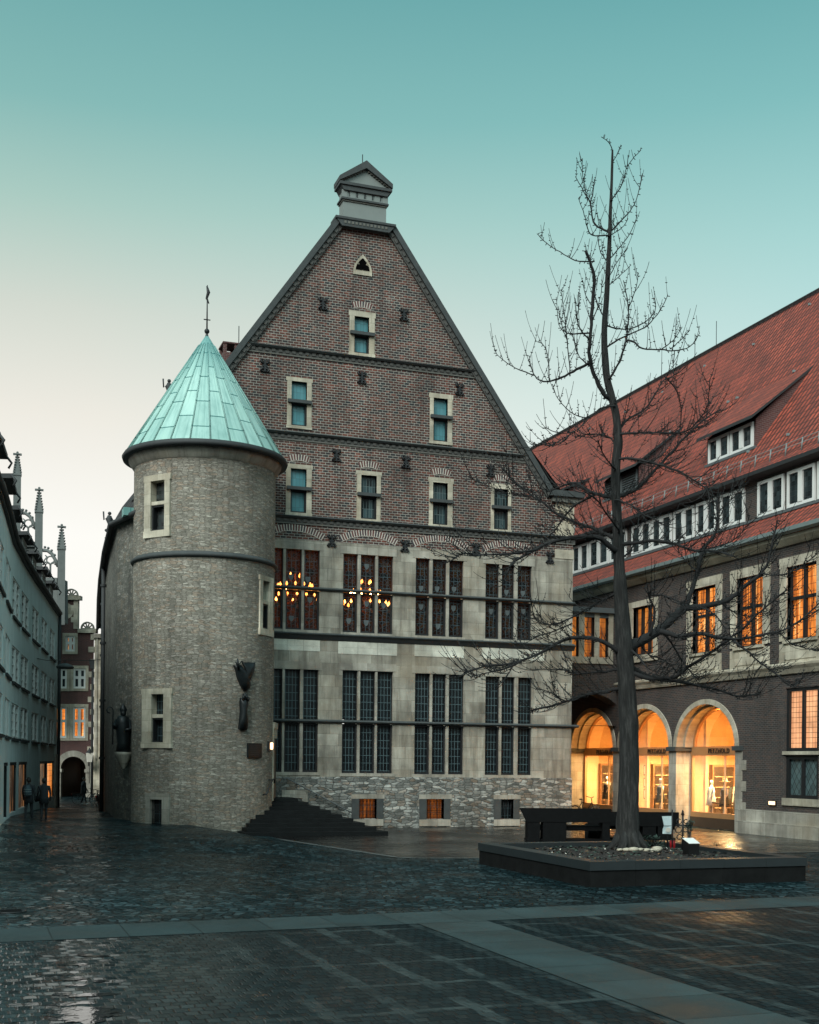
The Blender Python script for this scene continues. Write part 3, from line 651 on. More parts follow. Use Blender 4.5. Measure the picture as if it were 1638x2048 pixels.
# gable coping
b = MB()
for s, A, B in ((-1, gl, tl), (1, gr, tr_)):
    d = Vector((B[0]-A[0], 0, B[1]-A[1])).normalized(); nrm = Vector((d.z*s, 0, -d.x*s)) if s > 0 else Vector((-d.z, 0, d.x))
    L = math.hypot(B[0]-A[0], B[1]-A[1])
    def cop(a, bb, n0, n1, d0, d1, m):
        q = []
        for yy in (d0, d1):
            for t, nn in ((a,n0),(bb,n0),(bb,n1),(a,n1)):
                p = Vector((A[0],0,A[1]))+d*t+nrm*nn; q.append((p.x, FY+yy, p.z))
        b.hexa([q[0],q[1],q[5],q[4],q[3],q[2],q[6],q[7]], m)
    cop(-.2, L+.05, .0, .24, -.20, .7, 0); cop(0, L, -.22, .0, -.10, .3, 2)
    n = int(L/.32)
    for k in range(n): cop(k*.32+.05, k*.32+.22, -.16, -.03, -.14, -.10, 2)
b.pbox(PF, gr[0]-.1, HR+.45, gr[1]-.05, gr[1]+.22, -.3, .8, 0); b.pbox(PF, gr[0]+.05, HR+.3, gr[1]-.3, gr[1]-.05, -.18, .8, 1)

b.build('gable_coping', [M['trimdark'], M['moulding'], M['verge']], hall)
# quoins on the right corner
b = MB(); z = Zb-.02; k = 0
while z < gr[1]-.4:
    h = .45+.12*((k*7) % 3); w = .5 if k % 2 else .95; z1 = min(z+h, gr[1]-.3)
    if not (13.1 < z+.2 < 13.65): b = MB(); b.pbox(PF, HR-w, HR+.03, z, z1-.012, -.045, .2); b.build('quoin', M['stone'], hall)
    z = z1; k += 1
# gable top lantern
b = MB(); z = Ztop
lx0 = U(684.5,440)[0]; lx1 = U(770.5,445)[0]
bx0 = U(668,445)[0]; bx1 = U(788,452)[0]
zc = U(700,441)[1]
b.pprism(PF, [(bx0+.30,z-.2),(bx1-.30,z-.2),(bx1-.04,z+.10),(bx0+.04,z+.10)], -.26, .5, 0)
b.pbox(PF, bx0-.0, bx1+.0, z+.10, z+.20, -.30, .55, 0)
for k in range(12):
    u = bx0+.45+k*(bx1-bx0-.9)/11; b.pbox(PF, u-.05, u+.05, z-.08, z+.03, -.28, -.26, 1)
zm = U(728,405)[1]; ze = U(728,380)[1]; za = U(732,327)[1]
b.pbox(PF, lx0, lx1, z+.20, ze-.12, -.12, .5, 2)
b.pbox(PF, lx0-.09, lx1+.09, zm-.06, zm+.02, -.21, .58, 0); b.pbox(PF, lx0-.04, lx1+.04, zm-.13, zm-.06, -.16, .54, 1)
for k in range(6):
    u = lx0+.06+k*(lx1-lx0-.12)/5; b.pbox(PF, u-.13, u+.13, zm+.02, ze-.2, -.15, -.12, 2)
for k in range(5):
    u = lx0+.12+(k+.5)*(lx1-lx0-.24)/5; b.pbox(PF, u-.035, u+.035, zm+.12, ze-.3, -.135, -.118, 0)
ex0 = U(675,376)[0]; ex1 = U(782.5,385)[0]; mid = (ex0+ex1)/2
b.pprism(PF, [(ex0+.24,ze-.22),(ex1-.24,ze-.22),(ex1-.10,ze+.0),(ex0+.10,ze+.0)], -.22, .6, 0)
b.pbox(PF, ex0+.04, ex1-.04, ze+.0, ze+.12, -.28, .66, 0)
b.pprism(PF, [(ex0+.15,ze+.12),(ex1-.15,ze+.12),(mid,za-.22)], -.14, .6, 2)
for s in (-1, 1):
    e = ex0+.02 if s < 0 else ex1-.02
    b.pprism(PF, [(e,ze+.14),(e,ze+.34),(mid,za),(mid,za-.34)] if s < 0 else [(e,ze+.14),(mid,za-.34),(mid,za),(e,ze+.34)], -.30, .68, 0)
    for k in range(9):
        t = (k+.8)/10; u = e+(mid-e)*t; zz = ze+.08+(za-.4-ze-.08)*t+.02
        b.pbox(PF, u-.06, u+.06, zz-.02, zz+.10, -.20, -.14, 1)
b.build('gable_lantern', [M['trimdark'], M['moulding'], M['greypaint']], hall)
for (x,y0,y1,yy) in ((725,309,334,FY+.3),(639.5,485,512,FY+.35),(555.5,590,612,FY+.35),(477.5,652,700,58.)):
    p = onY(x, y1, yy); q = onY(x, y0, yy); b = MB(); b.tube([(p[0],yy,p[1]-.4),(p[0],yy,q[1])], .022, 5); b.build('lightning_rod', M['iron'], hall)
# trefoil light
b = MB(); r = rect(706.5,509.5,743.6,551); uc = (r[0]+r[1])/2
def pointed(w, z0, z1, n=9):
    L = [(uc-w*(1-(k/n)**2.), z0+(z1-z0)*(k/n)) for k in range(n+1)]
    R = [(2*uc-u, z) for u, z in reversed(L[:-1])]
    return L+R
o = pointed((r[1]-r[0])/2, r[2]+.12, r[3]); i_ = pointed((r[1]-r[0])/2-.10, r[2]+.2, r[3]-.16)
n = min(len(o), len(i_)); 
for k in range(n-1):
    b.face([PF(*o[k],-.05),PF(*o[k+1],-.05),PF(*i_[k+1],-.05),PF(*i_[k],-.05)]); b.face([PF(*i_[k],-.05),PF(*i_[k+1],-.05),PF(*i_[k+1],-.01),PF(*i_[k],-.01)])
    b.face([PF(*o[k],-.05),PF(*o[k+1],-.05),PF(*o[k+1],.02),PF(*o[k],.02)])
b.pbox(PF, r[0], r[1], r[2], r[2]+.2, -.052, .12)
b.face([PF(*p,-.012) for p in i_])
tw = b.build('trefoil_window', M['stone'], hall)
b = MB()
zc0 = (r[2]+r[3])/2
for du, dz in ((0,.13),(-.17,-.16),(.17,-.16)):
    b.face([PF(uc+du+.18*math.cos(2*PI*k/16), zc0+dz+.18*math.sin(2*PI*k/16), -.018+abs(du)*.02) for k in range(16)])
b.face([PF(uc-.1,zc0-.1,-.022),PF(uc+.1,zc0-.1,-.022),PF(uc,zc0+.12,-.022)])
b.build('opening', M['recess_shade'], tw)  # flat near-black faces stand in for the shade of a deep hole
# small stone-framed windows
def small_window(owner, pl, ro, rr, zl, glassmat, name='window', rev=.2, framemat='stone', dark='iron', ledgemat='trimdark', ledge_out=.16, proud=.035):
    o0,o1,oz0,oz1 = ro; u0,u1,z0,z1 = rr; f = MB()
    f.pbox(pl, o0, u0, z0, z1, -proud, rev); f.pbox(pl, u1, o1, z0, z1, -proud, rev)
    f.pbox(pl, o0-.03, o1+.03, oz0, z0, -proud-.02, rev); f.pbox(pl, o0-.04, o1+.04, z1, oz1, -proud-.004, rev)
    w = f.build(name, M[framemat], owner)
    l = MB(); l.pbox(pl, o0+.02, o1-.02, zl-.07, zl+.07, -ledge_out, rev); l.build('mid_ledge', M[ledgemat], w)
    for za, zb in ((z0,zl-.07),(zl+.07,z1)):
        p = MB(); p.face([pl(u0,za,rev-.03),pl(u1,za,rev-.03),pl(u1,zb,rev-.03),pl(u0,zb,rev-.03)], [(u0,za),(u1,za),(u1,zb),(u0,zb)]); p.build('pane', M[glassmat], w)
    c = MB(); t = .07; za, zb = z0, zl-.07
    c.pbox(pl,u0,u0+t,za,zb,.06,rev-.04); c.pbox(pl,u1-t,u1,za,zb,.06,rev-.04); c.pbox(pl,u0+t,u1-t,za,za+t,.06,rev-.04); c.pbox(pl,u0+t,u1-t,zb-t,zb,.06,rev-.04)
    c.build('casement', M[dark], w)
    return w
for s, rr in zip(small, Rsm):
    ro = rect(*s[0]); zl = U((s[1][0]+s[1][2])/2, s[2])[1]
    small_window(hall, PF, ro, rr, zl, s[3])
    if s[1][1] > 900 or s[1][1] < 700:    # flat brick arch over the window
        b = MB(); uc2 = (ro[0]+ro[1])/2; R = 1.15; b.ring(PF, uc2, ro[3]+.08-R*math.cos(.36)+.02, R, R+.27, PI/2-.36, PI/2+.36, 8, -.012, .05)
        b.build('brick_arch', M['voussoir'], hall)
# tall triple windows
def triple(w, r, mat, zl, up):
    u0,u1,z0,z1 = r; L = [rect(a, w[3], bb, w[4])[:2] for a, bb in w[:3]]
    f = MB()
    for k in range(2): f.pbox(PF, L[k][1], L[k+1][0], z0, z1, -.012, .28)
    f.pbox(PF, u0-.15, u1+.15, z1, z1+.34, -.035, .1); f.pbox(PF, u0-.1, u1+.1, z0-.14, z0, -.06, .3)
    o = f.build('triple_window', M['stonegrey'], hall)
    c = MB()
    for a, bb in L:
        for za, zb in ((z0,zl-.12),(zl+.07,z1)):
            p = MB(); p.face([PF(a,za,.2),PF(bb,za,.2),PF(bb,zb,.2),PF(a,zb,.2)], [(0,za),(bb-a,za),(bb-a,zb),(0,zb)])
            p.build('pane', mat, o)
        t = .075; za, zb = z0, zl-.12
        c.pbox(PF,a,a+t,za,zb,.08,.19); c.pbox(PF,bb-t,bb,za,zb,.08,.19); c.pbox(PF,a+t,bb-t,za,za+t*1.2,.08,.19); c.pbox(PF,a+t,bb-t,zb-t,zb,.08,.19)
        c.pbox(PF,a,a+.03,zl+.07,z1,.1,.19); c.pbox(PF,bb-.03,bb,zl+.07,z1,.1,.19)
    c.build('casement', M['iron'], o)
    return o
for w, r in zip(hallwin_up, Rup): triple(w, r, M['stained'], 10.55, True)
for w, r in zip(hallwin_lo, Rlo): triple(w, r, M['leaded'], 4.74, False)
# heraldic shields in the upper panes
for (x, y, c) in ((584,1153,'stone'),(618,1158,'greypaint'),(585,1236,'greypaint'),(622,1199,'stone'),(736,1132,'moulding'),(735,1245,'greypaint'),(770,1210,'stone'),(700,1241,'moulding'),(736,1207,'moulding'),(877,1177,'greypaint'),(845,1176,'greypaint'),(911,1178,'greypaint'),(879,1252,'stone'),(910,1216,'greypaint'),(1016,1184,'greypaint'),(985,1222,'greypaint'),(1018,1225,'stone'),(1049,1186,'greypaint'),(1050,1222,'greypaint'),(845,1213,'moulding')):
    u, z = U(x, y); s = .11; b = MB()
    pts = [(u-s,z+s*1.1),(u+s,z+s*1.1),(u+s,z),(u+s*.6,z-s*.8),(u,z-s*1.3),(u-s*.6,z-s*.8),(u-s,z)]
    b.face([PF(a,bb,.192) for a,bb in pts]); b.build('glass_shield', M['shield'], hall)
# pale stone panels under the hall windows
for x0,x1,y0,y1 in ((541,640,1277,1301),(676,794,1284,1309.5),(828.7,928,1291.5,1314),(964,1088,1298,1319.5)):
    r = rect(x0,y0,x1,y1); b = MB(); n = 3; 
    for k in range(n): b.pbox(PF, r[0]+(r[1]-r[0])*k/n, r[0]+(r[1]-r[0])*(k+1)/n-.015, r[2], min(r[3],8.26), -.035, .02)
    b.build('pale_panel', M['palestone'], hall)
# relieving arches
for w, r in zip(hallwin_up, Rup):
    uc = (r[0]+r[1])/2; half = 1.25; rise = .34; R = (half*half+rise*rise)/(2*rise); a = math.asin(half/R); b = MB()
    b.ring(PF, uc, 12.66+rise-R, R, R+.29, PI/2-a, PI/2+a, 22, -.012, .05); b.build('relieving_arch', M['voussoir'], hall)
# iron wall anchors
for x, y in ((645,608),(807,630),(529,732),(723,756),(672,911),(811,925),(918,779),(980,942),(662.8,1082),(809,1092.6),(951,1098),(1099,1116)):
    u, z = U(x, y); b = MB()
    b.pbox(PF, u-.045, u+.045, z-.26, z+.26, -.09, -.02)
    for sx in (-1,1):
        for sz in (-1,1):
            b.tube([PF(u,z+sz*.10,-.06),PF(u+sx*.13,z+sz*.13,-.06),PF(u+sx*.19,z+sz*.22,-.06),PF(u+sx*.13,z+sz*.27,-.06),PF(u+sx*.09,z+sz*.21,-.06)], [.035,.045,.045,.04,.03], 5)
    b.pbox(PF, u-.11, u+.11, z-.04, z+.04, -.08, -.02)
    b.build('wall_anchor', M['iron'], hall)
# chimney on the left slope
b = MB(); yc = 58.; xa = onY(447,700,yc)[0]; xb = onY(476,700,yc)[0]; zt = onY(460,684,yc)[1]; zo = onY(460,702,yc)[1]; zq = onY(460,688,yc)[1]; zb0 = onY(460,745,yc)[1]-1.
b.box(xa,xb,yc,yc+1.1,zb0,zo-.05); b.box(xa-.03,xb+.03,yc-.03,yc+1.13,zq+.02,zt)
for xx in (xa, xb-.16):
    b.box(xx,xx+.16,yc,yc+.16,zo-.05,zq+.02); b.box(xx,xx+.16,yc+.94,yc+1.1,zo-.05,zq+.02)
b.build('chimney', M['brickfar'], hall)
# far front gable of the hall: a stepped wall whose pinnacles show over the alley and behind the cone roof
GY = 88.
b = MB(); PG = Pl((0,GY),(1,0),(0,1))
for i in range(4): b.pbox(PG, 9.4+i*2.1, 23-i*2.1+9.4-9.4, 10, 17.5+i*3.4, 0, .8)
fg = b.build('front_gable', M['sidewall'], hall)
def pinnacle(mb, X, Y, w, z0, z1, z2, m=0):
    mb.box(X-w/2,X+w/2,Y-w/2,Y+w/2,z0,z1,m)
    mb.lathe([(w*.82,0),(w*.82,w*.25),(w*.62,w*.3)], (X,Y,z1), 4, m, PI/4, PI/4+2*PI, False)
    H = z2-z1-w*.3; mb.lathe([(w*.62,0),(.06,H*.86)], (X,Y,z1+w*.3), 4, m, PI/4, PI/4+2*PI, False)
    n = 7
    for k in range(n):
        t = (k+.5)/n; r = w*.62*(1-t)+.06*t; z = z1+w*.3+H*.84*t
        for q in range(4):
            A = PI/4+q*PI/2; mb.sphere((X+(r+.05)*math.cos(A), Y+(r+.05)*math.sin(A), z), .075, 6, m, (1,1,.8))
    zt_ = z1+w*.3+H*.86
    mb.box(X-.05,X+.05,Y-.05,Y+.05,zt_-.1,z2,m); zz = zt_+(z2-zt_)*.35
    mb.box(X-.30,X+.30,Y-.07,Y+.07,zz-.06,zz+.08,m); mb.box(X-.07,X+.07,Y-.30,Y+.30,zz-.055,zz+.075,m); mb.sphere((X,Y,z2),.09,6,m)
for (px, yb, ys, yt) in ((218,1160,1061,1023),(338,800,797,758)):
    u = onY(px,yb,GY); zs = onY(px,ys,GY)[1]; zt = onY(px,yt,GY)[1]; b = MB()
    zb0 = u[1]-3. if px == 218 else u[1]-4
    b.tube([(u[0],GY,zb0),(u[0],GY,zs)], [.22,.13], 6); b.lathe([(.3,-.08),(.34,0),(.3,.08)], (u[0],GY,zs), 8)
    for k in range(6):
        z = zb0+(zs-zb0)*(k+.5)/6
        for sx in (-1,1): b.sphere((u[0]+sx*.24,GY,z), .09, 6)
    p = b.build('pinnacle', M['sidewall'] if px == 338 else M['slate'], hall)
    st = MB(); H = zt-zs
    st.tube([(u[0],GY,zs),(u[0]+.03,GY,zs+H*.35),(u[0]-.04,GY,zs+H*.6),(u[0],GY,zs+H*.78)], [.22,.16,.24,.14], 8)
    st.sphere((u[0],GY,zs+H*.9), H*.1, 8)
    st.tube([(u[0]-.1,GY,zs+H*.7),(u[0]-.38,GY,zs+H*.55),(u[0]-.42,GY,zs+H*.98)], .06, 5); st.tube([(u[0]+.1,GY,zs+H*.7),(u[0]+.30,GY,zs+H*.45),(u[0]+.05,GY,zs+H*.3)], .06, 5)
    st.build('roof_figure', M['slate'], p)
# the council hall behind the upper windows
b = MB(); x0,x1 = 11.,26.; b.box(x0,x1,FY+.5,FY+7.,8.3,13.4)
b.v and None
ih = b.build('interior', M['hallwall'], hall)
# flip: open the front so the windows see in
bm = bmesh.new(); bm.from_mesh(ih.data); bmesh.ops.delete(bm, geom=[f for f in bm.faces if abs(f.normal.y) > .5 and f.calc_center_median().y < -0+.8], context='FACES_ONLY'); bm.to_mesh(ih.data); bm.free()
# chandeliers hang in that hall
def chandelier(px, py, Y, R, n, lab):
    c = onY(px, py, Y); t = thing('chandelier', lab, 'chandelier', (c[0],Y,c[1]), 0, 'chandeliers in the council hall')
    m = MB(); m.tube([(0,0,0),(0,0,1.6)], .03, 6); m.lathe([(.05,-.6),(.16,-.45),(.06,-.2),(.12,0),(.05,.3)], (0,0,0), 10)
    l = MB()
    for tier, (rr, zz, cnt) in enumerate(((R,-.25,n),(R*.62,.28,max(5,n*2//3)),(R*.25,.75,4))):
        for k in range(cnt):
            A = 2*PI*k/cnt+tier*.3; x, y = rr*math.cos(A), rr*math.sin(A)
            m.tube([(0,0,zz),(x*.5,y*.5,zz-.22),(x,y,zz-.05),(x,y,zz+.06)], .018, 5)
            l.lathe([(.001,0),(.055,.05),(.045,.12),(.001,.2)], (x,y,zz+.07), 6)
    m.build('arms', M['fascia'], t, local=True); l.build('candle_bulbs', M['bulb'], t, local=True)
chandelier(590,1190,FY+2.4,1.25,18,'lit brass chandelier behind stained glass next to the round tower')
chandelier(731,1203,FY+2.4,1.1,15,'lit brass chandelier behind the second upper stained glass window')

# ------------------------------------------------------------------ ROUND TOWER
TC = (8.98, 51.2); TR = 2.90
tw = thing('round_tower', 'round grey rubble stone stair tower with green copper cone roof', 'tower', (TC[0],TC[1],0))
def twr_pt(px, py):
    """point of the cylinder seen at pixel (px,py)"""
    d = ray(px, py); a = d[0]**2+d[1]**2; bq = d[0]*TC[0]+d[1]*TC[1]; c = TC[0]**2+TC[1]**2-TR**2
    disc = bq*bq-a*c
    t = (bq-math.sqrt(max(0., disc)))/a
    x, y = d[0]*t, d[1]*t
    return math.atan2(y-TC[1], x-TC[0]), CZ+d[2]*t
def trect(x0,y0,x1,y1):
    A0, za = twr_pt(x0,(y0+y1)/2); A1, zb = twr_pt(x1,(y0+y1)/2); xm = (x0+x1)/2
    return A0, A1, twr_pt(xm,y1)[1], twr_pt(xm,y0)[1]
twin = [((292,949,341,1074),(302,961,329.5,1060.5),1005.6,'leadtower'), ((518,1152,543.5,1271),(525,1162,538.5,1258),1204,'leaded'),
        ((288,1377,344,1496),(303,1388,327,1484.6),1432,'leaded'), ((293,1587,339,1654),(300,1599,324,1655),None,'leaded')]
holes = []
for ro, rr, yl, g in twin:
    a0,a1,z0,z1 = trect(*rr); o0,o1,oz0,oz1 = trect(*ro)
    holes.append((min(o0,o1)+.03,max(o0,o1)-.03,oz0+.1,oz1-.1))
ze = 15.25; zring = 11.05
b = MB()
angs = sorted({-2*PI*k/72 for k in range(73)}|{h[i] for h in holes for i in (0,1)}); zs = sorted({-.3,2.2,4.5,7.,9.,zring,13.2,ze}|{h[i] for h in holes for i in (2,3)})
for i in range(len(angs)-1):
    for j in range(len(zs)-1):
        ac, zc_ = (angs[i]+angs[i+1])/2, (zs[j]+zs[j+1])/2
        if any(h[0] < ac < h[1] and h[2] < zc_ < h[3] for h in holes): continue
        P = lambda a, z: (TC[0]+TR*math.cos(a), TC[1]+TR*math.sin(a), z)
        b.face([P(angs[i],zs[j]),P(angs[i+1],zs[j]),P(angs[i+1],zs[j+1]),P(angs[i],zs[j+1])], [(angs[i]*TR,zs[j]),(angs[i+1]*TR,zs[j]),(angs[i+1]*TR,zs[j+1]),(angs[i]*TR,zs[j+1])], 0, True)
b.build('tower_wall', M['tower'], tw)
b = MB(); b.lathe([(TR,-.12),(TR+.10,-.08),(TR+.13,.0),(TR+.02,.09),(TR,.12)], (TC[0],TC[1],zring), 72); b.build('string_course', M['trimdark'], tw)
b = MB(); b.lathe([(TR,-.42),(TR+.03,-.40),(TR+.22,-.12),(TR+.24,-.02),(TR,-.02)], (TC[0],TC[1],ze), 72); b.build('eaves_moulding', M['stonegrey'], tw)
apex = onD(410.5,668,51.3).z; RE = TR+.40; ze2 = ze+.0
b = MB(); b.lathe([(TR+.1,-.02),(RE+.06,-.02),(RE+.10,.10),(RE+.02,.22)], (TC[0],TC[1],ze2), 72); b.build('gutter', M['slate'], tw)
b = MB(); n = 78; H = apex-ze2-.12; SL = math.hypot(RE, H); seg = 10
for i in range(seg):
    t0, t1 = i/seg, (i+1)/seg
    bell = lambda t: RE*(1-t)
    for k in range(n):
        A = 2*PI*k/n; B = 2*PI*(k+1)/n
        p = lambda a, t: (TC[0]+bell(t)*math.cos(a), TC[1]+bell(t)*math.sin(a), ze2+.12+H*t)
        q = [p(A,t0),p(B,t0),p(B,t1),p(A,t1)]; uv = [(k/3.,SL*t0),((k+1)/3.,SL*t0),((k+1)/3.,SL*t1),(k/3.,SL*t1)]
        if i == seg-1: q, uv = q[:3], uv[:3]
        b.face(q, uv, 0, True)
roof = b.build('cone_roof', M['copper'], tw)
b = MB()
for k in range(26):
    A = 2*PI*k/26; f = lambda t, o: (TC[0]+(RE*(1-t)+o)*math.cos(A), TC[1]+(RE*(1-t)+o)*math.sin(A), ze2+.12+H*t+o*.4)
    b.tube([f(0.,.02), f(.5,.02), f(.9,.015)], [.028,.026,.016], 4)
b.build('standing_seams', M['copper'], roof)
zf = apex
b = MB(); b.lathe([(.12,-.45),(.07,-.1),(.03,.05)], (TC[0],TC[1],zf), 10); b.sphere((TC[0],TC[1],zf+.10), .11, 12)
zt = onD(410,571,51.3).z; b.tube([(TC[0],TC[1],zf),(TC[0],TC[1],zt)], [.035,.018], 6)
zk = onD(410,590,51.3).z
b.box(TC[0]-.14,TC[0]+.14,TC[1]-.012,TC[1]+.012,onD(410,640,51.3).z-.02,onD(410,640,51.3).z+.02)
b.tube([(TC[0]-.02,TC[1]-.02,zk+.35),(TC[0]+.05,TC[1],zk+.1),(TC[0]-.02,TC[1]+.02,zk-.15),(TC[0]+.08,TC[1]+.04,zk-.35)], [.03,.075,.05,.02], 6)
b.build('weather_vane', M['iron'], roof)
for (ro, rr, yl, g), h in zip(twin, holes):
    o0,o1,oz0,oz1 = trect(*ro); a0,a1,z0,z1 = trect(*rr); am = (o0+o1)/2; Rr = TR-.02
    if g == 'leadtower' or yl is None or ro[0] < 400:
        am = (a0+a1)/2
    pl = Pl((TC[0]+Rr*math.cos(am), TC[1]+Rr*math.sin(am)), (-math.sin(am), math.cos(am)), (-math.cos(am), -math.sin(am)))
    uu = lambda a: Rr*math.tan(a-am)
    us = sorted((uu(o0),uu(o1))); ui = sorted((uu(a0),uu(a1)))
    if yl:
        zl = twr_pt((rr[0]+rr[2])/2, yl)[1]
        small_window(tw, pl, (us[0],us[1],oz0,oz1), (ui[0],ui[1],z0,z1), zl, g, rev=.34, ledgemat='stone', ledge_out=-.02, proud=.03)
    else:
        f = MB(); f.pbox(pl, us[0], ui[0], -.1, z1, -.035, .4); f.pbox(pl, ui[1], us[1], -.1, z1, -.035, .4); f.pbox(pl, us[0]-.03, us[1]+.03, z1, oz1, -.04, .4)
        w = f.build('low_window', M['stonegrey'], tw)
        p = MB(); p.face([pl(ui[0],-.1,.3),pl(ui[1],-.1,.3),pl(ui[1],z1,.3),pl(ui[0],z1,.3)], [(0,0),(ui[1]-ui[0],0),(ui[1]-ui[0],z1),(0,z1)]); p.build('pane', M['leaded'], w)
        gq = MB()
        for k in range(6): x = ui[0]+(ui[1]-ui[0])*(k+.5)/6; gq.tube([pl(x,-.1,.1),pl(x,z1,.1)], .016, 5)
        for zz in (.6,.95): gq.tube([pl(ui[0],zz,.1),pl(ui[1],zz,.1)], .014, 4)
        gq.build('grille', M['iron'], w)
# door reveal on the right flank of the tower
ad, _ = twr_pt(544, 1560); ad += .05
pl = Pl((TC[0]+TR*math.cos(ad), TC[1]+TR*math.sin(ad)), (-math.sin(ad), math.cos(ad)), (-math.cos(ad), -math.sin(ad)))
b = MB(); b.pbox(pl, -.12, .16, 1.3, 4.3, -.05, .2); b.pbox(pl, .16, 1.3, 3.9, 4.3, -.045, .2); b.pbox(pl, -.12, 1.2, 4.3, 4.55, -.09, .2)
d_ = b.build('door', M['stone'], tw)
b = MB(); b.pbox(pl, .16, 1.3, 1.3, 3.9, -.01, .12); b.build('door_leaf', M['shopdark'], d_)
# things fixed to the tower ------------------------------------------------
def frame_at(px, py, out=.06):
    a, z = twr_pt(px, py); return a, z, Pl((TC[0]+(TR+out)*math.cos(a), TC[1]+(TR+out)*math.sin(a)), (-math.sin(a), math.cos(a)), (-math.cos(a), -math.sin(a)))
def relief(pl, o, poly, thick, bulge=.12):
    """a thick relief from an outline: front face domed towards its middle"""
    cu = sum(p[0] for p in poly)/len(poly); cz = sum(p[1] for p in poly)/len(poly)
    for i in range(len(poly)):
        a, c = poly[i], poly[(i+1) % len(poly)]
        am_ = ((a[0]*.55+cu*.45),(a[1]*.55+cz*.45)); cm_ = ((c[0]*.55+cu*.45),(c[1]*.55+cz*.45))
        o.face([pl(a[0],a[1],.08),pl(c[0],c[1],.08),pl(c[0],c[1],-thick),pl(a[0],a[1],-thick)])
        o.face([pl(a[0],a[1],-thick),pl(c[0],c[1],-thick),pl(cm_[0],cm_[1],-thick-bulge),pl(am_[0],am_[1],-thick-bulge)], smooth=True)
        o.face([pl(am_[0],am_[1],-thick-bulge),pl(cm_[0],cm_[1],-thick-bulge),pl(cu,cz,-thick-bulge*1.15)], smooth=True)
S = 51.3*0+49.0/F                           # metres per photo pixel at the tower's face
def pxpoly(cx, cy, pts, z): return [((x-cx)*S*1.0, z-(y-cy)*S) for x, y in pts]
a, z, pl = frame_at(487, 1355, .02)
fs = 1/max(.45, abs(math.cos(a-math.atan2(-TC[1], -TC[0]))))      # undo the foreshortening of the curved wall
P = lambda pts: [((x-487)*S*fs, z-(y-1355)*S) for x, y in pts]
hand = thing('bronze_relief', 'dark bronze relief of a bird spreading its wings on the tower wall', 'sculpture', pl(0,z,0))
base[hand.name] = Vector(pl(0,z,0))
m = MB()
relief(pl, m, P([(478,1330),(487,1349),(490,1340),(481,1322),(484,1325),(506,1324),(508,1323),(505,1343),(499,1358),(491,1365),(490,1370),(498,1371),(496,1377),(487,1383),(480,1372),(473,1355),(470,1340),(466,1332)]), .10, .10)
m.build('body', M['bronze'], hand)
m = MB(); m.tube([pl(*P([(472,1340)])[0],-.15),pl(*P([(469,1330)])[0],-.2),pl(*P([(468,1319)])[0],-.2)], [.07,.05,.03], 6)
for q in ((463,1326),(474,1326),(464,1332),(475,1332)): m.tube([pl(*P([(469,1333)])[0],-.2),pl(*P([q])[0],-.24)], [.035,.02], 5)
m.build('olive_twig', M['bronze'], hand)
arm = thing('bronze_forearm', 'dark bronze raised forearm with fingers pointing up on the tower wall', 'sculpture', pl(0,z-1.5,0)); base[arm.name] = Vector(pl(0,z-1.5,0))
m = MB(); relief(pl, m, P([(486,1387),(489,1396),(493,1398),(494,1405),(491,1412),(491,1430),(494,1452),(492,1460),(485,1461),(477,1458),(478,1445),(480,1425),(479,1404),(480,1396),(484,1395)]), .10, .10); m.build('forearm', M['bronze'], arm)
m = MB()
for q0, q1 in (((481,1400),(481,1391)),((484,1398),(485,1386)),((488,1400),(488,1389)),((491,1402),(492,1394))): m.tube([pl(*P([q0])[0],-.16),pl(*P([((q0[0]+q1[0])/2,(q0[1]+q1[1])/2)])[0],-.2),pl(*P([q1])[0],-.18)], [.055,.05,.03], 6)
m.build('fingers', M['bronze'], arm)
a, z, pl = frame_at(508, 1501, .03); fs2 = 1/max(.4, abs(math.cos(a-math.atan2(-TC[1], -TC[0])))); w = 14*S*fs2
t = thing('wall_plaque', 'square black bronze plaque below the reliefs on the tower', 'plaque', pl(0,z,0)); base[t.name] = Vector(pl(0,z,0))
m = MB(); m.pbox(pl, -w, w, z-.29, z+.29, -.04, .2); m.build('plate', M['bronze'], t)
m = MB()
for k in range(6): m.pbox(pl, -w*.8, w*(.8-.15*(k%3)), z+.2-k*.075, z+.225-k*.075, -.047, -.04)
m.build('raised_lines', M['slate'], t)
a, z, pl = frame_at(536.5, 1492, .05); t = thing('wall_lamp', 'small glowing wall lamp beside the tower door', 'lamp', pl(0,z,0)); base[t.name] = Vector(pl(0,z,0))
m = MB(); m.pbox(pl, -.10, .10, z-.19, z+.19, -.05, .3); m.build('back_plate', M['iron'], t)
m = MB(); c_ = pl(0,z,-.10); m.lathe([(.01,-.15),(.06,-.13),(.065,0),(.06,.13),(.01,.15)], c_, 10); m.build('lamp_shade', M['lampwarm'], t)
a, z, pl = frame_at(533, 1572, .0); t = thing('handrail', 'short bent iron handrail on the tower beside the steps', 'handrail', pl(0,z,0)); base[t.name] = Vector(pl(0,z,0))
m = MB(); m.tube([pl(-.35,z-.35,.0),pl(-.32,z-.32,-.16),pl(.2,z+.25,-.18),pl(.45,z+.3,-.15),pl(.5,z+.12,-.12)], .035, 6); m.build('rail', M['iron'], t)
m = MB(); m.tube([pl(.2,z+.25,-.18),pl(.2,z+.25,.1)], .025, 5); m.build('bracket', M['iron'], t)
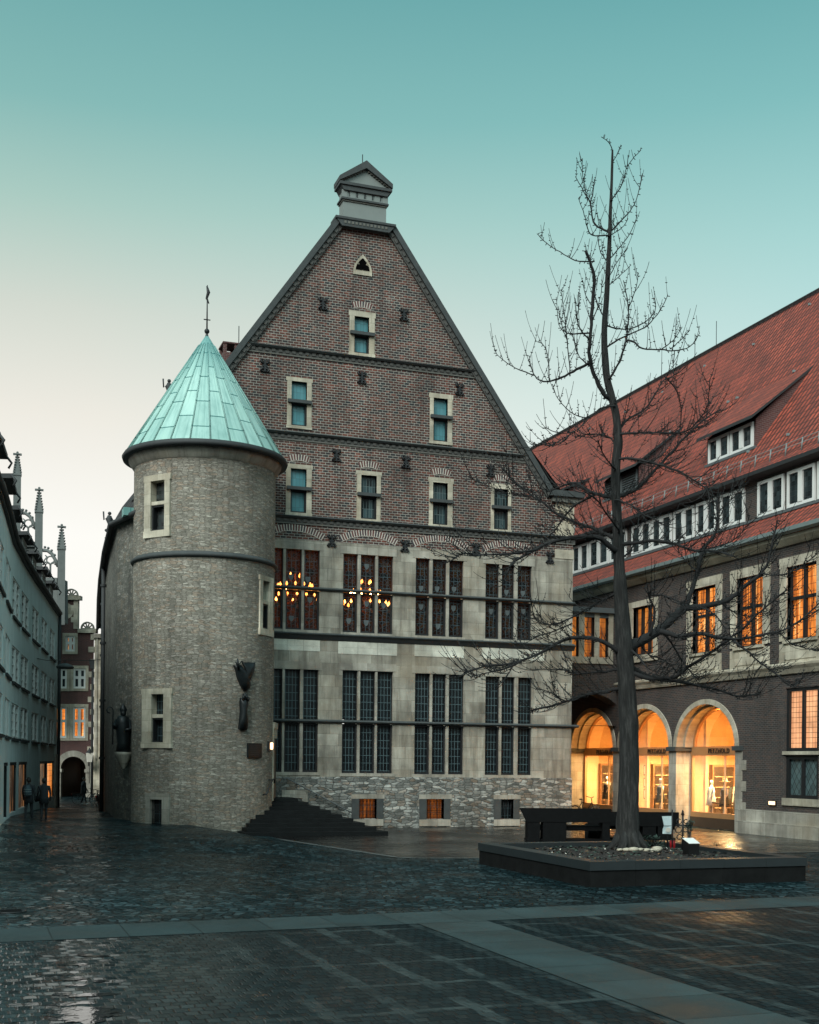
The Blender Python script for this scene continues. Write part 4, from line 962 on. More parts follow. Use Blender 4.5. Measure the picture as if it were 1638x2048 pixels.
# bishop figure on the hall's side wall, left of the tower
Y_ = 52.25
zb0 = onY(246,1504,Y_)[1]; zt0 = onY(246,1417,Y_)[1]; H = zt0-zb0; xs = onY(246,1460,Y_)[0]
t = thing('bishop_statue', 'dark statue of a bishop with crozier on a wall bracket', 'statue', (xs,Y_,zb0)); m = MB()
m.tube([(xs,Y_,zb0),(xs+.02,Y_,zb0+H*.2),(xs,Y_,zb0+H*.45),(xs-.02,Y_,zb0+H*.68),(xs,Y_,zb0+H*.80),(xs,Y_,zb0+H*.84)], [.30,.26,.29,.31,.24,.10], 12)
m.sphere((xs,Y_-.03,zb0+H*.885), .135, 10, 0, (.9,1,1.15))
m.lathe([(.13,0),(.165,.10),(.10,.22),(.01,.36)], (xs,Y_,zb0+H*.92), 10)
m.tube([(xs-.25,Y_-.05,zb0+H*.72),(xs-.36,Y_-.2,zb0+H*.55),(xs-.42,Y_-.28,zb0+H*.64)], [.11,.09,.06], 7)
m.tube([(xs+.22,Y_-.05,zb0+H*.72),(xs+.3,Y_-.2,zb0+H*.52),(xs+.05,Y_-.3,zb0+H*.5)], [.11,.09,.06], 7)
m.build('figure', M['bronze'], t)
m = MB(); cx_ = xs-.44; m.tube([(cx_,Y_-.28,zb0+.3),(cx_,Y_-.28,zb0+H*.92)]+[(cx_-.13+.13*math.cos(q),Y_-.28,zb0+H*.95+.13*math.sin(q)) for q in (0,.8,1.6,2.4,3.2,4.,4.8)], .028, 6); m.build('crozier', M['bronze'], t)
m = MB(); m.lathe([(.05,-.7),(.18,-.45),(.34,-.12),(.38,0),(.01,0)], (xs+.05,Y_+.05,zb0), 10); m.build('bracket', M['stonegrey'], t)
# ------------------------------------------------------------------ RIGHT WING
RX = 31.7
PR = Pl((RX, 0), (0, 1), (1, 0))            # u = world y, d = into the wing
R_ = lambda x, y: onX(x, y, RX)
wing = thing('brick_wing', 'long dark brick building with red tiled roof and shop arcade on the right', 'building', (RX, 45., 0))
Y0, Y1 = 26., 104.; ZE = 12.45
arcs = [(48.95, 2.42), (54.45, 2.42), (59.95, 2.42)]; zsp = 3.78; ez = .82
upw = []          # (outer u0,u1,z0,z1, opening u0,u1,z0,z1)
for c in (35.05, 38.5, 41.98, 45.54, 49.1):
    upw.append((c-1.42, c+1.42, 7.2, 11.56, c-.97, c+.97, 8.12, 11.15))
w1 = (53.2, 55.95, 8.1, 11.2, 53.55, 55.6, 8.45, 10.9)
gw = (40.9-.02, 43.0, 3.55, 6.15); gw2 = (40.9-.02, 43.0, 1.62, 3.36)
gwB = (34., 36.1, 3.55, 6.15); gwB2 = (34., 36.1, 1.62, 3.36)
ztopA = zsp+2.42*ez+.25
holes = [w[4:]+(.3,) for w in upw]+[w1[4:]+(.3,), gw+(.3,), gw2+(.3,), gwB+(.3,), gwB2+(.3,)]
for c, r in arcs: holes += [(c-r, c+r, -.3, zsp, .0), (c-r, c+r, zsp, ztopA, .0)]
b = MB(); wall(b, PR, [(Y0,-.3),(Y1,-.3),(Y1,ZE),(Y0,ZE)], holes)
for c, r in arcs: arch_fill(b, PR, c, zsp, r, ez, ztopA, 0.)
b.face([(RX,Y0,-.3),(RX+20,Y0,-.3),(RX+20,Y0,ZE),(RX,Y0,ZE)]); b.face([(RX,Y1,-.3),(RX+20,Y1,-.3),(RX+20,Y1,ZE),(RX,Y1,ZE)])
b.build('brick_wall', M['brickdark'], wing)
# plinth (only the solid part right of the arcade)
b = MB(); b.pbox(PR, Y0, 46.06, -.3, 1.05, -.16, .0); b.pbox(PR, Y0, 46.06, -.3, .55, -.30, -.16); b.build('stone_plinth', M['stonegrey'], wing)
# band course
b = MB(); b.pprism(Pl((RX,0),(1,0),(0,1)), [(-.28,7.05),(-.28,7.14),(0,7.22),(0,6.72),(-.10,6.74),(-.18,6.92)], Y0, 57.1); b.build('band_course', M['stone'], wing)
# eaves: moulded cornice + gutter
b = MB(); b.pprism(Pl((RX,0),(1,0),(0,1)), [(-.10,12.05),(-.34,12.28),(-.36,12.42),(.2,12.42),(.2,12.05)], Y0-.2, Y1); b.build('cornice', M['stone'], wing)
b = MB(); b.pprism(Pl((RX,0),(1,0),(0,1)), [(-.44,12.42),(-.62,12.50),(-.64,12.66),(-.56,12.66),(-.52,12.54),(-.40,12.50)], Y0-.2, Y1); b.build('gutter', M['gutter'], wing)
# pillars of the arcade: stone, with impost blocks; archivolts
def pillar(u0, u1, z1=zsp-.18, q=False):
    b = MB()
    b.pbox(PR, u0, u1, -.3, z1, -.03, .78); b.pbox(PR, u0-.10, u1+.10, z1, zsp+.02, -.14, .84, 1)
    z = .9; k = 0
    while q and z < 3.3: b.pbox(PR, 45.72 if k % 2 == 0 else 46.0, 46.07, z, z+.44, -.034, .2); z += .46; k += 1
    b.build('arcade_pillar', [M['stonegrey'], M['trimdark']], wing)
pillar(46.07, arcs[0][0]-arcs[0][1], q=True)
pillar(arcs[0][0]+arcs[0][1], arcs[1][0]-arcs[1][1]); pillar(arcs[1][0]+arcs[1][1], arcs[2][0]-arcs[2][1]); pillar(arcs[2][0]+arcs[2][1], 63.)
for c, r in arcs:
    b = MB(); b.ring(PR, c, zsp, r-.03, r+.26, 0., PI, 28, -.05, .35, 0, ez); b.ring(PR, c, zsp, r-.16, r-.02, 0., PI, 28, .34, .78, 0, ez)
    b.build('archivolt', M['stone'], wing)
# window surrounds
def cross_window(u0,u1,z0,z1,ou0,ou1,oz0,oz1, mat, apron=True, lights=2, zt=None):
    f = MB(); f.pbox(PR, ou0, u0, z0, z1, -.07, .3); f.pbox(PR, u1, ou1, z0, z1, -.07, .3); f.pbox(PR, ou0-.03, ou1+.03, z1, oz1, -.075, .3)
    if apron:
        f.pbox(PR, ou0, ou1, oz0, z0-.12, -.06, .02); f.pbox(PR, ou0+.42, ou1-.42, oz0+.12, z0-.22, -.09, -.06); f.pbox(PR, u0-.12, u1+.12, z0-.12, z0, -.16, .3)
    else: f.pbox(PR, ou0, ou1, oz0, z0, -.1, .3)
    w = f.build('window', M['stone'], wing)
    p = MB(); p.face([PR(u0,z0,.25),PR(u1,z0,.25),PR(u1,z1,.25),PR(u0,z1,.25)], [(u0,z0),(u1,z0),(u1,z1),(u0,z1)]); p.build('pane', mat, w)
    c = MB(); t = .075
    c.pbox(PR,u0,u0+t,z0,z1,.14,.24); c.pbox(PR,u1-t,u1,z0,z1,.14,.24); c.pbox(PR,u0+t,u1-t,z0,z0+t,.14,.24); c.pbox(PR,u0+t,u1-t,z1-t,z1,.14,.24)
    for k in range(1, lights):
        uu = u0+(u1-u0)*k/lights; c.pbox(PR,uu-.07,uu+.07,z0+t,z1-t,.10,.235)
    if apron: zz = z0+(z1-z0)*.57; c.pbox(PR,u0+t,u1-t,zz-.07,zz+.07,.12,.238)
    c.build('casement', M['iron'], w)
    return w
for w in upw: cross_window(*w[4:], *w[:4], M['litwin'])
cross_window(*w1[4:], *w1[:4], M['litlink'], False, 3)
for g, mat in ((gw,'litpale'),(gw2,'diamond'),(gwB,'litpale'),(gwB2,'diamond')):
    u0,u1,z0,z1 = g; f = MB()
    f.pbox(PR, u0-.12, u1+.12, z0-.14 if z0 > 3 else z0-.3, z0, -.07, .3); 
    w = f.build('ground_window', M['stone'], wing); c = MB()
    c.pbox(PR,u0,u0+.17,z0,z1,.06,.2); c.pbox(PR,u1-.17,u1,z0,z1,.06,.2); c.pbox(PR,u0+.17,u1-.17,z1-.14,z1,.06,.2); c.pbox(PR,u0+.17,u1-.17,z0,z0+.14,.06,.2); c.pbox(PR,(u0+u1)/2-.07,(u0+u1)/2+.07,z0+.14,z1-.14,.06,.2)
    c.build('casement', M['iron'], w)
    p = MB(); p.face([PR(u0,z0,.17),PR(u1,z0,.17),PR(u1,z1,.17),PR(u0,z1,.17)], [(u0,z0),(u1,z0),(u1,z1),(u0,z1)]); p.build('pane', M[mat], w)
# roof -----------------------------------------------------------
XD = RX+.95; ZS = None                     # strip-dormer face plane
def onXD(x, y): return onX(x, y, XD)
zs_ = [onXD(x, y)[1] for x, y in ((1265,1117),(1430,1062),(1516,1033),(1632,997))]; ZS = sum(zs_)/4
zt_ = [onXD(x, y)[1] for x, y in ((1303,1045),(1490,975),(1516,963),(1629,923))]; ZT = sum(zt_)/4
XR = 42.; ZR = 3+18.95*XR/RX               # ridge
XE, ZE2 = RX+.55, ZT+.34                   # edge of the main slope above the windows
slope = (ZR-ZE2)/(XR-XE)
b = MB()
def slopeq(x0,z0,x1,z1,y0,y1,m=0):
    L = math.hypot(x1-x0,z1-z0); b.face([(x0,y0,z0),(x0,y1,z0),(x1,y1,z1),(x1,y0,z1)], [(y0,0),(y1,0),(y1,L),(y0,L)], m)
slopeq(RX-.5,12.62,XD,ZS-.10,Y0,Y1)                     # lower apron
slopeq(XE,ZE2,XE+.9,ZE2+.75,Y0,Y1); slopeq(XE+.9,ZE2+.75,XR,ZR,Y0,Y1)  # main slope with a slight kick
slopeq(XR,ZR,XR+10,12.4,Y0,Y1)
b.face([(RX,Y0,12.4),(XD,Y0,ZS),(XE,Y0,ZE2),(XR,Y0,ZR),(XR+10,Y0,12.4)]); b.face([(RX,Y1,12.4),(XD,Y1,ZS),(XE,Y1,ZE2),(XR,Y1,ZR),(XR+10,Y1,12.4)])
roof = b.build('roof', M['tiles'], wing)
b = MB(); b.tube([(XR,Y0,ZR),(XR,Y1,ZR)], .16, 8)
for k in range(int((Y1-Y0)/.42)): b.lathe([(.16,-.02),(.19,.02),(.16,.05)], (XR,Y0+k*.42,ZR), 6)
b.build('ridge_tiles', M['tilesdark'], roof)
b = MB(); b.pprism(Pl((0,0),(1,0),(0,1)), [(XE-.10,ZE2-.10),(XE-.12,ZE2+.06),(XE+.05,ZE2+.08),(XD+.1,ZE2-.06),(XD+.1,ZE2-.22)], Y0, Y1); b.build('dormer_gutter', M['slate'], wing)
# snow guard
b = MB()
for dz in (.12,.30): b.tube([(XE+.62,Y0,ZE2+.70+dz),(XE+.62,Y1,ZE2+.70+dz)], .018, 5)
for k in range(int((Y1-Y0)/1.1)):
    y = Y0+k*1.1; b.tube([(XE+.55,y,ZE2+.45),(XE+.62,y,ZE2+1.02)], .03, 5)
b.build('snow_guard', M['gutter'], roof)
# strip dormer face: brick piers, white windows
b = MB(); b.box(XD+.02, XD+.3, Y0, Y1, ZS-.2, ZE2-.06); b.build('dormer_wall', M['brickdark'], wing)
b = MB(); b.box(XD-.14, XD+.02, Y0, Y1, ZS-.16, ZS-.05); b.build('dormer_sill', M['lead'], wing)
ysets = [(1265,1303.7),(1305,1345.5),(1348.6,1390.5),(1393.6,1435),(1441.7,1491),(1516,1570),(1575,1632)]
ywin = [tuple(sorted((onXD(a,1000)[0], onXD(c,1000)[0]))) for a, c in ysets]
W = sum(a[1]-a[0] for a in ywin)/len(ywin)
for px in ((1145.5,1178),(1179.6,1218),(1220,1254)): ywin.append(tuple(sorted((onXD(px[0],1120)[0], onXD(px[1],1120)[0]))))
yl = min(a[0] for a in ywin)
for k in range(5): ywin.append((yl-(W+.1)*(k+1)-(.8 if k>1 else 0), yl-(W+.1)*(k+1)+W-(.8 if k>1 else 0)))
yh = max(a[1] for a in ywin)
for k in range(4): ywin.append((yh+.9+k*(W+.08), yh+.9+k*(W+.08)+W))
PD = Pl((XD,0),(0,1),(1,0))
def white_window(owner, pl, u0,u1,z0,z1, d=0., lights=2, name='white_window', glassm='dormerglass'):
    f = MB(); t = .135
    f.pbox(pl,u0,u0+t,z0,z1,d-.07,d+.03); f.pbox(pl,u1-t,u1,z0,z1,d-.07,d+.03); f.pbox(pl,u0+t,u1-t,z0,z0+t,d-.07,d+.03); f.pbox(pl,u0+t,u1-t,z1-t,z1,d-.07,d+.03)
    for k in range(1,lights): uu = u0+(u1-u0)*k/lights; f.pbox(pl,uu-.15,uu+.15,z0+t,z1-t,d-.09,d+.03)
    w = f.build(name, M['white'], owner)
    p = MB(); p.face([pl(u0,z0,d-.015),pl(u1,z0,d-.015),pl(u1,z1,d-.015),pl(u0,z1,d-.015)], [(u0,z0),(u1,z0),(u1,z1),(u0,z1)]); p.build('pane', M[glassm], w)
    return w
for a, c in ywin: white_window(wing, PD, a+.03, c-.03, ZS, ZT, 0.)
# upper shed dormers
def onroof(x, y):
    d = ray(x, y); X1, Z1 = XE+.9, ZE2+.75; s = (ZR-Z1)/(XR-X1)
    t = (Z1-s*X1-CZ)/(d[2]-s*d[0]); return Vector((d[0]*t, d[1]*t, CZ+d[2]*t))
def shed(pl_, pr_, h, top_px, lights, glassm, nm):
    A = onroof(*pl_); B = onroof(*pr_); X = (A.x+B.x)/2; z0 = (A.z+B.z)/2; ya, yb = max(A.y,B.y), min(A.y,B.y)
    T = onroof(*top_px); z1 = z0+h
    d = MB(); q = [(X-.42,yb-.38,z1+.05),(X-.42,ya+.45,z1+.05),(T.x,ya+1.1,T.z),(T.x,yb-.15,T.z)]
    # bell-cast roof: low pitch at the front, sweeping up to the slope
    n = 8
    for i in range(n):
        t0,t1 = i/n,(i+1)/n
        def row(t):
            zz = (z1+.05)+(T.z-z1-.05)*t; xx = X-.42+(T.x-X+.42)*t
            return (xx, yb-.38+.25*t, zz), (xx, ya+.45+.55*t, zz)
        (a0,a1),(b0,b1) = row(t0),row(t1); L0 = 4.*t0; L1 = 4.*t1
        d.face([a0,a1,b1,b0], [(a0[1],L0),(a1[1],L0),(b1[1],L1),(b0[1],L1)])
        u = lambda p: (p[0],p[1],p[2]-.14)
        d.face([a0,b0,u(b0),u(a0)], m=1); d.face([a1,b1,u(b1),u(a1)], m=1); d.face([u(a0),u(a1),u(b1),u(b0)], m=1)
    d.face([(X-.42,yb-.38,z1+.05),(X-.42,ya+.45,z1+.05),(X-.42,ya+.45,z1-.09),(X-.42,yb-.38,z1-.09)], m=1)
    dm = d.build('shed_dormer', [M['tiles'], M['slate']], wing)
    ch = MB()
    for y in (yb-.12, ya+.12):
        ch.face([(X,y,z0-.2),(T.x,y,T.z),(X,y,z1)], [(0,z0),(T.x-X,T.z),(0,z1)])
    ch.face([(X+.06,yb-.12,z0-.3),(X+.06,ya+.12,z0-.3),(X+.06,ya+.12,z1),(X+.06,yb-.12,z1)])
    ch.build('cheek', M['brickfar'], dm)
    PX = Pl((X,0),(0,1),(1,0)); L = (ya-yb)/lights
    for k in range(lights):
        if nm == 'louvre':
            f = MB(); u0,u1 = yb+L*k+.05, yb+L*(k+1)-.05
            f.pbox(PX,u0,u0+.08,z0+.05,z1-.1,-.06,.04); f.pbox(PX,u1-.08,u1,z0+.05,z1-.1,-.06,.04)
            for j in range(7): zz = z0+.1+(z1-z0-.25)*j/7; f.pbox(PX,u0+.08,u1-.08,zz,zz+.05,-.05,.03)
            f.build('louvre', M['lead'], dm)
        else: white_window(dm, PX, yb+L*k+.05, yb+L*(k+1)-.05, z0+.05, z1-.1, 0., 2, 'window', glassm)
    l = MB(); l.pbox(PX, yb-.2, ya+.2, z0-.08, z0+.05, -.1, .1); l.build('sill', M['lead'], dm)
    return z0, z1, X, (ya, yb), T
h1 = onX(1507,843,onroof(1507,900).x)[1]-onroof(1507,900).z
shed((1418,930),(1507,897), h1, (1587,748), 2, 'dormerglass', 'window')
shed((1212,1000),(1274,977), 1.15, (1341,862), 2, 'dormerglass', 'louvre')
shed((1100,1030),(1134,1018), 1.15, (1156,966), 2, 'dormerglass', 'louvre')
b = MB()
for x, y in ((1589,744),(1508,690),(1410,733),(1325,785),(1251,825),(1180,858),(1620,610),(1475,797),(1457,805),(1577,871),(1497,905),(1342,865)):
    p = onroof(x, y); b.box(p.x-.09,p.x+.05,p.y-.05,p.y+.05,p.z-.02,p.z+.09)
b.build('roof_hooks', M['gutter'], roof)
for x, y0, y1 in ((1432.5,672,700),(1417,640,712)):
    pass
for px in (1432.5, 1390):
    b = MB(); p = onX(px, 690, XR); b.tube([(XR,p[0],ZR-.2),(XR,p[0],ZR+1.6)], .02, 5)
    b.build('lightning_rod', M['iron'], roof)

# shops in the arcade ---------------------------------------------
GX = RX+.80
PS = Pl((GX,0),(0,1),(1,0))
def text_mesh(s, size, depth=.02):
    cu = bpy.data.curves.new('lettering', 'FONT'); cu.body = s; cu.size = size; cu.extrude = depth; cu.align_x = 'CENTER'; cu.align_y = 'CENTER'; cu.space_character = 1.15; cu.offset = .004
    o = bpy.data.objects.new('lettering', cu); C.objects.link(o); bpy.context.view_layer.update()
    me = bpy.data.meshes.new_from_object(o); bpy.data.objects.remove(o); bpy.data.curves.remove(cu); return me
for i, (c, r) in enumerate(arcs):
    # shop front: fascia beam, lunette, window, dark base
    zf0, zf1 = onX(1420, 1511, GX)[1], onX(1420, 1493, GX)[1]
    f = MB(); f.pbox(PS, c-r, c+r, zf0, zf1, -.04, .12); f.pbox(PS, c-r, c+r, .48, .72, -.02, .12); 
    f.ring(PS, c, zsp, r-.30, r+.1, 0., PI, 24, -.02, .12, 0, ez)
    for uu in (c-r, c+r-.14): f.pbox(PS, uu, uu+.14, .72, zf0, -.02, .12)
    sf = f.build('shop_front', M['fascia'], wing)
    p = MB(); p.face([PS(c-r,.72,.05),PS(c+r,.72,.05),PS(c+r,zf0,.05),PS(c-r,zf0,.05)])
    pts = [(c+(r-.28)*math.cos(PI*k/24), max(zf1, zsp+(r-.28)*ez*math.sin(PI*k/24))) for k in range(25)]
    p.face([PS(u,z,.05) for u,z in pts]); p.build('shop_glass', M['clear'], sf)
    b2 = MB(); b2.pbox(PS, c-r, c+r, -.2, .48, -.05, .12); b2.build('shop_base', M['shopdark'], sf)
    u = MB(); 
    for uu in (c-.35,): u.pbox(PS, uu-.03, uu+.03, .72, zf0, .03, .09)
    u.build('mullion', M['shopwall'], sf)
    sg = thing('shop_sign', ['dark lettering PETZHOLD on the fascia of the rightmost arch', 'dark lettering PETZHOLD on the fascia of the middle arch partly behind the trunk', 'dark lettering PETZHOLD on the fascia in the far arch by the passage'][i], 'sign', (GX-.07, c, (zf0+zf1)/2), 0, 'shop signs in the arcade')
    me = text_mesh('PETZHOLD', .31); me.materials.append(M['letters'])
    o = bpy.data.objects.new('lettering', me); C.objects.link(o); o.parent = sg; o.rotation_euler = (PI/2, 0, -PI/2)
# interior: one long room behind the three fronts, cream walls
room = MB(); xA, xB = GX+.15, GX+3.6; ya, yb = 46.2, 63.2
room.face([(xB,ya,.45),(xB,yb,.45),(xB,yb,6.0),(xB,ya,6.0)])
room.face([(xA,ya,.45),(xB,ya,.45),(xB,ya,6.),(xA,ya,6.)]); room.face([(xA,yb,.45),(xB,yb,.45),(xB,yb,6.),(xA,yb,6.)])
room.face([(xA,ya,.45),(xB,ya,.45),(xB,yb,.45),(xA,yb,.45)]); room.face([(xA,ya,6.),(xB,ya,6.),(xB,yb,6.),(xA,yb,6.)])
for (c, r) in arcs[1:]:
    y = c-r-.35; room.box(xA+.8, xB, y-.1, y+.1, .45, 6.)
room.build('shop_interior', M['shopwall'], wing)
for i, (c, r) in enumerate(arcs):
    ld = bpy.data.lights.new('arch_downlight', 'AREA'); ld.shape = 'DISK'; ld.size = .12; ld.energy = 95; ld.color = (1., .44, .11)
    lo = bpy.data.objects.new('arch_downlight', ld); C.objects.link(lo); lo.location = (RX+.46, c, zsp+(r-.16)*ez-.05); lo.rotation_euler = (0, 0, 0)
    ld = bpy.data.lights.new('shop_ceiling_lamp', 'AREA'); ld.shape = 'RECTANGLE'; ld.size = 2.6; ld.size_y = 2.2; ld.energy = 430; ld.color = (1., .42, .10)
    lo = bpy.data.objects.new('shop_ceiling_lamp', ld); C.objects.link(lo); lo.location = (GX+1.5, c, 5.9); lo.rotation_euler = (0, .25, 0)
    ld = bpy.data.lights.new('display_lamp', 'AREA'); ld.shape = 'DISK'; ld.size = .5; ld.energy = 700; ld.color = (1., .62, .27)
    lo = bpy.data.objects.new('display_lamp', ld); C.objects.link(lo); lo.location = (GX+1.1, c+.6, 3.45); lo.rotation_euler = (0, .1, 0)
def shop_group(k): return 'shop window display'
XD1 = GX+.55
def mannequin(y, x, lab, hat=None, dress='cloth_dark', pale=False, face=-1):
    t = thing('mannequin', lab, 'mannequin', (x, y, .46)); m = MB()
    m.tube([(0,-.09,0),(0,-.09,.45),(0,-.085,.85)], [.05,.06,.085], 8); m.tube([(.05,.1,0),(.03,.1,.45),(0,.085,.85)], [.05,.06,.085], 8)
    m.tube([(0,0,.8),(0,0,1.0),(0,0,1.18),(0,0,1.38),(0,0,1.47),(0,0,1.56)], [.16,.13,.15,.17,.07,.05], 10)
    m.sphere((0,0,1.66), .105, 10, 0, (.95,.85,1.2))
    m.tube([(0,-.19,1.38),(-.04,-.27,1.12),(-.16,-.22,.92)], [.055,.045,.032], 7); m.tube([(0,.19,1.38),(-.02,.28,1.12),(.02,.27,.86)], [.055,.045,.032], 7)
    m.build('body', M['cloth_pale'], t, local=True)
    d = MB(); d.tube([(0,0,.55),(0,0,.95),(0,0,1.05),(0,0,1.25),(0,0,1.42)], [.27,.20,.16,.19,.14], 12); d.build('dress', M[dress], t, local=True)
    if hat:
        h = MB(); h.lathe([(.26,1.70),(.25,1.73),(.13,1.74),(.12,1.86),(.01,1.89)], (0,0,0), 14); h.build('hat', M[hat], t, local=True)
    return t
mannequin(49.35, XD1, 'mannequin in a wide brown hat and dark skirt in the rightmost shop window', 'fascia', 'cloth_dark')
mannequin(50.7, XD1+.15, 'mannequin in pale dress beside the hatted one in the rightmost window', None, 'cloth_pale')
mannequin(55.05, XD1, 'mannequin in grey blue dress in the middle shop window', None, 'cloth_blue')
mannequin(60.8, XD1+.05, 'mannequin in dark coat in the far shop window', None, 'cloth_dark')
def display_table(y, lab, n):
    t = thing('display_table', lab, 'table', (GX+.95, y, .46)); m = MB(); m.box(-.35,.35,-.55,.55,.66,.72); m.build('table_top', M['shopdark'], t, local=True)
    for sx in (-.3,.3):
        for sy in (-.5,.5): l = MB(); l.box(sx-.03,sx+.03,sy-.03,sy+.03,0,.66); l.build('leg', M['shopdark'], t, local=True)
    for k in range(n):
        h = .16+.1*((k*5)%3); v = MB(); v.lathe([(.05,0),(.085,h*.4),(.04,h*.8),(.05,h)], (0,0,0), 10)
        o = thing('vase', 'small dark vase on the low display table in the '+('rightmost' if y < 52 else 'middle')+' shop window', 'vase', (GX+.95+.12*(k%2), y-.4+.8*k/max(1,n-1), 1.18), 0, 'vases on the display tables'); v.build('body', M['shopdark'] if k % 2 else M['bronze'], o, local=True)
display_table(50.1, 'low dark display table in the rightmost shop window', 4); display_table(55.3, 'low dark display table in the middle shop window', 4)
def rail(y, x, lab, seed):
    r = random.Random(seed); t = thing('clothes_rail', lab, 'rail', (x, y, .46)); m = MB(); m.tube([(0,-.6,0),(0,-.6,1.5),(0,.6,1.5),(0,.6,0)], .018, 6); m.build('rail', M['iron'], t, local=True)
    for k in range(9):
        yy = -.5+k*.125; L = r.uniform(.6,1.05); w = r.uniform(.17,.24); g = MB(); g.hexa([(-w*1.15,yy-.03,1.45-L),(w*1.15,yy-.03,1.45-L),(w*1.15,yy+.03,1.45-L),(-w*1.15,yy+.03,1.45-L),(-w*.7,yy-.015,1.45),(w*.7,yy-.015,1.45),(w*.7,yy+.015,1.45),(-w*.7,yy+.015,1.45)])
        g.build('garment', M[r.choice(('cloth_dark','cloth_blue','cloth_pale','fascia','shopdark'))], t, local=True)
rail(50.2, GX+1.9, 'rail of hanging clothes in the rightmost shop', 1); rail(55.7, GX+1.9, 'rail of hanging clothes in the middle shop', 2); rail(61.4, GX+1.5, 'rail of hanging clothes in the far shop', 3)
def cabinet(y, x, lab):
    t = thing('cabinet', lab, 'cabinet', (x, y, .46), PI/2); m = MB(); m.box(0,.3,-.62,.62,0,2.5); m.build('case', M['fascia'], t, local=True)
    d = MB(); d.box(-.02,0,-.55,-.02,.1,2.4); d.box(-.02,0,.02,.55,.1,2.4); d.build('doors', M['shopdark'], t, local=True)
    s = MB()
    for k in range(4): s.box(-.06,-.02,-.5,.5,.4+k*.5,.44+k*.5)
    s.build('shelf', M['shopwall'], t, local=True)
cabinet(51.25, GX+1.75, 'tall brown cabinet behind the rightmost shop window'); cabinet(56.75, GX+1.75, 'tall brown cabinet behind the middle shop window'); cabinet(62.8, GX+1.9, 'tall brown cabinet behind the far shop window')
def lamp_hang(y, lab):
    t = thing('pendant_lamp', lab, 'lamp', (GX+1.6, y, 4.35), 0, 'wire pendant lamps in the arches'); m = MB()
    m.tube([(0,0,.2),(0,0,1.64)], .012, 5); m.build('cord', M['iron'], t, local=True)
    w = MB()
    for k in range(8):
        A = 2*PI*k/8; w.tube([(0,0,.35),(.22*math.cos(A),.22*math.sin(A),.2),(.34*math.cos(A),.34*math.sin(A),-.08)], .014, 4)
    w.lathe([(.34,-.08),(.36,-.06),(.34,-.04)], (0,0,0), 16); w.build('wire_shade', M['iron'], t, local=True)
    l = MB(); l.sphere((0,0,.0), .08, 8); l.build('light_bulb', M['lampwarm'], t, local=True)
lamp_hang(49.6,'wire pendant lamp in the rightmost arch'); lamp_hang(55.2,'wire pendant lamp in the middle arch'); lamp_hang(60.2,'wire pendant lamp in the far arch')
for y, z, s, pos in ((61.6,2.6,.3,'topmost'),(61.6,1.9,.28,'middle'),(61.6,1.25,.28,'lowest')):
    t = thing('picture', pos+' framed picture in the column of three inside the far shop', 'picture', (GX+3.56,y,z), 0, 'pictures in the far shop'); m = MB(); m.box(-.03,0,-s,s,-s,s); m.build('frame', M['shopdark'], t, local=True)
    m = MB(); m.box(-.036,-.03,-s*.75,s*.75,-s*.75,s*.75); m.build('print', M['cloth_pale'], t, local=True)
# lamp set low in the brick wall
p = onX(1546,1606,RX-.02); t = thing('wall_spot', 'small glowing oblong light low in the right brick wall', 'lamp', (RX-.02,p[0],p[1])); m = MB()
m.box(-.05,.02,-.24,.24,-.10,.10); m.build('housing', M['iron'], t, local=True); m = MB(); m.box(-.075,-.05,-.2,.2,-.07,.07); m.build('lens', M['lampwarm'], t, local=True)

# ------------------------------------------------------------------ LINK BUILDING with passage
LY = 57.3; PLk = Pl((0,LY),(1,0),(0,1)); L_ = lambda x,y: onY(x,y,LY)
link = thing('link_building', 'low flat-roofed brick link with dark archway between gable and wing', 'building', (29.2, LY, 0))
lx0, lx1 = HR-.02, RX; zl1 = 10.55
ac = L_(1182,1440)[0]; ar = 1.95; zsp2 = 4.95
lw = [rect(*q, f=L_) for q in ((1141,1226,1157,1313),(1168,1226,1188,1314),(1198,1226,1216,1315))]
lu0, lu1 = lw[0][0], lw[2][1]; lz0 = lw[1][2]; lz1 = lw[1][3]
b = MB(); wall(b, PLk, [(lx0,-.3),(lx1,-.3),(lx1,zl1),(lx0,zl1)], [(a[0],a[1],lz0,lz1,.25) for a in lw]+[(ac-ar,ac+ar,-.3,zsp2,1.0),(ac-ar,ac+ar,zsp2,zsp2+ar*.85+.2,0)])
arch_fill(b, PLk, ac, zsp2, ar, .85, zsp2+ar*.85+.2, 1.0)
b.build('brick_wall', M['brickdark'], link)
b = MB(); b.ring(PLk, ac, zsp2, ar, ar+.42, 0, PI, 26, -.02, .2, 0, .85); b.build('arch_ring', M['brickdark'], link)
b = MB()
for u0 in (ac-ar-.5, ac+ar-.05): b.pbox(PLk, u0, u0+.55, zsp2-.5, zsp2+.25, -.10, .4)
b.pbox(PLk, lx0, ac-ar, -.3, zsp2-.5, -.05, .3); b.pbox(PLk, ac+ar, lx1, -.3, zsp2-.5, -.05, .3)
b.build('arch_imposts', M['stonegrey'], link)
f = MB(); f.pbox(PLk, lx0, lx1-.25, lz0-.34, lz0, -.07, .25); f.pbox(PLk, lx0, lx1-.25, lz1, lz1+.3, -.07, .25)
for a, c in ((lx0,lw[0][0]),(lw[0][1],lw[1][0]),(lw[1][1],lw[2][0]),(lw[2][1],lx1-.25)):
    if c > a: f.pbox(PLk, a, c, lz0, lz1, -.06, .25)
w = f.build('window_band', M['stone'], link)
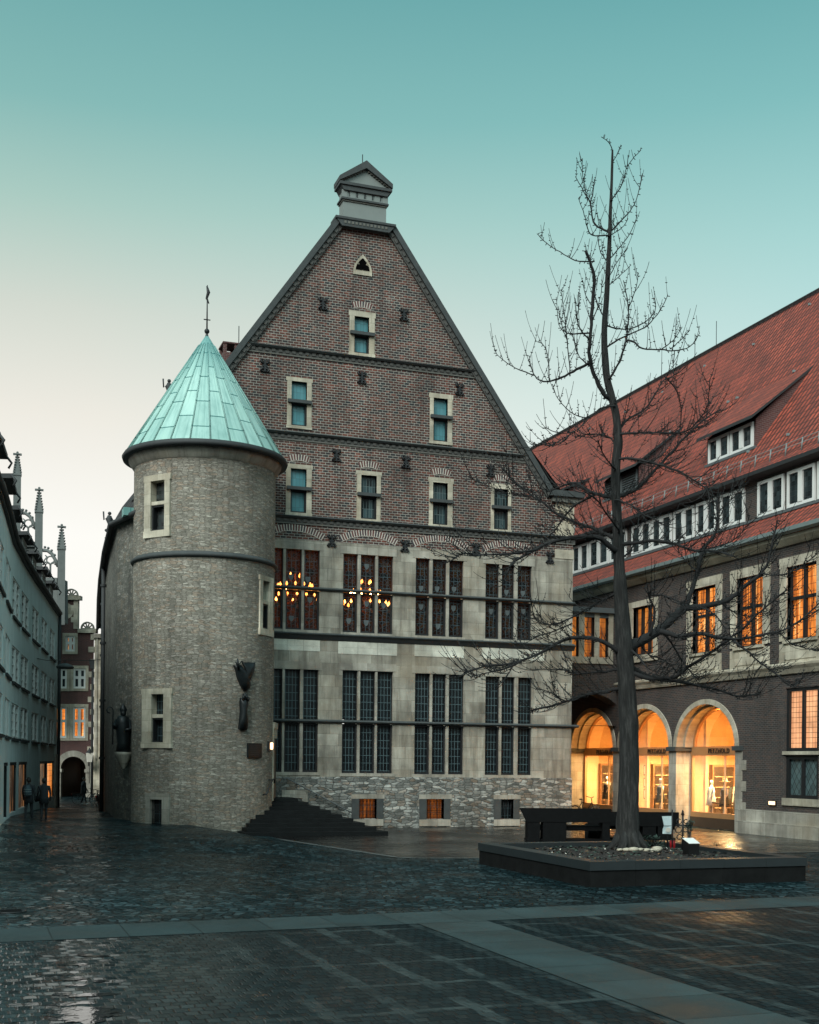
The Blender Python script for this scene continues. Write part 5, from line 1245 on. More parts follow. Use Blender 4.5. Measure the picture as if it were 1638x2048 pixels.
for a in lw:
    p = MB(); p.face([PLk(a[0],lz0,.2),PLk(a[1],lz0,.2),PLk(a[1],lz1,.2),PLk(a[0],lz1,.2)], [(a[0],lz0),(a[1],lz0),(a[1],lz1),(a[0],lz1)]); p.build('pane', M['litlink'], w)
    c = MB(); c.pbox(PLk,a[0],a[0]+.05,lz0,lz1,.1,.19); c.pbox(PLk,a[1]-.05,a[1],lz0,lz1,.1,.19); c.build('casement', M['iron'], w)
b = MB(); b.box(lx0,lx1,LY-.25,LY+6,zl1+.24,zl1+.5); b.box(lx0,lx1,LY-.05,LY+.3,zl1,zl1+.24); b.build('flat_roof', M['lead'], link)
b = MB(); b.box(lx0,RX-.02,LY+5.6,LY+6,6.9,zl1); b.face([(lx0,LY+.9,6.95),(RX-.02,LY+.9,6.95),(RX-.02,LY+6,6.95),(lx0,LY+6,6.95)]); b.build('passage_ceiling', M['brickdark'], link)
# ------------------------------------------------------------------ LEFT BUILDING (curved pale front)
LP = [(-.55,29.),(.24,38.),(.74,43.01),(1.01,46.44),(1.41,51.97),(2.02,57.31),(2.75,63.02),(3.45,68.),(4.03,72.4),(4.74,77.5)]
left = thing('pale_house', 'long curved pale rendered building with rows of windows along the alley on the left', 'building', (.74,43.01,0))
acc = [0.]
for i in range(len(LP)-1): acc.append(acc[-1]+math.hypot(LP[i+1][0]-LP[i][0], LP[i+1][1]-LP[i][1]))
def lseg(i):
    (x0,y0),(x1,y1) = LP[i],LP[i+1]; L = acc[i+1]-acc[i]; u = ((x1-x0)/L,(y1-y0)/L)
    return Pl((x0-u[0]*acc[i], y0-u[1]*acc[i]), u, (-u[1], u[0]))
def lhit(px):
    d = ray(px, 1500)
    for i in range(len(LP)-1):
        (x0,y0),(x1,y1) = LP[i],LP[i+1]; dx,dy = x1-x0,y1-y0; den = d[0]*dy-d[1]*dx
        if abs(den) < 1e-9: continue
        t = (x0*dy-y0*dx)/den; s = (x0*d[1]-y0*d[0])/den
        if t > 0 and -1e-6 <= s <= 1+1e-6: return acc[i]+s*(acc[i+1]-acc[i])
    return None
cen = [lhit(p) for p in (14,30,48,69,87,103)]
gap = [cen[i+1]-cen[i] for i in range(5)]; cen = [cen[0]-gap[0]*k for k in (4,3,2,1)]+cen
ZL = 11.75
rows = [(8.7,10.3),(6.06,7.53),(3.78,5.2)]
wl = []; 
for c in cen:
    for z0,z1 in rows: wl.append((c-1.75,c+1.75,z0,z1))
shopL = [(lhit(a), lhit(c)) for a, c in ((8,14),(20,32),(38,53),(80,93),(95,107))]
shopL = [s for s in shopL if s[0] and s[1]]; lo_ = cen[0]
shw = [(s[0],s[1],.75,2.75) for s in shopL]
b = MB()
def lseg_of(u):
    for i in range(len(LP)-1):
        if acc[i] <= u <= acc[i+1]: return i
    return len(LP)-2
def lpt(u, z, d=0.):
    i = lseg_of(u); return lseg(i)(u, z, d)
allh = [(a,c,z0,z1) for a,c,z0,z1 in wl+shw]
us = sorted(set(acc)|{h[i] for h in allh for i in (0,1)}); zs = sorted({-.3,3.1,ZL}|{h[i] for h in allh for i in (2,3)})
for i in range(len(us)-1):
    for j in range(len(zs)-1):
        uc, zc = (us[i]+us[i+1])/2, (zs[j]+zs[j+1])/2
        if any(h[0]<uc<h[1] and h[2]<zc<h[3] for h in allh): continue
        s = lseg(lseg_of(uc)); b.face([s(us[i],zs[j]),s(us[i+1],zs[j]),s(us[i+1],zs[j+1]),s(us[i],zs[j+1])], [(us[i],zs[j]),(us[i+1],zs[j]),(us[i+1],zs[j+1]),(us[i],zs[j+1])])
for h in allh:
    s = lseg(lseg_of((h[0]+h[1])/2)); r = .12
    for (p,q) in (((h[0],h[2]),(h[0],h[3])),((h[1],h[2]),(h[1],h[3])),((h[0],h[2]),(h[1],h[2])),((h[0],h[3]),(h[1],h[3]))):
        b.face([s(*p),s(*q),s(q[0],q[1],r),s(p[0],p[1],r)], [p,q,q,p])
e = lseg(len(LP)-2); b.face([e(acc[-1],-.3),e(acc[-1],-.3,8),e(acc[-1],ZL,8),e(acc[-1],ZL)])
b.build('rendered_wall', M['plaster'], left)
for n_, h in enumerate(wl):
    s = lseg(lseg_of((h[0]+h[1])/2)); u0,u1,z0,z1 = h; f = MB(); t = .07
    f.pbox(s,u0,u0+t,z0,z1,.03,.12); f.pbox(s,u1-t,u1,z0,z1,.03,.12); f.pbox(s,u0+t,u1-t,z1-t,z1,.03,.12); f.pbox(s,u0+t,u1-t,z0,z0+t,.03,.12); f.pbox(s,(u0+u1)/2-.16,(u0+u1)/2+.16,z0+t,z1-t,.0,.12)
    for k in range(1,4): zz = z0+(z1-z0)*k/4; f.pbox(s,u0+t,u1-t,zz-.014,zz+.014,.06,.1)
    w = f.build('window', M['white'], left)
    p = MB(); p.face([s(u0,z0,.11),s(u1,z0,.11),s(u1,z1,.11),s(u0,z1,.11)], [(u0,z0),(u1,z0),(u1,z1),(u0,z1)]); p.build('pane', M['leftglass'], w)
    q = MB(); q.pbox(s,u0-.08,u1+.08,z0-.10,z0,-.09,.1); q.build('sill', M['slate'], w)
for k, h in enumerate(shw):
    s = lseg(lseg_of((h[0]+h[1])/2)); u0,u1,z0,z1 = h; f = MB()
    f.pbox(s,u0,u0+.06,z0,z1,.0,.1); f.pbox(s,u1-.06,u1,z0,z1,.0,.1); f.pbox(s,u0,u1,z1-.08,z1+.05,-.03,.1)
    w = f.build('shop_window', M['iron'], left)
    p = MB(); p.face([s(u0,z0,.08),s(u1,z0,.08),s(u1,z1,.08),s(u0,z1,.08)], [(u0*1.,z0),(u1,z0),(u1,z1),(u0,z1)])
    p.build('pane', M['litwin'] if k == len(shw)-1 else M['litdim'] if k in (1,2,3) else M['farglass'], w)
b = MB(); b.tube([lpt(acc[i],ZL-.02,-.16) for i in range(len(LP))], .11, 8)
for i in range(len(LP)-1):
    s = lseg(i); b.pbox(s, acc[i], acc[i+1], ZL-.22, ZL+.0, -.12, .0)
b.build('gutter', M['slate'], left)
b = MB()
for i in range(len(LP)-1):
    s = lseg(i); a, c = acc[i], acc[i+1]; b.face([s(a,ZL,-.1),s(c,ZL,-.1),s(c,ZL+1.9,3.0),s(a,ZL+1.9,3.0)], [(a,0),(c,0),(c,4.4),(a,4.4)]); b.face([s(a,ZL+1.9,3.0),s(c,ZL+1.9,3.0),s(c,ZL+2.6,8),s(a,ZL+2.6,8)], [(a,4),(c,4),(c,10),(a,10)])
s = lseg(len(LP)-2); b.face([s(acc[-1],ZL-.2,-.2),s(acc[-1],ZL+1.9,3.0),s(acc[-1],ZL+2.6,8),s(acc[-1],ZL-.2,8)])
b.build('mansard_roof', M['tilesdark'], left)
dz0, dz1 = ZL+.08, ZL+.98
dl = [lhit(p) for p in (22,45,65,84,99.5)]; dg = dl[1]-dl[0]; dl = [dl[0]-dg*k for k in (3,2,1)]+dl
for c in dl:
    s = lseg(lseg_of(c)); hw = 1.15; f = MB()
    f.pbox(s,c-hw,c+hw,dz0-.3,dz1,.04,1.8); d = f.build('dormer', M['slate'], left)
    r = MB(); n = 6
    for k in range(n):
        t0, t1 = k/n,(k+1)/n; cur = lambda t: -.30+2.7*t; zz = lambda t: dz1+.0+.30*math.sin(t*PI/2)+(.10 if t == 0 else 0)
        r.face([s(c-hw-.3,zz(t0),cur(t0)),s(c+hw+.3,zz(t0),cur(t0)),s(c+hw+.3-.25*t1,zz(t1),cur(t1)),s(c-hw-.3+.25*t1,zz(t1),cur(t1))])
        r.face([s(c-hw-.3,zz(t0)-.16,cur(t0)),s(c+hw+.3,zz(t0)-.16,cur(t0)),s(c+hw+.3-.25*t1,zz(t1)-.16,cur(t1)),s(c-hw-.3+.25*t1,zz(t1)-.16,cur(t1))])
        for sg in (-1,1):
            a0 = c+sg*(hw+.3-.25*t0 if t0 else hw+.3); a1 = c+sg*(hw+.3-.25*t1); r.face([s(a0,zz(t0),cur(t0)),s(a1,zz(t1),cur(t1)),s(a1,zz(t1)-.16,cur(t1)),s(a0,zz(t0)-.16,cur(t0))])
    r.face([s(c-hw-.3,dz1+.1,-.30),s(c+hw+.3,dz1+.1,-.30),s(c+hw+.3,dz1-.06,-.30),s(c-hw-.3,dz1-.06,-.30)])
    for sg in (-1,1): r.tube([s(c+sg*(hw+.3),dz1+.05,-.25),s(c+sg*(hw+.34),dz1-.16,-.42),s(c+sg*(hw+.34),dz1-.34,-.32)], .04, 6)
    r.build('dormer_roof', M['slate'], d)
    for k in range(2):
        u0 = c-hw+.15+k*1.03; g = MB(); g.pbox(s,u0,u0+.07,dz0,dz1-.1,-.02,.05); g.pbox(s,u0+.85,u0+.92,dz0,dz1-.1,-.02,.05); g.pbox(s,u0+.07,u0+.85,dz0,dz0+.07,-.02,.05); g.pbox(s,u0+.07,u0+.85,dz1-.17,dz1-.1,-.02,.05); g.pbox(s,u0+.42,u0+.5,dz0+.07,dz1-.17,-.02,.05)
        w = g.build('dormer_window', M['white'], d)
    p = MB(); p.face([s(c-hw+.1,dz0,.02),s(c+hw-.1,dz0,.02),s(c+hw-.1,dz1-.1,.02),s(c-hw+.1,dz1-.1,.02)], [(c-hw,dz0),(c+hw,dz0),(c+hw,dz1),(c-hw,dz1)]); p.build('dormer_pane', M['leftglass'], d)
b = MB(); q = lpt(acc[-1]-.25,0,-.12); b.tube([(q[0],q[1],-.2),(q[0],q[1],ZL)], .10, 8); b.build('downpipe', M['slate'], left)
b = MB(); s = lseg(lseg_of(lhit(110))); b.pbox(s, lhit(108.5), lhit(112.5), -.2, 3.2, -.1, .2); b.build('corner_pier', M['stonegrey'], left)

# ------------------------------------------------------------------ far end of the alley (planes square to the view)
class FD(Pl):
    """frontal plane at view depth D"""
    def __init__(s, D): s.D = D; s.o = (fw[0]*D, fw[1]*D); s.u = rt; s.n = fw
    def px(s, x, y):
        d = ray(x, y); a = (d[0]*rt[0]+d[1]*rt[1])*s.D; return a, CZ+d[2]*s.D
def frect(P, x0,y0,x1,y1):
    a = P.px(x0,(y0+y1)/2)[0]; c = P.px(x1,(y0+y1)/2)[0]; return a, c, P.px((x0+x1)/2,y1)[1], P.px((x0+x1)/2,y0)[1]
PG = FD(90.)
o = PG(PG.px(80,1600)[0],0)
gg = thing('gothic_gable', 'stepped gothic gable with crocketed pinnacles and open tracery above the pale house roof', 'gable', (o[0],o[1],0))
b = MB()
tops = [(35,905,952,1240),(78.5,976,1026,1240),(123.5,1050,1100,1250)]
for k, (x, yt, ys, yb) in enumerate(tops):
    u0,z2 = PG.px(x,yt); z1 = PG.px(x,ys)[1]; zb_ = PG.px(x,yb)[1]; w = .52
    X,Y,_ = PG(u0,0); m = MB(); pinnacle(m, X, Y, w, zb_, z1, z2); m.build('pinnacle', M['soot'], gg)
for k, (xa, xb, yt, yb) in enumerate(((-8,27,955,1015),(42,71,1025,1084),(86,115.5,1100,1156))):
    u0,u1,z0,z1 = frect(PG, xa,yt,xb,yb); w = u1-u0; uc = (u0+u1)/2; m = MB(); r = w/2; zsq = z0+(z1-z0)*.45
    m.pbox(PG,u0,u1,z0-.35,z0,-.2,.2); m.pbox(PG,uc-.05,uc+.05,z0,zsq,-.08,.08)
    def arcp(c, rr, a0, a1, n=8, zc=zsq, e=1.): return [PG(c+rr*math.cos(a0+(a1-a0)*i/n), zc+e*rr*math.sin(a0+(a1-a0)*i/n)) for i in range(n+1)]
    # falling half-arch towards the lower pinnacle
    m.tube([PG(u0-.1,z1-.02),PG(u0+w*.3,z1-.05),PG(u0+w*.6,z1-.28),PG(u0+w*.85,z1-.75),PG(u1+.02,z1-1.2)], .13, 6)
    for t,dz in ((.12,.0),(.35,-.06),(.58,-.24),(.78,-.56)): m.sphere(PG(u0+w*t,z1+dz+.2), .1, 6)
    for c in (uc-r/2, uc+r/2): m.tube(arcp(c, r/2-.02, 0, PI), .055, 5)
    m.tube([PG(uc+.28*math.cos(2*PI*i/12), zsq+r*.72+.28*math.sin(2*PI*i/12)) for i in range(13)], .055, 5)
    for i in range(4): A = PI/4+PI/2*i; m.tube([PG(uc+.28*math.cos(A),zsq+r*.72+.28*math.sin(A)),PG(uc+.55*math.cos(A),zsq+r*.72+.5*math.sin(A))], .045, 5)
    m.tube([PG(u0,zsq),PG(u0+.1,zsq+r*.7),PG(uc-.25,zsq+r*1.15)], .05, 5); m.tube([PG(u1,zsq),PG(u1-.1,zsq+r*.7),PG(uc+.25,zsq+r*1.15)], .05, 5)
    m.build('tracery', M['soot'], gg)
m = MB(); q = [PG.px(x,y) for x,y in ((-30,1020),(27,1018),(42,1088),(71,1090),(86,1160),(130,1160),(131,1246),(108,1250),(106,1400),(-30,1400))]
m.pprism(PG, [(u,z) for u,z in reversed(q)], .05, .7); m.build('gable_wall', M['soot'], gg)

# brick house closing the alley
PB = FD(94.)
o = PB(PB.px(155,1600)[0],0)
hb = thing('brick_house', 'narrow red brick house with stepped gable, white windows and round archway at the alley end', 'building', (o[0],o[1],0))
wins = [((131,1272,150,1303),'litdim'),((146.5,1337,171.5,1377),'farglass'),((109,1337,134,1377),'farglass'),((145.5,1414,171,1476),'litwin'),((108,1414,133.5,1476),'litwin')]
rr = [frect(PB,*w[0]) for w in wins]
au0,au1,_,_ = frect(PB,122,1513,172,1605); ac_ = (au0+au1)/2; ar_ = (au1-au0)/2; azs = PB.px(147,1513)[1]-ar_
xl = PB.px(96,1500)[0]; xr = PB.px(186,1500)[0]; xs_ = PB.px(157,1200)[0]; zt1 = PB.px(140,1192)[1]; zt2 = PB.px(172,1258)[1]
b = MB(); b0 = [(a,c,z0,z1,.15) for a,c,z0,z1 in rr]+[(ac_-ar_,ac_+ar_,-1.,azs,0.),(ac_-ar_,ac_+ar_,azs,azs+ar_+.1,0.)]
wall(b, PB, [(xl,-1.),(xr,-1.),(xr,zt2),(xl,zt2)], b0); arch_fill(b, PB, ac_, azs, ar_, 1., azs+ar_+.1, .7)
wall(b, PB, [(xl,zt2),(xs_,zt2),(xs_,zt1),(xl,zt1)], [])
b.build('brick_wall', M['brickfar'], hb)
b = MB(); b.pbox(PB, xl, xs_+.2, zt1-.3, zt1+.01, -.2, .4); b.pbox(PB, xs_, xr+.2, zt2-.3, zt2+.01, -.2, .4); b.pbox(PB, xs_-.35, xs_, zt2+.01, zt1-.3, -.06, .3)
for k in range(2): b.pbox(PB, xs_-.55, xs_-.35, zt2+.5+k*.9, zt2+.9+k*.9, -.06, .3)
b.build('stone_coping', M['stone'], hb)
z = 2.5; k = 0
while z < zt2-.5: b = MB(); b.pbox(PB, xr-(.42 if k%2 else .25), xr+.02, z, z+.42, -.06, .3); b.build('quoin', M['stone'], hb); z += .95; k += 1
b = MB(); b.ring(PB, ac_, azs, ar_, ar_+.45, 0, PI, 24, -.12, .3)
for u0 in (ac_-ar_-.5, ac_+ar_): b.pbox(PB,u0,u0+.5,-1,azs,-.12,.3); b.pbox(PB,u0-.08,u0+.6,azs-.25,azs,-.2,.3)
b.build('arch_surround', M['stonegrey'], hb)
b = MB(); 
b.pbox(PB, ac_-ar_-.2, ac_-ar_-.1, -1, azs+ar_, .3, 6); b.pbox(PB, ac_+ar_+.1, ac_+ar_+.2, -1, azs+ar_, .7, 6); b.pbox(PB, ac_-ar_-.2, ac_+ar_+.2, azs+ar_+.02, azs+ar_+.1, .5, 6); b.pbox(PB, ac_-ar_-.2, ac_+ar_+.2, -1, azs+ar_, 6, 6.1)
b.build('passage', M['shopdark'], hb)
b = MB(); u,z = PB.px(152,1553.5); b.pbox(PB,u-.22,u+.22,z-.06,z+.06,5.7,5.9); b.build('light_panel', M['lampwhite'], hb)
b = MB()
for x,y,r in ((155.5,1563.5,.07),(141,1538,.08),(145.5,1538.5,.05),(132.5,1595,.06)): u,z = PB.px(x,y); b.sphere(PB(u,z,5.6), r, 8)
b.build('passage_lamp', M['lampwarm'], hb)
for (x, y0, y1, w) in ((143,1172,1191,13.5),(175,1236,1257,13.5)):
    u, zb_ = PB.px(x,y1); zt = PB.px(x,y0)[1]; r = PB.px(x+w,y1)[0]-u; m = MB(); m.ring(PB,u,zb_,r-.10,r,0,PI,18,-.1,.15); m.ring(PB,u,zb_,.0,.2,0,PI,8,-.1,.15)
    for k in range(6):
        A = PI*k/5.*.999+.0; m.tube([PB(u+.1*math.cos(A),zb_+.1*math.sin(A)),PB(u+(r-.05)*math.cos(A),zb_+(r-.05)*math.sin(A))], .055, 5)
    m.build('fan_ornament', M['stonegrey'], hb)
m = MB(); u,z = PB.px(131,1222); m.lathe([(.01,0)], n=4) if False else m.face([PB(u+.62*math.cos(2*PI*i/20),z+.62*math.sin(2*PI*i/20),-.03) for i in range(20)]); m.build('round_panel', M['stone'], hb)
for (w, g), r in zip(wins, rr):
    u0,u1,z0,z1 = r; f = MB(); f.pbox(PB,u0-.22,u0,z0-.2,z1+.22,-.06,.1); f.pbox(PB,u1,u1+.22,z0-.2,z1+.22,-.06,.1); f.pbox(PB,u0,u1,z0-.2,z0,-.08,.1); f.pbox(PB,u0,u1,z1,z1+.22,-.058,.1)
    o_ = f.build('window', M['stone'], hb); c = MB(); t = .15; um,zm_ = (u0+u1)/2, z0+(z1-z0)*.55
    c.pbox(PB,u0,u0+t,z0,z1,.02,.1); c.pbox(PB,u1-t,u1,z0,z1,.02,.1); c.pbox(PB,u0+t,u1-t,z0,z0+t,.02,.1); c.pbox(PB,u0+t,u1-t,z1-t,z1,.02,.1); c.pbox(PB,um-.11,um+.11,z0+t,z1-t,.02,.1); c.pbox(PB,u0+t,um-.11,zm_-.1,zm_+.1,.02,.1); c.pbox(PB,um+.11,u1-t,zm_-.1,zm_+.1,.02,.1)
    c.build('sash', M['white'], o_)
    p = MB(); p.face([PB(u0,z0,.1),PB(u1,z0,.1),PB(u1,z1,.1),PB(u0,z1,.1)], [(u0,z0),(u1,z0),(u1,z1),(u0,z1)]); p.build('pane', M[g], o_)
b = MB(); u,z1 = PB.px(189,1320); z0 = PB.px(189,1338)[1]; b.pprism(PB, [(u-.2,z0),(u+.1,z0),(u+.22,z1),(u-.32,z1)], -.45, -.1); b.tube([PB(u-.05,z0,-.28),PB(u-.05,-.5,-.28)], .09, 6); b.build('rain_pipe', M['slate'], hb)
# pale stone neighbour
PN = FD(93.); o = PN(PN.px(199,1600)[0],0)
nb = thing('stone_house', 'narrow pale stone house front squeezed between brick house and rubble wall', 'building', (o[0],o[1],0))
b = MB(); u0 = PN.px(187,1500)[0]; u1 = PN.px(222,1500)[0]; zt = PN.px(198,1276)[1]
uA = PN.px(199,1550)[0]; uB = PN.px(206.5,1550)[0]
wall(b, PN, [(u0,-1),(u1,-1),(u1,zt),(u0,zt)], [(uA,uB,-1,PN.px(200,1528)[1],.3)]); b.build('stone_front', M['stone'], nb)
b = MB(); b.pbox(PN,u0-.1,u1,zt,zt+.3,-.2,.3)
for k in range(3): uu = u0+.15+k*.5; b.pbox(PN,uu,uu+.12,2.9,zt,-.1,0)
b.build('pilasters', M['stonegrey'], nb)
b = MB(); z_ = PN.px(200,1528)[1]; b.face([PN(uA,-1,.28),PN(uB,-1,.28),PN(uB,z_,.28),PN(uA,z_,.28)], [(0,0),(.4,0),(.4,3),(0,3)]); b.build('lit_doorway', M['litlink'], nb)
# lanterns -------------------------------------------------------
P_ = FD(93.); u,z1 = P_.px(184.5,1506); z0 = P_.px(184.5,1524)[1]; zm_ = (z0+z1)/2; q = P_(u,zm_,-.8)
t = thing('wall_lantern', 'pale square lantern on the pier right of the alley archway', 'lamp', q); m = MB()
h = (z1-z0)/2; m.hexa([(-.17,-.17,-h),(.17,-.17,-h),(.17,.17,-h),(-.17,.17,-h),(-.24,-.24,h),(.24,-.24,h),(.24,.24,h),(-.24,.24,h)]); m.build('lamp_glass', M['cloth_pale'], t, local=True)
m = MB(); m.lathe([(.30,0),(.1,.22),(.02,.4)], (0,0,h), 8); m.box(-.03,.03,-.03,.8,-h-.3,-h); m.tube([(0,0,-h),(0,0,-h-1.6)], .03, 5); m.build('bracket', M['iron'], t, local=True)
P_ = FD(72.); u,z = P_.px(130,1334); q = P_(u,z)
t = thing('hanging_lamp', 'flat grey street lamp hanging on a wire across the alley', 'lamp', q); m = MB()
m.lathe([(.10,.22),(.40,.12),(.52,0),(.46,-.10),(.05,-.12)], (0,0,0), 14); m.build('lamp_shade', M['lead'], t, local=True)
m = MB(); m.tube([(0,0,.2),(0,0,.42)], .03, 5); m.build('hanger', M['iron'], t, local=True)
a = lpt(lhit(49), 0)
u0,z0 = FD(58.).px(49,1312); p0 = FD(58.)(u0,z0); u1,z1 = P_.px(207,1319); p1 = FD(76.)(*FD(76.).px(207,1319)); pm = Vector(q)+Vector((0,0,.42))
t = thing('span_wire', 'thin wire spanning the alley and carrying the grey lamp', 'wire', p0); base[t.name] = Vector(p0)
m = MB(); m.tube([p0, (Vector(p0)*.5+pm*.5)-Vector((0,0,.12)), pm, (pm*.5+Vector(p1)*.5)-Vector((0,0,.06)), p1], .02, 4); m.build('wire', M['iron'], t)
# ------------------------------------------------------------------ GROUND
def grid(name, x0,x1,y0,y1, step, mat, dz=0., keep=None):
    nx, ny = int(round((x1-x0)/step)), int(round((y1-y0)/step)); me = bpy.data.meshes.new(name); v = []; f = []
    for j in range(ny+1):
        for i in range(nx+1):
            x, y = x0+(x1-x0)*i/nx, y0+(y1-y0)*j/ny; v.append((x,y,ground_z(x,y)+dz))
    for j in range(ny):
        for i in range(nx):
            if keep and not keep(x0+(i+.5)*(x1-x0)/nx, y0+(j+.5)*(y1-y0)/ny): continue
            a = j*(nx+1)+i; f.append((a,a+1,a+nx+2,a+nx+1))
    me.from_pydata(v,[],f); me.materials.append(mat)
    for p in me.polygons: p.use_smooth = True
    o = bpy.data.objects.new(name, me); C.objects.link(o); return tag(o, kind='structure')
grid('cobbled_square', -60, 90, -20, 160, 1., M['scallop'])
g = MB(); g.face([(-700,-400,-.08),(900,-400,-.08),(900,1200,-.08),(-700,1200,-.08)]); tag(g.build('ground', M['court']), kind='structure')
def sheet(name, pts, z, mat):
    m = MB(); m.face([(x,y,z) for x,y in pts], [(x,y) for x,y in pts]); return tag(m.build(name, mat), kind='structure')
yn = lambda x: 20.95+.05*x; yf = lambda x: 22.6+.046*x
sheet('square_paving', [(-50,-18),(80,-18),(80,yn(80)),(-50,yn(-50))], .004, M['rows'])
def strip(name, pts, uvs):
    m = MB(); m.face([(x,y,.010) for x,y in pts], uvs); return tag(m.build(name, M['granite']), kind='structure')
strip('granite_strip', [(-50,yn(-50)),(80,yn(80)),(80,yf(80)),(-50,yf(-50))], [(-50,0),(80,0),(80,1.5),(-50,1.5)])
m = MB(); m.face([(7.72,-18,.014),(9.12,-18,.014),(9.12,yn(9.1)+.02,.014),(7.72,yn(7.7)+.02,.014)], [(-18,0),(-18,1.4),(yn(9),1.4),(yn(8),0)])
tag(m.build('granite_strip', M['granite']), kind='structure')
xb = lambda y: 12.36-(y-36.25)*.17
ct = [(xb(52.4)+.1,52.4),(xb(36.25)+.05,36.25),(12.9,35.75),(14.82,35.35),(26.5,35.3),(31.7,35.3),(31.7,75),(26.6,75),(26.6,52.4)]
sheet('courtyard_paving', ct, .006, M['court'])
m = MB(); pts = ct[:6]
for i in range(len(pts)-1):
    (x0,y0),(x1,y1) = pts[i],pts[i+1]; L = math.hypot(x1-x0,y1-y0); nx_,ny_ = (y1-y0)/L*.11,-(x1-x0)/L*.11
    m.face([(x0-nx_,y0-ny_,.012),(x1-nx_,y1-ny_,.012),(x1+nx_,y1+ny_,.012),(x0+nx_,y0+ny_,.012)])
tag(m.build('kerb_line', M['kerb']), kind='structure')
m = MB()
for i in range(5,len(LP)-1):
    pass
q_ = onZ(22,1823); t = thing('drain_cover', 'round iron drain cover set in the wet cobbles at the left edge', 'drain cover', (q_[0],q_[1],ground_z(*q_)+.004)); m = MB()
m.lathe([(.30,.0),(.30,.012),(.27,.012),(.26,.004),(.01,.004)], (0,0,0), 24); m.build('frame', M['iron'], t, local=True); m = MB()
for k in range(7): yy = -.21+k*.07; m.box(-.2,.2,yy-.018,yy+.018,.004,.013)
m.build('grating', M['steel'], t, local=True)
# rain puddle left of the granite strip
rp = random.Random(4)
pud = []
for k in range(22):
    px_, py_ = rp.gauss(158, 34), rp.uniform(1905, 2046); s_ = rp.uniform(.05, .16)*(1.5 if k < 4 else 1.)
    pud.append((*onZ(px_, py_), s_*rp.uniform(1.,2.2), s_*rp.uniform(.8,1.8)))
for pz, (cx_, cy_, rx_, ry_) in enumerate(pud):
    pz *= .0005
    m = MB(); P_ = [(cx_+rx_*(.55+.7*rp.random())*math.cos(2*PI*k/18), cy_+ry_*(.55+.7*rp.random())*math.sin(2*PI*k/18), .006+pz) for k in range(18)]; m.face(P_)
    o = m.build('puddle', M['water']); tag(o, kind='structure')
# lit floor threshold + stair ------------------------------------
# steps climbing along the facade to the tower door
st = thing('stone_steps', 'dark wet stone steps climbing along the facade to the tower door', 'steps', (14.,51.,0))
nst = 9; x_lo, x_hi = onY(746,1680,49.2)[0], 12.9
for k in range(nst):
    z0 = k*.155; z1 = (k+1)*.155; xr_ = x_lo-(x_lo-x_hi)*k/(nst-1); yfr = 47.2+.42*k
    m = MB(); m.box(9.9+.19*k, xr_, yfr, FY-.16, z0 if k == 0 else z0, z1-.001*k); m.build('step', M['stepstone'], st)
a0 = onY(577,1556,51.8); a1 = onY(700,1622,51.8)
t = thing('wall_handrail', 'sloping dark iron handrail along the rubble base above the steps', 'handrail', (a0[0],FY-.3,a0[1])); m = MB()
m.tube([(a0[0]-.15,FY-.3,a0[1]-.10),(a0[0],FY-.34,a0[1]),(a1[0],FY-.34,a1[1]),(a1[0]+.2,FY-.34,a1[1]-.1)], .028, 6); m.build('rail', M['lead'], t)
for k in range(3):
    q = (k+.5)/3; x = a0[0]+(a1[0]-a0[0])*q; z = a0[1]+(a1[1]-a0[1])*q; m = MB(); m.tube([(x,FY-.34,z),(x,FY-.1,z-.08)], .02, 5); m.build('bracket', M['iron'], t)
# ------------------------------------------------------------------ PLANTER
PX0, PX1, PY0, PY1, PH = 14.0, 20.2, 26.5, 33.4, .62
pt = thing('planter', 'large low dark stone planter around the bare tree', 'planter', (17.1,29.95,0))
m = MB(); wth = .42
def course_blocks(z0,z1,o):
    def run(a,b_,ax,c0,c1):
        n = max(1,round((b_-a)/1.15))
        for k in range(n):
            q0 = a+(b_-a)*k/n; q1 = a+(b_-a)*(k+1)/n-.006
            if ax == 0: m.box(q0,q1,c0,c1,z0,z1)
            else: m.box(c0,c1,q0,q1,z0,z1)
    run(PX0-o,PX1+o,0,PY0-o,PY0+wth); run(PX0-o,PX1+o,0,PY1-wth,PY1+o); run(PY0+wth,PY1-wth,1,PX0-o,PX0+wth); run(PY0+wth,PY1-wth,1,PX1-wth,PX1+o)
course_blocks(-.05,.40,0.); m.build('planter_wall', M['planter'], pt)
m = MB(); course_blocks(.405,PH,.03); m.build('coping', M['coping'], pt)
m = MB(); n = 26
hgt = lambda x,y: PH-.16+.16*math.exp(-((x-17.1)**2+(y-30.)**2)/3.)+.03*math.sin(x*5.1+y*3.3)
for i in range(n):
    for j in range(n):
        X_ = lambda q: PX0+wth+(PX1-PX0-2*wth)*q/n; Y_ = lambda q: PY0+wth+(PY1-PY0-2*wth)*q/n
        m.face([(X_(a),Y_(c),hgt(X_(a),Y_(c))) for a,c in ((i,j),(i+1,j),(i+1,j+1),(i,j+1))], smooth=True)
m.build('soil', M['soil'], pt)
rnd = random.Random(3); m = MB(); cols = [M['soil'],M['fascia'],M['leaf'],M['cloth_pale']]
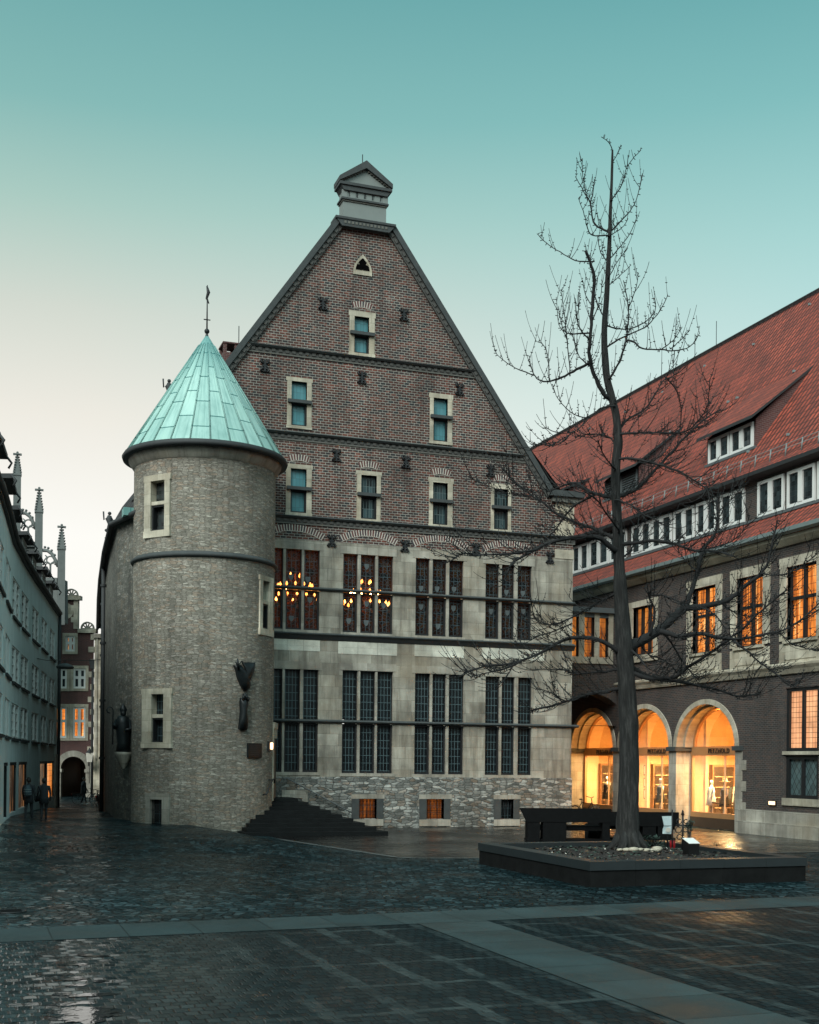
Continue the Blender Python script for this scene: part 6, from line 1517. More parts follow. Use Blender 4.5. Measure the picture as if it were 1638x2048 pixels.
for k in range(1500):
    x = rnd.uniform(PX0+wth+.05,PX1-wth-.05); y = rnd.uniform(PY0+wth+.05,PY1-wth-.05); z = hgt(x,y)+rnd.uniform(.01,.05); s = rnd.uniform(.03,.07); A = rnd.uniform(0,6.28)
    dx,dy = math.cos(A)*s, math.sin(A)*s; t = rnd.uniform(-.03,.03)
    m.face([(x-dx,y-dy,z),(x+dy*.6,y-dx*.6,z+t),(x+dx,y+dy,z+.02),(x-dy*.6,y+dx*.6,z-t*.5)], m=rnd.choice((0,0,0,2,0,1,3)) if rnd.random()<.2 else rnd.choice((0,0,2)))
o = m.build('leaf_litter', cols, pt); o['kind'] = 'stuff'
# small plants in the planter
def leafy(name, lab, x, y, n, R, H, L, seed, group=None):
    r = random.Random(seed); t = thing(name, lab, 'plant', (x,y,hgt(x,y)), 0, group); m = MB()
    for k in range(n):
        A = r.uniform(0,6.28); h = r.uniform(.05,H); q = R*math.sqrt(r.random())*(1-.4*h/H); px_,py_ = q*math.cos(A), q*math.sin(A); B = r.uniform(0,6.28); s = L*r.uniform(.6,1.3); e = r.uniform(-.3,.7)
        d = Vector((math.cos(B)*math.cos(e),math.sin(B)*math.cos(e),math.sin(e)))*s; w = Vector((-math.sin(B),math.cos(B),r.uniform(-.3,.3)))*s*.38; p = Vector((px_,py_,h))
        m.face([p-d*.5, p+w*.5, p+d*.5, p-w*.5])
    m.build('leaves', M['leaf'], t, local=True); m = MB()
    for k in range(max(3,n//14)):
        A = r.uniform(0,6.28); q = R*.6*r.random(); m.tube([(0,0,0),(q*math.cos(A),q*math.sin(A),H*.7)], .008, 4)
    m.build('stems', M['twig'], t, local=True)
p = onZ(1303,1697,.55); leafy('leafy_plant', 'low dark leafy plant in the planter right of the trunk', p[0], p[1], 130, .36, .38, .16, 1)
p = onZ(1322,1695,.55); leafy('leafy_plant', 'small leafy plant in front of the white poster', p[0], p[1], 60, .25, .24, .12, 2)
p = onZ(1432,1690,.55); leafy('leafy_plant', 'thin leafy plant behind the right planter edge near the pillar light', p[0], p[1], 40, .2, .2, .10, 5)
# pale stones round the foot of the trunk
for k in range(9):
    A = -2.5+k*.27; x, y = 17.08+.62*math.cos(A)+.02*k, 30.05+.62*math.sin(A); t = thing('pale_stone', 'pale stone lying at the foot of the tree trunk', 'stone', (x,y,hgt(x,y)), 0, 'pale stones round the trunk foot'); m = MB()
    m.sphere((0,0,.03), .09+.025*(k%3), 7, 0, (1.3,.9,.5)); m.build('stone', M['stone'], t, local=True)
# poster on a stake, candle, iron cross, lamp block
D = 36.3
def at(x, y, dd=D): return onD(x, y, dd)
p0 = at(1334,1702); t = thing('poster', 'crumpled pale printed poster tied to a stake behind the trunk', 'poster', (p0.x,p0.y,.5)); base[t.name] = Vector((p0.x,p0.y,.5)); m = MB()
def sheetpoly(pts, th=.012):
    q = [at(x,y,D+.03*math.sin(x*.9+y*.6)) for x,y in pts]; k = Vector((fw[0],fw[1],0))*th; m.face(q); m.face([a+k for a in reversed(q)])
    for i in range(len(q)): a, c = q[i], q[(i+1)%len(q)]; m.face([a,c,c+k,a+k])
sheetpoly([(1324,1632.5),(1343,1632),(1343,1651),(1328,1651)]); sheetpoly([(1328,1651.5),(1343,1651.5),(1342.5,1668),(1325,1667.5),(1325.5,1658)])
m.build('paper', M['paper'], t); m = MB(); c = [at(1336.5+5.*math.cos(2*PI*i/16),1660+4.8*math.sin(2*PI*i/16),D-.05) for i in range(16)]; m.face(c); m.build('printed_disc', M['cloth_pale'], t)
m = MB(); m.tube([at(1335,1702,D+.06),at(1335,1632,D+.06)], .02, 5); m.build('stake', M['iron'], t)
p0 = at(1345,1693,36.); z0 = .52; t = thing('grave_candle', 'red glass candle lantern standing by the poster', 'candle', (p0.x,p0.y,z0)); m = MB()
H = at(1345,1677,36.).z-z0; m.lathe([(.07,0),(.085,H*.3),(.085,H*.75),(.06,H*.82)], (0,0,0), 12); m.build('glass', M['red'], t, local=True); m = MB(); m.lathe([(.075,H*.82),(.05,H*.92),(.01,H)], (0,0,0), 12); m.build('lid', M['iron'], t, local=True)
p0 = at(1365.5,1698,35.8); t = thing('iron_cross', 'tall thin wrought iron cross with scrolls between poster and lamp block', 'cross', (p0.x,p0.y,.5)); base[t.name] = Vector((p0.x,p0.y,.5)); m = MB()
A_ = lambda x,y: at(x,y,35.8)
m.tube([A_(1365.5,1700),A_(1365.5,1622)], .03, 6); m.tube([A_(1365.5,1630),A_(1365.5,1620)], [.06,.01], 4); m.tube([A_(1352,1650.5),A_(1377,1650.5)], .024, 5)
m.tube([A_(1344.5,1700),A_(1344.5,1619)], .022, 5); m.build('cross_bars', M['iron'], t); m = MB()
for cx_,cy_,r in ((1358,1643,5),(1372,1643,4),(1357,1660,6),(1371,1659,5),(1359,1674,5)): m.tube([A_(cx_+r*math.cos(q),cy_+r*math.sin(q)) for q in [i*.55 for i in range(11)]], .016, 5)
m.build('scrolls', M['iron'], t)
q = A_(1380,1655); r = random.Random(9); t = thing('potted_twigs', 'loose leafy twigs hanging beside the iron cross', 'plant', (q.x,q.y,.5)); base[t.name] = Vector((q.x,q.y,.5)); m = MB(); lf = MB()
for k in range(9):
    e = (1380+r.uniform(-6,7),1650+r.uniform(-10,14)); m.tube([A_(1377,1698),A_(1377+(e[0]-1377)*.4,1675),A_(*e)], .008, 4)
    for j in range(7):
        c = A_(e[0]+r.uniform(-4,4),e[1]+r.uniform(-4,6)); d = Vector((r.uniform(-1,1),r.uniform(-1,1),r.uniform(-1,1)))*.05; w = Vector((r.uniform(-1,1),r.uniform(-1,1),r.uniform(-1,1)))*.04; lf.face([c-d,c+w,c+d,c-w])
m.build('twigs', M['twig'], t); lf.build('leaves', M['leaf'], t)
p0 = onZ(1382,1712,.5); t = thing('stone_block', 'short dark block with slanting pale top near the planter front', 'memorial', (p0[0],p0[1],.5)); m = MB()
s = .16; m.hexa([(-s,-s,-.1),(s,-s,-.1),(s,s,-.1),(-s,s,-.1),(-s,-s,.34),(s,-s,.34),(s,s,.46),(-s,s,.46)]); m.build('block', M['planter'], t, local=True)
m = MB(); m.hexa([(-s-.01,-s-.01,.345),(s+.01,-s-.01,.345),(s+.01,s+.01,.465),(-s-.01,s+.01,.465),(-s-.01,-s-.01,.36),(s+.01,-s-.01,.36),(s+.01,s+.01,.48),(-s-.01,s+.01,.48)]); m.build('slanted_plate', M['white'], t, local=True)

# ------------------------------------------------------------------ STEEL BENCH SCULPTURES
def bench(lab, pxl, pxr, ytop, yground, legs, slab_h, left_slant=0.):
    yc = 1522+.0096*((pxl+pxr)/2-CX); D = CZ*F/(yground-yc); P = FD(D)
    uL = P.px(pxl,ytop)[0]; uR = P.px(pxr,ytop)[0]; zt = P.px((pxl+pxr)/2,ytop)[1]; o = P(uL,0); t = thing('steel_bench', lab, 'bench', (o[0],o[1],0), 0, 'massive steel bench sculptures')
    zs = zt-slab_h; m = MB()
    m.pprism(P, [(uL+left_slant,zs),(uR,zs),(uR,zt),(uL,zt)], 0, .24); m.build('backrest', M['steel'], t)
    m = MB(); m.pbox(P, uL+left_slant+.05, uR-.1, .42, .60, .24, 1.15); m.build('seat', M['steel'], t)
    for a, c, zz in legs:
        ua = P.px(a,yground)[0]; uc = P.px(c,yground)[0]; m = MB(); m.pbox(P, ua, uc, 0, zs if zz else .42, .02, 1.0); m.build('leg', M['steel'], t)
    m = MB(); m.pbox(P, uL+.25, uR-.1, .02, .10, .1, .9); m.build('base_bar', M['steel'], t)
    return P
bench('dark steel bench farther left with notched side, by the gable corner', 1040, 1222, 1617, 1684, [(1055,1080,1),(1086,1133,1),(1205,1220,1)], .52, .26)
bench('dark steel bench directly behind the tree trunk', 1177, 1358, 1624, 1681, [(1177,1217,1),(1286,1312,1),(1316,1343,1)], .55, 0.)

# ------------------------------------------------------------------ BICYCLES
def make_bike(lab, group):
    t = thing('bicycle', lab, 'bicycle', (0,0,0), 0, group); R = .34
    for s, nm in ((-.54,'wheel'),(.54,'wheel')):
        m = MB(); m.tube([(s+R*math.cos(2*PI*k/20),0,R+R*math.sin(2*PI*k/20)) for k in range(21)], .022, 6, caps=False); w = m.build(nm, M['rubber'], t, local=True)
        m = MB()
        for k in range(8): A = 2*PI*k/8; m.tube([(s,0,R),(s+.32*math.cos(A),0,R+.32*math.sin(A))], .004, 3)
        m.tube([(s+(R-.04)*math.cos(2*PI*k/16),0,R+(R-.04)*math.sin(2*PI*k/16)) for k in range(17)], .010, 4, caps=False); m.build('spokes', M['gutter'], w, local=True)
    m = MB(); bb = (-.06,0,.30); se = (-.20,0,.80); hd = (.36,0,.82); 
    for a, c in ((bb,se),(bb,hd),(se,(.34,0,.76)),((-.54,0,R),bb),((-.54,0,R),se),((.54,0,R),(.38,0,.70)),((.38,0,.70),(.33,0,.98))): m.tube([a,c], .018, 6)
    m.build('frame', M['steel'], t, local=True)
    m = MB(); m.tube([(.22,-.28,1.05),(.30,-.16,1.02),(.33,0,.99),(.30,.16,1.02),(.22,.28,1.05)], .014, 6); m.build('handlebar', M['iron'], t, local=True)
    m = MB(); m.tube([se,(-.23,0,.93)], .014, 6); m.lathe([(.01,.96),(.09,.95),(.08,.92),(.01,.91)], (-.24,0,0), 8); m.build('saddle', M['rubber'], t, local=True)
    m = MB(); m.box(-.92,-.42,-.07,.07,.70,.72); m.tube([(-.85,.06,.70),(-.56,.06,.36)], .008, 4); m.tube([(-.85,-.06,.70),(-.56,-.06,.36)], .008, 4); m.build('rack', M['iron'], t, local=True)
    m = MB(); m.box(-.94,-.91,-.04,.04,.62,.70); m.build('tail_lamp', M['red'], t, local=True)
    m = MB()
    for k in range(10): A0 = .3+k*.27; A1 = A0+.28; m.face([(-.54+.39*math.cos(A0),-.03,R+.39*math.sin(A0)),(-.54+.39*math.cos(A0),.03,R+.39*math.sin(A0)),(-.54+.39*math.cos(A1),.03,R+.39*math.sin(A1)),(-.54+.39*math.cos(A1),-.03,R+.39*math.sin(A1))])
    m.build('mudguard', M['iron'], t, local=True)
    return t
bk = make_bike('bicycle', 'bicycles parked in the alley along the rubble wall')
def place_bike(px, py, rz, lab, tilt=.0, first=None, group='keep'):
    o = first or dup(bk); gz = .0; x, y = onZ(px, py, 0.); gz = ground_z(x, y); x, y = onZ(px, py, gz); o.location = (x, y, gz); o.rotation_euler = (tilt, 0, rz); o['label'] = lab
    if group != 'keep':
        if group: o['group'] = group
        elif 'group' in o: del o['group']
    return o
place_bike(206, 1626, 1.75, 'nearest bicycle leaning on the rubble wall in the alley', .0, bk)
place_bike(203, 1620, 1.62, 'second bicycle from the near end of the alley row')
place_bike(197, 1614, 1.3, 'third bicycle of the alley row with its tail lamp lit'); 
place_bike(192, 1611, 1.9, 'farthest bicycle of the alley row near the lantern pier')
def bike_at(X, Y, rz, lab):
    o = dup(bk); o.location = (X, Y, ground_z(X,Y)); o.rotation_euler = (0,0,rz); o['label'] = lab; del o['group']; return o
bike_at(28.9, 55.3, .15, 'bicycle parked before the dark archway beside the stone gable corner').scale = (1.15,1.15,1.25)
# ------------------------------------------------------------------ PEOPLE
def skin_mesh(name, verts, edges, radii, mat, parent, sub=2):
    me = bpy.data.meshes.new(name); me.from_pydata(verts, edges, []); o = bpy.data.objects.new(name, me); C.objects.link(o)
    md = o.modifiers.new('Skin', 'SKIN'); md.use_smooth_shade = True
    for i, r in enumerate(radii): me.skin_vertices[0].data[i].radius = (r, r) if not hasattr(r,'__len__') else r
    me.skin_vertices[0].data[0].use_root = True
    ss = o.modifiers.new('Sub', 'SUBSURF'); ss.levels = sub; ss.render_levels = sub
    bpy.context.view_layer.update(); dg = bpy.context.evaluated_depsgraph_get(); m2 = bpy.data.meshes.new_from_object(o.evaluated_get(dg)); m2.name = name
    bpy.data.objects.remove(o); m2.materials.clear(); m2.materials.append(mat); r = bpy.data.objects.new(name, m2); C.objects.link(r); r.parent = parent; return r
def person(lab, px, py, H, rz, coat, bag=None, stride=.16, hatless='hair', lean=0., armout=0.):
    x, y = onZ(px, py, .3); g_ = ground_z(x, y); x, y = onZ(px, py, g_); t = thing('person', lab, 'person', (x,y,g_), rz); k = H/1.75; s = stride
    V = [(0,0,.95),(0,.01,1.15),(lean*.5,0,1.38),(lean*.7,0,1.48),(lean,-.01,1.56)]
    E_ = [(0,1),(1,2),(2,3),(3,4)]; R = [(.16,.115),(.15,.11),(.175,.115),(.07,.07),(.065,.065)]
    def add(v, r, par): V.append(v); R.append(r); E_.append((par, len(V)-1)); return len(V)-1
    for sx in (-1,1):
        a = add((sx*.095,0,.88),(.095,.095),0); a = add((sx*.10,-.03+sx*s*.45,.50),(.065,.068),a); a = add((sx*.10,sx*s,.10),(.045,.048),a); a = add((sx*.105,sx*s-.02,.045),(.04,.04),a); add((sx*.115,sx*s-.15,.03),(.04,.03),a)
        a = add((sx*.20+lean*.5,0,1.40),(.07,.07),2); a = add((sx*(.255+armout*.3)+lean*.3,.02-sx*s*.3,1.13),(.05,.05),a); a = add((sx*(.25+armout),-.07-sx*s*.6,.90),(.038,.038),a); add((sx*(.245+armout),-.11-sx*s*.7,.80),(.036,.022),a)
    body = skin_mesh('body', [tuple(c*k for c in v) for v in V], E_, [tuple(q*k for q in r) for r in R], M[coat], t)
    m = MB(); m.sphere((lean*1.05*k,-.02*k,1.645*k), .098*k, 14, 0, (.86,1.,1.2)); m.sphere((lean*1.05*k,-.12*k,1.635*k), .018*k, 6)
    for sx in (-1,1): m.sphere((lean*1.05*k+sx*.086*k,0,1.64*k), .02*k, 6, 0, (.5,.8,1.3))
    m.build('head', M['skin'], t, local=True)
    m = MB(); m.sphere((lean*1.05*k,.012*k,1.672*k), .107*k, 14, 0, (.9,1.,1.12)); m.build('hair', M['hair'], t, local=True)
    m = MB(); m.tube([(0,0,.70*k),(0,.0,.95*k),(0,.0,1.2*k),(lean*.4*k,0,1.42*k),(lean*.6*k,0,1.50*k)], [.20*k,.185*k,.175*k,.16*k,.085*k], 14); o = m.build('coat', M[coat], t, local=True)
    if bag == 'pack':
        m = MB(); m.tube([(0,.20*k,.98*k),(0,.23*k,1.1*k),(0,.22*k,1.3*k),(0,.17*k,1.44*k)], [.13*k,.16*k,.15*k,.07*k], 12); b_ = m.build('backpack', M['cloth_blue'], t, local=True)
        m = MB()
        for z in (1.08,1.18,1.28): m.tube([(.15*k*math.cos(a),(.225+.145*math.sin(a))*k,z*k) for a in [i*PI/8 for i in range(9)]], .016*k, 5)
        m.build('stripes', M['gutter'], b_, local=True)
    if bag == 'shoulder':
        m = MB(); m.tube([(.26*k,.05*k,.78*k),(.28*k,.05*k,.9*k),(.27*k,.05*k,1.02*k)], [.10*k,.14*k,.11*k], 10); m.tube([(.26*k,.05*k,1.02*k),(.17*k,.0,1.46*k)], .014*k, 5); m.build('shoulder_bag', M['steel'], t, local=True)
    if bag == 'shoes':
        m = MB()
        for sx in (-1,1): m.sphere((sx*.11*k,sx*s*k-.07*k,.05*k), .055*k, 8, 0, (.8,1.9,.8))
        m.build('white_shoes', M['white'], t, local=True)
    return t
person('person in dark jacket with striped blue backpack walking into the alley', 57, 1639, 1.66, PI*.92, 'cloth_dark', 'pack', .17)
person('person in long black coat carrying a shoulder bag in the alley', 87.5, 1640, 1.68, PI*1.02, 'cloth_dark', 'shoulder', .10)
person('person in dark clothes with white shoes pushing a bicycle before the archway', 167, 1609, 1.72, PI*.4, 'cloth_dark', 'shoes', .2, lean=.06)
x, y = onZ(172, 1608.5, ground_z(0,80)); bike_at(x, y, -.25, 'bicycle pushed by the person with white shoes at the archway')
# ------------------------------------------------------------------ TREE
TD = 34.0
tree = thing('bare_tree', 'tall bare tree with upswept spurred branches growing in the stone planter', 'tree', (17.0,30.0,.5))
trunk = [(1256,1706,30),(1256,1690,26.5),(1256,1660,24),(1257,1580,21.5),(1258,1500,20),(1256,1420,19),(1252,1350,18),(1248,1290,17.5),(1245,1240,16),(1241,1180,14),(1237,1100,13),(1234,1030,11.5),(1231,980,11),(1232,930,10.5),(1236,880,10.5),(1232,830,9.5),(1222,790,9),(1213,750,8),(1209,700,7.5),(1209,650,7),(1213,600,6.5),(1216,540,6),(1219,480,5),(1221,420,4),(1224,350,3.2),(1225,300,2.2)]
PXM = TD/F
def smooth(pts, k=4):
    out = []
    n = len(pts)
    for i in range(n-1):
        p0, p1, p2, p3 = pts[max(i-1,0)], pts[i], pts[i+1], pts[min(i+2,n-1)]
        for j in range(k):
            t = j/k; out.append(tuple(.5*((2*b)+(-a+c)*t+(2*a-5*b+4*c-d)*t*t+(-a+3*b-3*c+d)*t**3) for a,b,c,d in zip(p0,p1,p2,p3)))
    out.append(tuple(pts[-1])); return out
m = MB(); tp = smooth(trunk, 3); rr = random.Random(5)
tp = smooth(trunk, 9)
m.tube([onD(x,y,TD) for x,y,w in tp], [w*(.93 if y > 1150 else .80)*PXM for x,y,w in tp], 26, caps=True)
root = onD(1256,1694,TD)
for k in range(7):
    A = 2*PI*k/7+.3; d = Vector((math.cos(A),math.sin(A),0)); m.tube([root+d*.2+Vector((0,0,.45)), root+d*.34+Vector((0,0,.12)), root+d*.55-Vector((0,0,.12))], [.10,.12,.07], 7)
tk = m.build('trunk', M['bark'], tree)
from mathutils import noise as mnoise
zs_c = [(onD(x,y,TD), w*PXM) for x,y,w in tp]; offb = base[tree.name]
for v in tk.data.vertices:            # furrows, knots and old branch scars
    p = v.co+offb; c, w_ = min(zs_c, key=lambda q: abs(q[0].z-p.z)); d = Vector((p.x-c.x, p.y-c.y, 0)); r = d.length
    if r < 1e-5: continue
    A = math.atan2(d.y, d.x); f = mnoise.noise(Vector((math.cos(A)*3.2, math.sin(A)*3.2, p.z*.55)))*.11+mnoise.noise(Vector((math.cos(A)*7., math.sin(A)*7., p.z*1.3)))*.07+max(0., mnoise.noise(Vector((math.cos(A)*1.2+5, math.sin(A)*1.2, p.z*1.1)))-.25)*.5
    v.co += d.normalized()*(f*w_)
B = [  # polyline in photo pixels, start half-width, end half-width, depth swing
 ([(1216,795),(1208.7,790),(1195,765),(1184,736.6),(1181,724),(1178,702.7),(1181,666),(1185.8,595.8),(1188.8,556),(1182.7,531.7),(1170.5,501)],6,3,-.5),
 ([(1213,461.5),(1190,449),(1182.7,425),(1181,406.5),(1167,382),(1150.7,353)],3.6,.9,.3),([(1181,406.5),(1186,385),(1188.8,357.7)],2.2,.9,.4),([(1175,400),(1166,351.6),(1165,316.5)],1.5,.7,.2),
 ([(1225.5,458.4),(1254.5,428),(1272.8,400),(1285,347)],2.8,.8,.5),([(1225.5,397),(1245,367),(1254.5,333),(1282,299.7)],2.2,.7,-.4),([(1254.5,333),(1256,310)],1.2,.7,-.4),([(1225,327),(1239,296.6)],1.4,.7,.2),
 ([(1224.5,299.7),(1216,283),(1202.6,273.7)],1.4,.7,-.2),([(1211.7,470.6),(1184,470.6),(1173.6,452),(1169,431),(1156.8,396)],2.2,.8,-.6),([(1222,470),(1245,455),(1256,437)],1.8,.7,-.5),
 ([(1188,522.5),(1178,522.5),(1150.7,521),(1120,504),(1092.6,486),(1074,467.6)],2.4,.8,.8),([(1211.7,519.5),(1199.5,501),(1195,473.7)],2.,.8,.6),([(1219,519.5),(1236,498),(1257.5,470.6),(1274,432.5)],2.2,.8,.6),
 ([(1219,553),(1233,525.6),(1254.5,498)],1.8,.7,-.6),([(1221,568),(1245,547),(1262,530)],1.6,.7,.3),([(1214.8,650.8),(1233,656.9),(1263.6,657),(1297,638.6),(1311,617),(1309,595.8)],2.8,.8,.7),
 ([(1220.9,754.6),(1239,724),(1251,687),(1256,653.8),(1256,611),(1246.8,560.7)],4.,1.,-.7),([(1257.5,614),(1269.7,583.6),(1277.4,545.5)],1.6,.7,-.8),([(1214.8,693.5),(1245,675),(1285,657),(1297,650),(1318.6,623),(1335.4,589.7)],3.,.9,.4),
 ([(1251.4,681),(1266.7,684),(1285,696.6),(1321.6,699.6),(1349,701),(1379.6,693.5),(1399.5,666)],3.,.9,-.9),([(1321.6,699.6),(1346,681),(1364.4,653.8)],1.6,.7,-.9),([(1340,698),(1361,681),(1379.6,660)],1.4,.7,-1.),([(1349,701),(1346,736),(1347,748)],1.2,.7,-1.),
 ([(1179.7,724),(1153.7,739),(1123,754.6),(1098.8,762.6),(1077,759.5),(1065,742.7),(1059,712)],4.2,1.,.9),([(1068,750),(1031.6,736.6),(1001,715),(988.9,701.5)],1.8,.7,1.),([(1098.8,762.6),(1092.6,699.6),(1071,681)],1.8,.7,.9),
 ([(1140,752),(1138,718),(1132,672),(1117,647.7),(1112.5,594)],2.,.7,.8),([(1135,690),(1129,632.5),(1123,577.5)],1.6,.7,.9),([(1178,666),(1147.6,667.6),(1130,664),(1123,645)],2.2,.9,-.5),([(1178,680),(1160,657),(1153.7,635.5),(1158,611),(1156.8,583.6)],2.,.7,-.8),
 ([(1184,736.6),(1160,715),(1150,690),(1146,650)],2.,.8,.4),([(1187,620),(1172,590),(1165,560)],1.6,.7,.4),([(1186,640),(1200,600),(1204,565)],1.6,.7,-.5),([(1211,640),(1196,610),(1190,590)],2.,.8,.3),
 ([(1240.7,855.7),(1257.5,837),(1285,822),(1306.4,794.6),(1324.7,764),(1333.8,755)],4.,1.4,.8),([(1333.8,757),(1352,780),(1360,805),(1363,828),(1360,871)],2.,.9,.9),([(1242,868),(1272.8,866),(1306,865),(1337,866),(1373.5,861.8),(1398,840),(1416,807),(1419,761)],3.8,1.1,-.9),
 ([(1240,992),(1258,985),(1276,974.8),(1306,944),(1337,910.7),(1367,877),(1398,846.5),(1440.7,819)],6.2,1.6,1.2),([(1245,916.8),(1269.7,918),(1306,926),(1337,935),(1367,947),(1404,971.7),(1416,984),(1422,1036)],4.2,1.4,-1.3),
 ([(1228,996),(1190,987),(1166,974.8),(1150.7,965.6),(1123,971.7),(1092.6,984)],6.2,1.6,.8),([(1193,988),(1153.7,1008),(1132,1030),(1110,1060),(1080,1090)],4.2,1.2,1.4),
 ([(1226,1098),(1202,1078),(1174.8,1073),(1138,1076),(1098,1085.5),(1068,1100.7),(1040,1116),(1022,1131),(1003.8,1171)],8.2,1.6,-1.2),([(1068,1100),(1022,1107),(961,1110),(927,1107),(906,1117.5)],3.6,1.,-1.6),
 ([(1222,1074),(1190,1058),(1153,1045.8),(1113.7,1027.5),(1083,1003),(1062,990),(1025.5,959.5),(1007,935)],5.4,1.2,1.3),([(1083,1003),(1060,992),(1010,985),(940,955)],2.4,.9,1.7),
 ([(1236,1090),(1260,1087),(1306,1082),(1342.7,1085.5),(1388,1100.7),(1427,1101.6),(1467,1112)],5.4,1.6,-1.1),
 ([(1255,1296),(1270,1288),(1291,1278),(1320,1259),(1344,1238),(1371,1214)],13.5,8.5,.9),([(1371,1214),(1382,1184.5),(1395,1144),(1406,1099),(1430,1067),(1435,1027),(1432.6,1000)],7.2,2.4,1.5),
 ([(1369,1216),(1398,1214),(1440.7,1206),(1467,1192.5),(1491.5,1171),(1521,1147),(1537,1120),(1545,1080),(1555.6,1040)],8.6,1.8,.6),
 ([(1320,1262),(1340,1268),(1360,1272.7),(1400.6,1267),(1435,1275),(1480.8,1278),(1521,1270),(1561,1262),(1601,1240.7),(1638.5,1206)],6.6,1.4,-1.),([(1467,1283),(1494,1302),(1521,1326),(1555.6,1350),(1588,1372)],3.4,1.2,-1.3),
 ([(1255,1338),(1280,1352),(1312,1358),(1350,1353),(1376.5,1334),(1414,1310),(1454,1281),(1494,1249),(1534,1211),(1574,1179)],5.8,1.6,-1.5),([(1258,1330),(1280,1345),(1312,1358),(1350,1362),(1398,1372),(1427,1377),(1480.8,1393),(1521,1385)],6.4,1.6,1.1),
 ([(1262,1300),(1275,1312),(1293.6,1334)],4.,2.,-.8),([(1325,1262),(1350,1297),(1371,1331.6),(1398,1361)],3.4,1.4,.9),
 ([(1238,1304),(1229.7,1298),(1193,1278),(1144,1276),(1113.7,1287),(1083,1305),(1052.7,1317.5),(1016,1328),(967,1333),(927.5,1345)],6.4,1.3,-.9),([(1052.7,1317),(1004,1339),(939.7,1354)],2.8,1.,-1.),([(1030,1325),(1018,1345),(1004,1366)],1.8,.9,-1.),
 ([(1238,1185),(1215,1195),(1190,1207.6),(1144,1235),(1098,1250),(1065,1229)],4.4,1.2,1.1),([(1144,1247),(1098,1265.6),(1062,1275)],2.4,.9,1.3),([(1245,1338),(1236,1339),(1190,1345),(1150,1348),(1129,1339),(1071,1339)],4.4,1.2,.9),
 ([(1248,1375),(1217.5,1381.6),(1174.8,1389),(1141,1400),(1101.5,1412),(1062,1421)],5.2,2.,1.),([(1126,1406),(1107.6,1388),(1071,1375.5)],2.,.9,1.),
 ([(1300,1272),(1310,1225),(1297,1190),(1300,1185)],3.6,1.6,-.7),([(1297,1190),(1330,1192),(1360,1205),(1372,1222)],2.4,1.,-.8),([(1237,1120),(1262,1100),(1275,1060),(1278,1020)],3.4,1.2,1.6),([(1232,940),(1222,930),(1205,905),(1196,880)],3.,1.,-1.2),
 ([(1237,895),(1215,872),(1180,868),(1150,875)],3.,1.,1.),([(1234,1000),(1262,1010),(1290,1030),(1330,1050)],3.4,1.1,-1.4),([(1238,1060),(1215,1030),(1195,1000),(1170,985)],3.4,1.1,-1.8),([(1228,812),(1205,815),(1180,835),(1150,862),(1120,866),(1090,855)],2.8,.9,-.8),([(1180,835),(1150,830),(1118,800),(1105,770)],1.6,.7,-.9),([(1150,862),(1115,883),(1070,890)],1.5,.7,-.8),
 ([(1280,1290),(1300,1310),(1330,1322),(1360,1350)],2.8,1.,1.4),([(1400,1214),(1430,1230),(1452,1262),(1460,1290)],2.6,1.,-.6),([(1440,1206),(1470,1225),(1500,1232),(1540,1225)],2.4,.9,.9),([(1435,1027),(1460,1000),(1490,985)],2.,.8,1.6),([(1406,1099),(1440,1092),(1480,1070),(1500,1030)],2.4,.9,1.8),([(1395,1144),(1370,1120),(1350,1090)],2.2,.9,1.4),
 ([(1480,1393),(1500,1375),(1512,1340)],1.6,.8,1.),([(1555,1262),(1590,1290),(1638,1300)],1.6,.8,-1.),([(1521,1147),(1560,1150),(1600,1135),(1640,1100)],2.2,.9,.4)]
bt = MB(); tw_ = MB(); rt2 = random.Random(21)
def twig(mb, x, y, D0, ang, L, w, depth=0, sgn=1.):
    """a twig in the picture plane of the tree's own depth, curving upward, with spurs"""
    pts = []; n = 6; a = ang; px, py, D_ = x, y, D0; dd = rt2.uniform(-.05,.05)*L/n
    for i in range(n+1):
        pts.append((px,py,D_)); a += (-(((a+PI/2+PI) % (2*PI))-PI))*.13+rt2.uniform(-.035,.035); px += math.cos(a)*L/n; py += math.sin(a)*L/n; D_ += dd
    mb.tube([onD(*p) for p in pts], [max(.44,.78*w*(1-.6*i/n))*PXM for i in range(n+1)], 4)
    for i in range(1,n-1):
        for s in (-1,1):
            if rt2.random() < .3: spur(mb, pts[i], a+s*1.1, rt2.uniform(1.6,3.2))
    return pts
def spur(mb, p, a, L):
    q = (p[0]+math.cos(a)*L, p[1]+math.sin(a)*L, p[2]+rt2.uniform(-.07,.07)); mb.tube([onD(*p), onD(*q)], [.85*PXM,.75*PXM], 4)
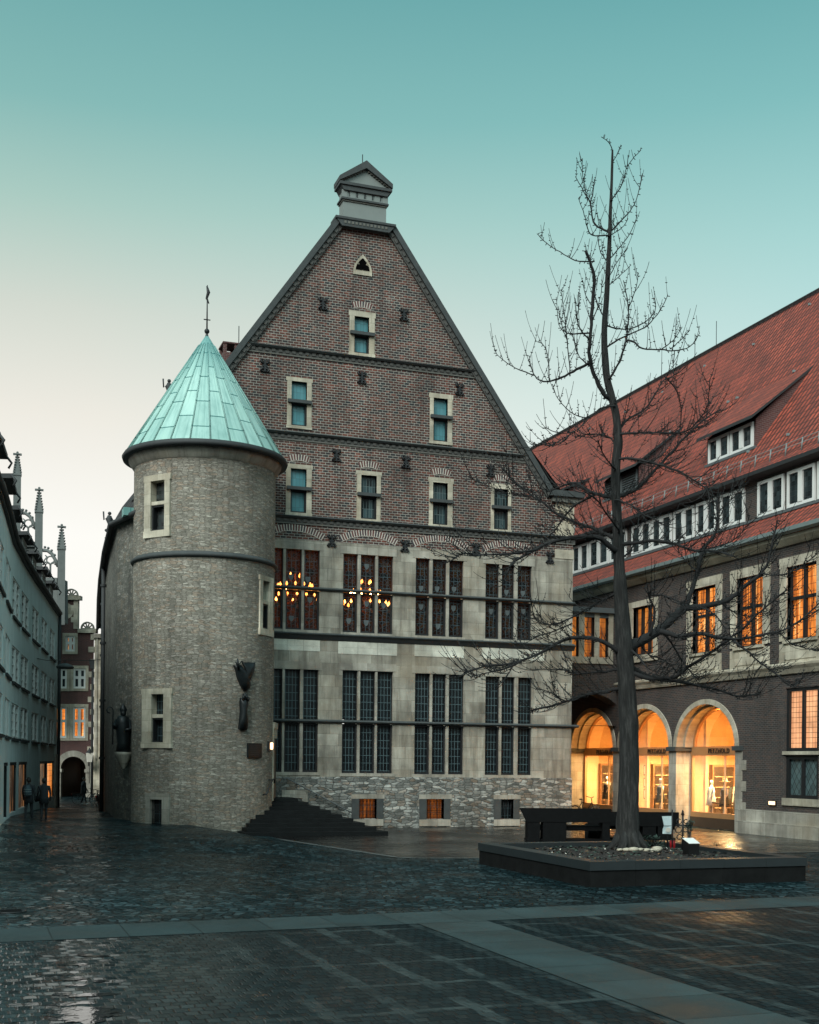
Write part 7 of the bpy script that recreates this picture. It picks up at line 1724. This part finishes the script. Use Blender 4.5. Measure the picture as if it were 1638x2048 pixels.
for pts, w0, w1, off in B:
    nt = min(trunk, key=lambda t: abs(t[1]-pts[0][1]))
    if pts[0][1] < 1180 and 2 < abs(nt[0]-pts[0][0]) < 16: pts = [(nt[0], pts[0][1]+3)]+list(pts)
    sp = smooth([(x,y) for x,y in pts], 4); n = len(sp); L = sum(math.hypot(sp[i+1][0]-sp[i][0], sp[i+1][1]-sp[i][1]) for i in range(n-1)); acc_ = 0.; P3 = []
    root_off = 0.
    # branches that start on another branch begin at that branch's depth swing
    x0, y0 = pts[0]; near = min(trunk, key=lambda t: abs(t[1]-y0)); on_trunk = abs(near[0]-x0) < 30
    for i in range(n):
        t = i/(n-1); D_ = TD+off*(1.4*(t**1.3) if on_trunk else 1.2+.5*t)*1.3
        jit = 1.0 if 0 < i < n-1 else 0.; P3.append((sp[i][0]+rt2.uniform(-1,1)*jit*.8, sp[i][1]+rt2.uniform(-1,1)*jit*.8, D_))
    bt.tube([onD(*p) for p in P3], [max(.65,(.9 if w0 > 5 else .8)*(w0+(w1-w0)*(i/(n-1))**.7)*(1+.10*rt2.uniform(-1,1)))*PXM for i in range(n)], 7 if w0 > 5 else 5)
    # spurs and twigs
    nsp = int(L/(6. if y0 > 850 else 8.))
    for k in range(nsp):
        t = (k+rt2.random())/nsp*(n-1); i = min(int(t), n-2); f = t-i; p = tuple(a+(c-a)*f for a,c in zip(P3[i],P3[i+1])); a = math.atan2(sp[i+1][1]-sp[i][1], sp[i+1][0]-sp[i][0])
        spur(tw_, p, a+rt2.choice((-1,1))*rt2.uniform(.9,1.7), rt2.uniform(1.8,3.8)+w0*.8)
    ntw = int(L/ (6.5 if y0 > 850 else 15))
    for k in range(ntw):
        t = (.15+.85*(k+rt2.random())/max(1,ntw))*(n-1); i = min(int(t), n-2); f = t-i; p = tuple(a+(c-a)*f for a,c in zip(P3[i],P3[i+1])); a = math.atan2(sp[i+1][1]-sp[i][1], sp[i+1][0]-sp[i][0])
        if y0 < 850: twig(tw_, p[0], p[1], p[2], -PI/2+rt2.choice((-1,1))*rt2.uniform(.08,.7), min(rt2.uniform(26,72), max(8.,(p[1]-285)*.55)), .85); continue
        q = twig(tw_, p[0], p[1], p[2], a+rt2.choice((-1,1))*rt2.uniform(.3,.9), rt2.uniform(20,90) if y0 > 850 else rt2.uniform(26,66), 1.05)
        if rt2.random() < .6 and y0 > 850: j = rt2.randint(2,4); twig(tw_, *q[j], math.atan2(q[j+1][1]-q[j][1], q[j+1][0]-q[j][0])+rt2.choice((-.8,.8)), rt2.uniform(14,34), .9)
bt.build('branches', M['twig'], tree); tw_.build('twigs', M['twig'], tree)

# ------------------------------------------------------------------ WORLD, LIGHT, CAMERA
w = bpy.data.worlds.new('World'); bpy.context.scene.world = w; w.use_nodes = True
class W(N):
    def __init__(s): s.t = w.node_tree; s.b = s.t.nodes['Background']; s.out = s.t.nodes['World Output']
k = W()
SUN_EL, SUN_AZ = math.radians(24), math.radians(200)     # soft light from behind-left of the camera
dirv = k.n('ShaderNodeTexCoord').outputs['Generated']
sp_ = k.n('ShaderNodeSeparateXYZ', {0: dirv}); z = sp_.outputs[2]
dot = lambda v: k.n('ShaderNodeVectorMath', {0: dirv, 1: v}, operation='DOT_PRODUCT').outputs['Value']
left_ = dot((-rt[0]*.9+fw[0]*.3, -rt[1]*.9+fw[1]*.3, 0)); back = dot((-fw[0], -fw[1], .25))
cold = k.ramp(z, [(0.,(.82,.87,.84)),(.14,(.70,.80,.775)),(.26,(.545,.715,.69)),(.38,(.325,.565,.545)),(.46,(.185,.435,.43)),(.54,(.105,.325,.335)),(.8,(.065,.25,.28))])
warm = k.ramp(z, [(0.,(.84,.82,.77)),(.17,(.85,.83,.78)),(.26,(.735,.705,.63)),(.333,(.56,.595,.525)),(.40,(.345,.51,.45)),(.458,(.20,.415,.39)),(.54,(.12,.325,.325)),(.8,(.065,.25,.28))])
col = k.mix(k.ramp(left_, [(.0,0.),(.30,.66),(.50,1.)]), cold, warm)
sky = k.n('ShaderNodeTexSky', sky_type='NISHITA', sun_disc=False, sun_elevation=SUN_EL, sun_rotation=SUN_AZ, air_density=1.2, dust_density=2.)
col = k.mix(.06, col, k.n('ShaderNodeVectorMath', {0: sky.outputs[0], 1: (.1,.1,.1)}, operation='MULTIPLY').outputs[0])
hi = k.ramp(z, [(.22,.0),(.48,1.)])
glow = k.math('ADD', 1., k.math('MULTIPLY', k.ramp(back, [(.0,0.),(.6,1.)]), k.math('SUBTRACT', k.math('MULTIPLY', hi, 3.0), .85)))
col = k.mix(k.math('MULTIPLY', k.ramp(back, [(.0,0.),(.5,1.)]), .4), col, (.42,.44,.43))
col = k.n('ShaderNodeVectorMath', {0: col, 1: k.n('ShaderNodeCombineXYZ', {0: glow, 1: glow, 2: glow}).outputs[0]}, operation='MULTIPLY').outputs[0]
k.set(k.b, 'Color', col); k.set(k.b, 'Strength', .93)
ld = bpy.data.lights.new('sun', 'SUN'); ld.energy = 2.4; ld.angle = math.radians(35); ld.color = (.985, .97, .91)
lo = bpy.data.objects.new('sun', ld); C.objects.link(lo)
sd = Vector((-rt[0]*.5-fw[0]*1., -rt[1]*.5-fw[1]*1., .95)).normalized(); lo.rotation_euler = sd.to_track_quat('Z', 'Y').to_euler()
cam = bpy.data.cameras.new('camera'); co = bpy.data.objects.new('camera', cam); C.objects.link(co)
cam.sensor_fit = 'HORIZONTAL'; cam.sensor_width = 36.; cam.lens = F/1638*36; cam.shift_x = 0.; cam.shift_y = (H0-1024)/1638; cam.clip_end = 3000; cam.clip_start = .1
right = Vector((rt[0]*cr, rt[1]*cr, sr)); up = Vector((-rt[0]*sr, -rt[1]*sr, cr)); bk_ = Vector((-fw[0], -fw[1], 0))
mt = Matrix((right, up, bk_)).transposed().to_4x4(); mt.translation = (0, 0, CZ); co.matrix_world = mt
sc = bpy.context.scene; sc.camera = co
sc.view_settings.view_transform = 'Standard'; sc.view_settings.look = 'None'; sc.view_settings.exposure = .38; sc.view_settings.gamma = 1.
sc.cycles.use_denoising = True; sc.cycles.max_bounces = 6; sc.cycles.transparent_max_bounces = 12; sc.cycles.sample_clamp_indirect = 4.; sc.cycles.caustics_reflective = False; sc.cycles.caustics_refractive = False
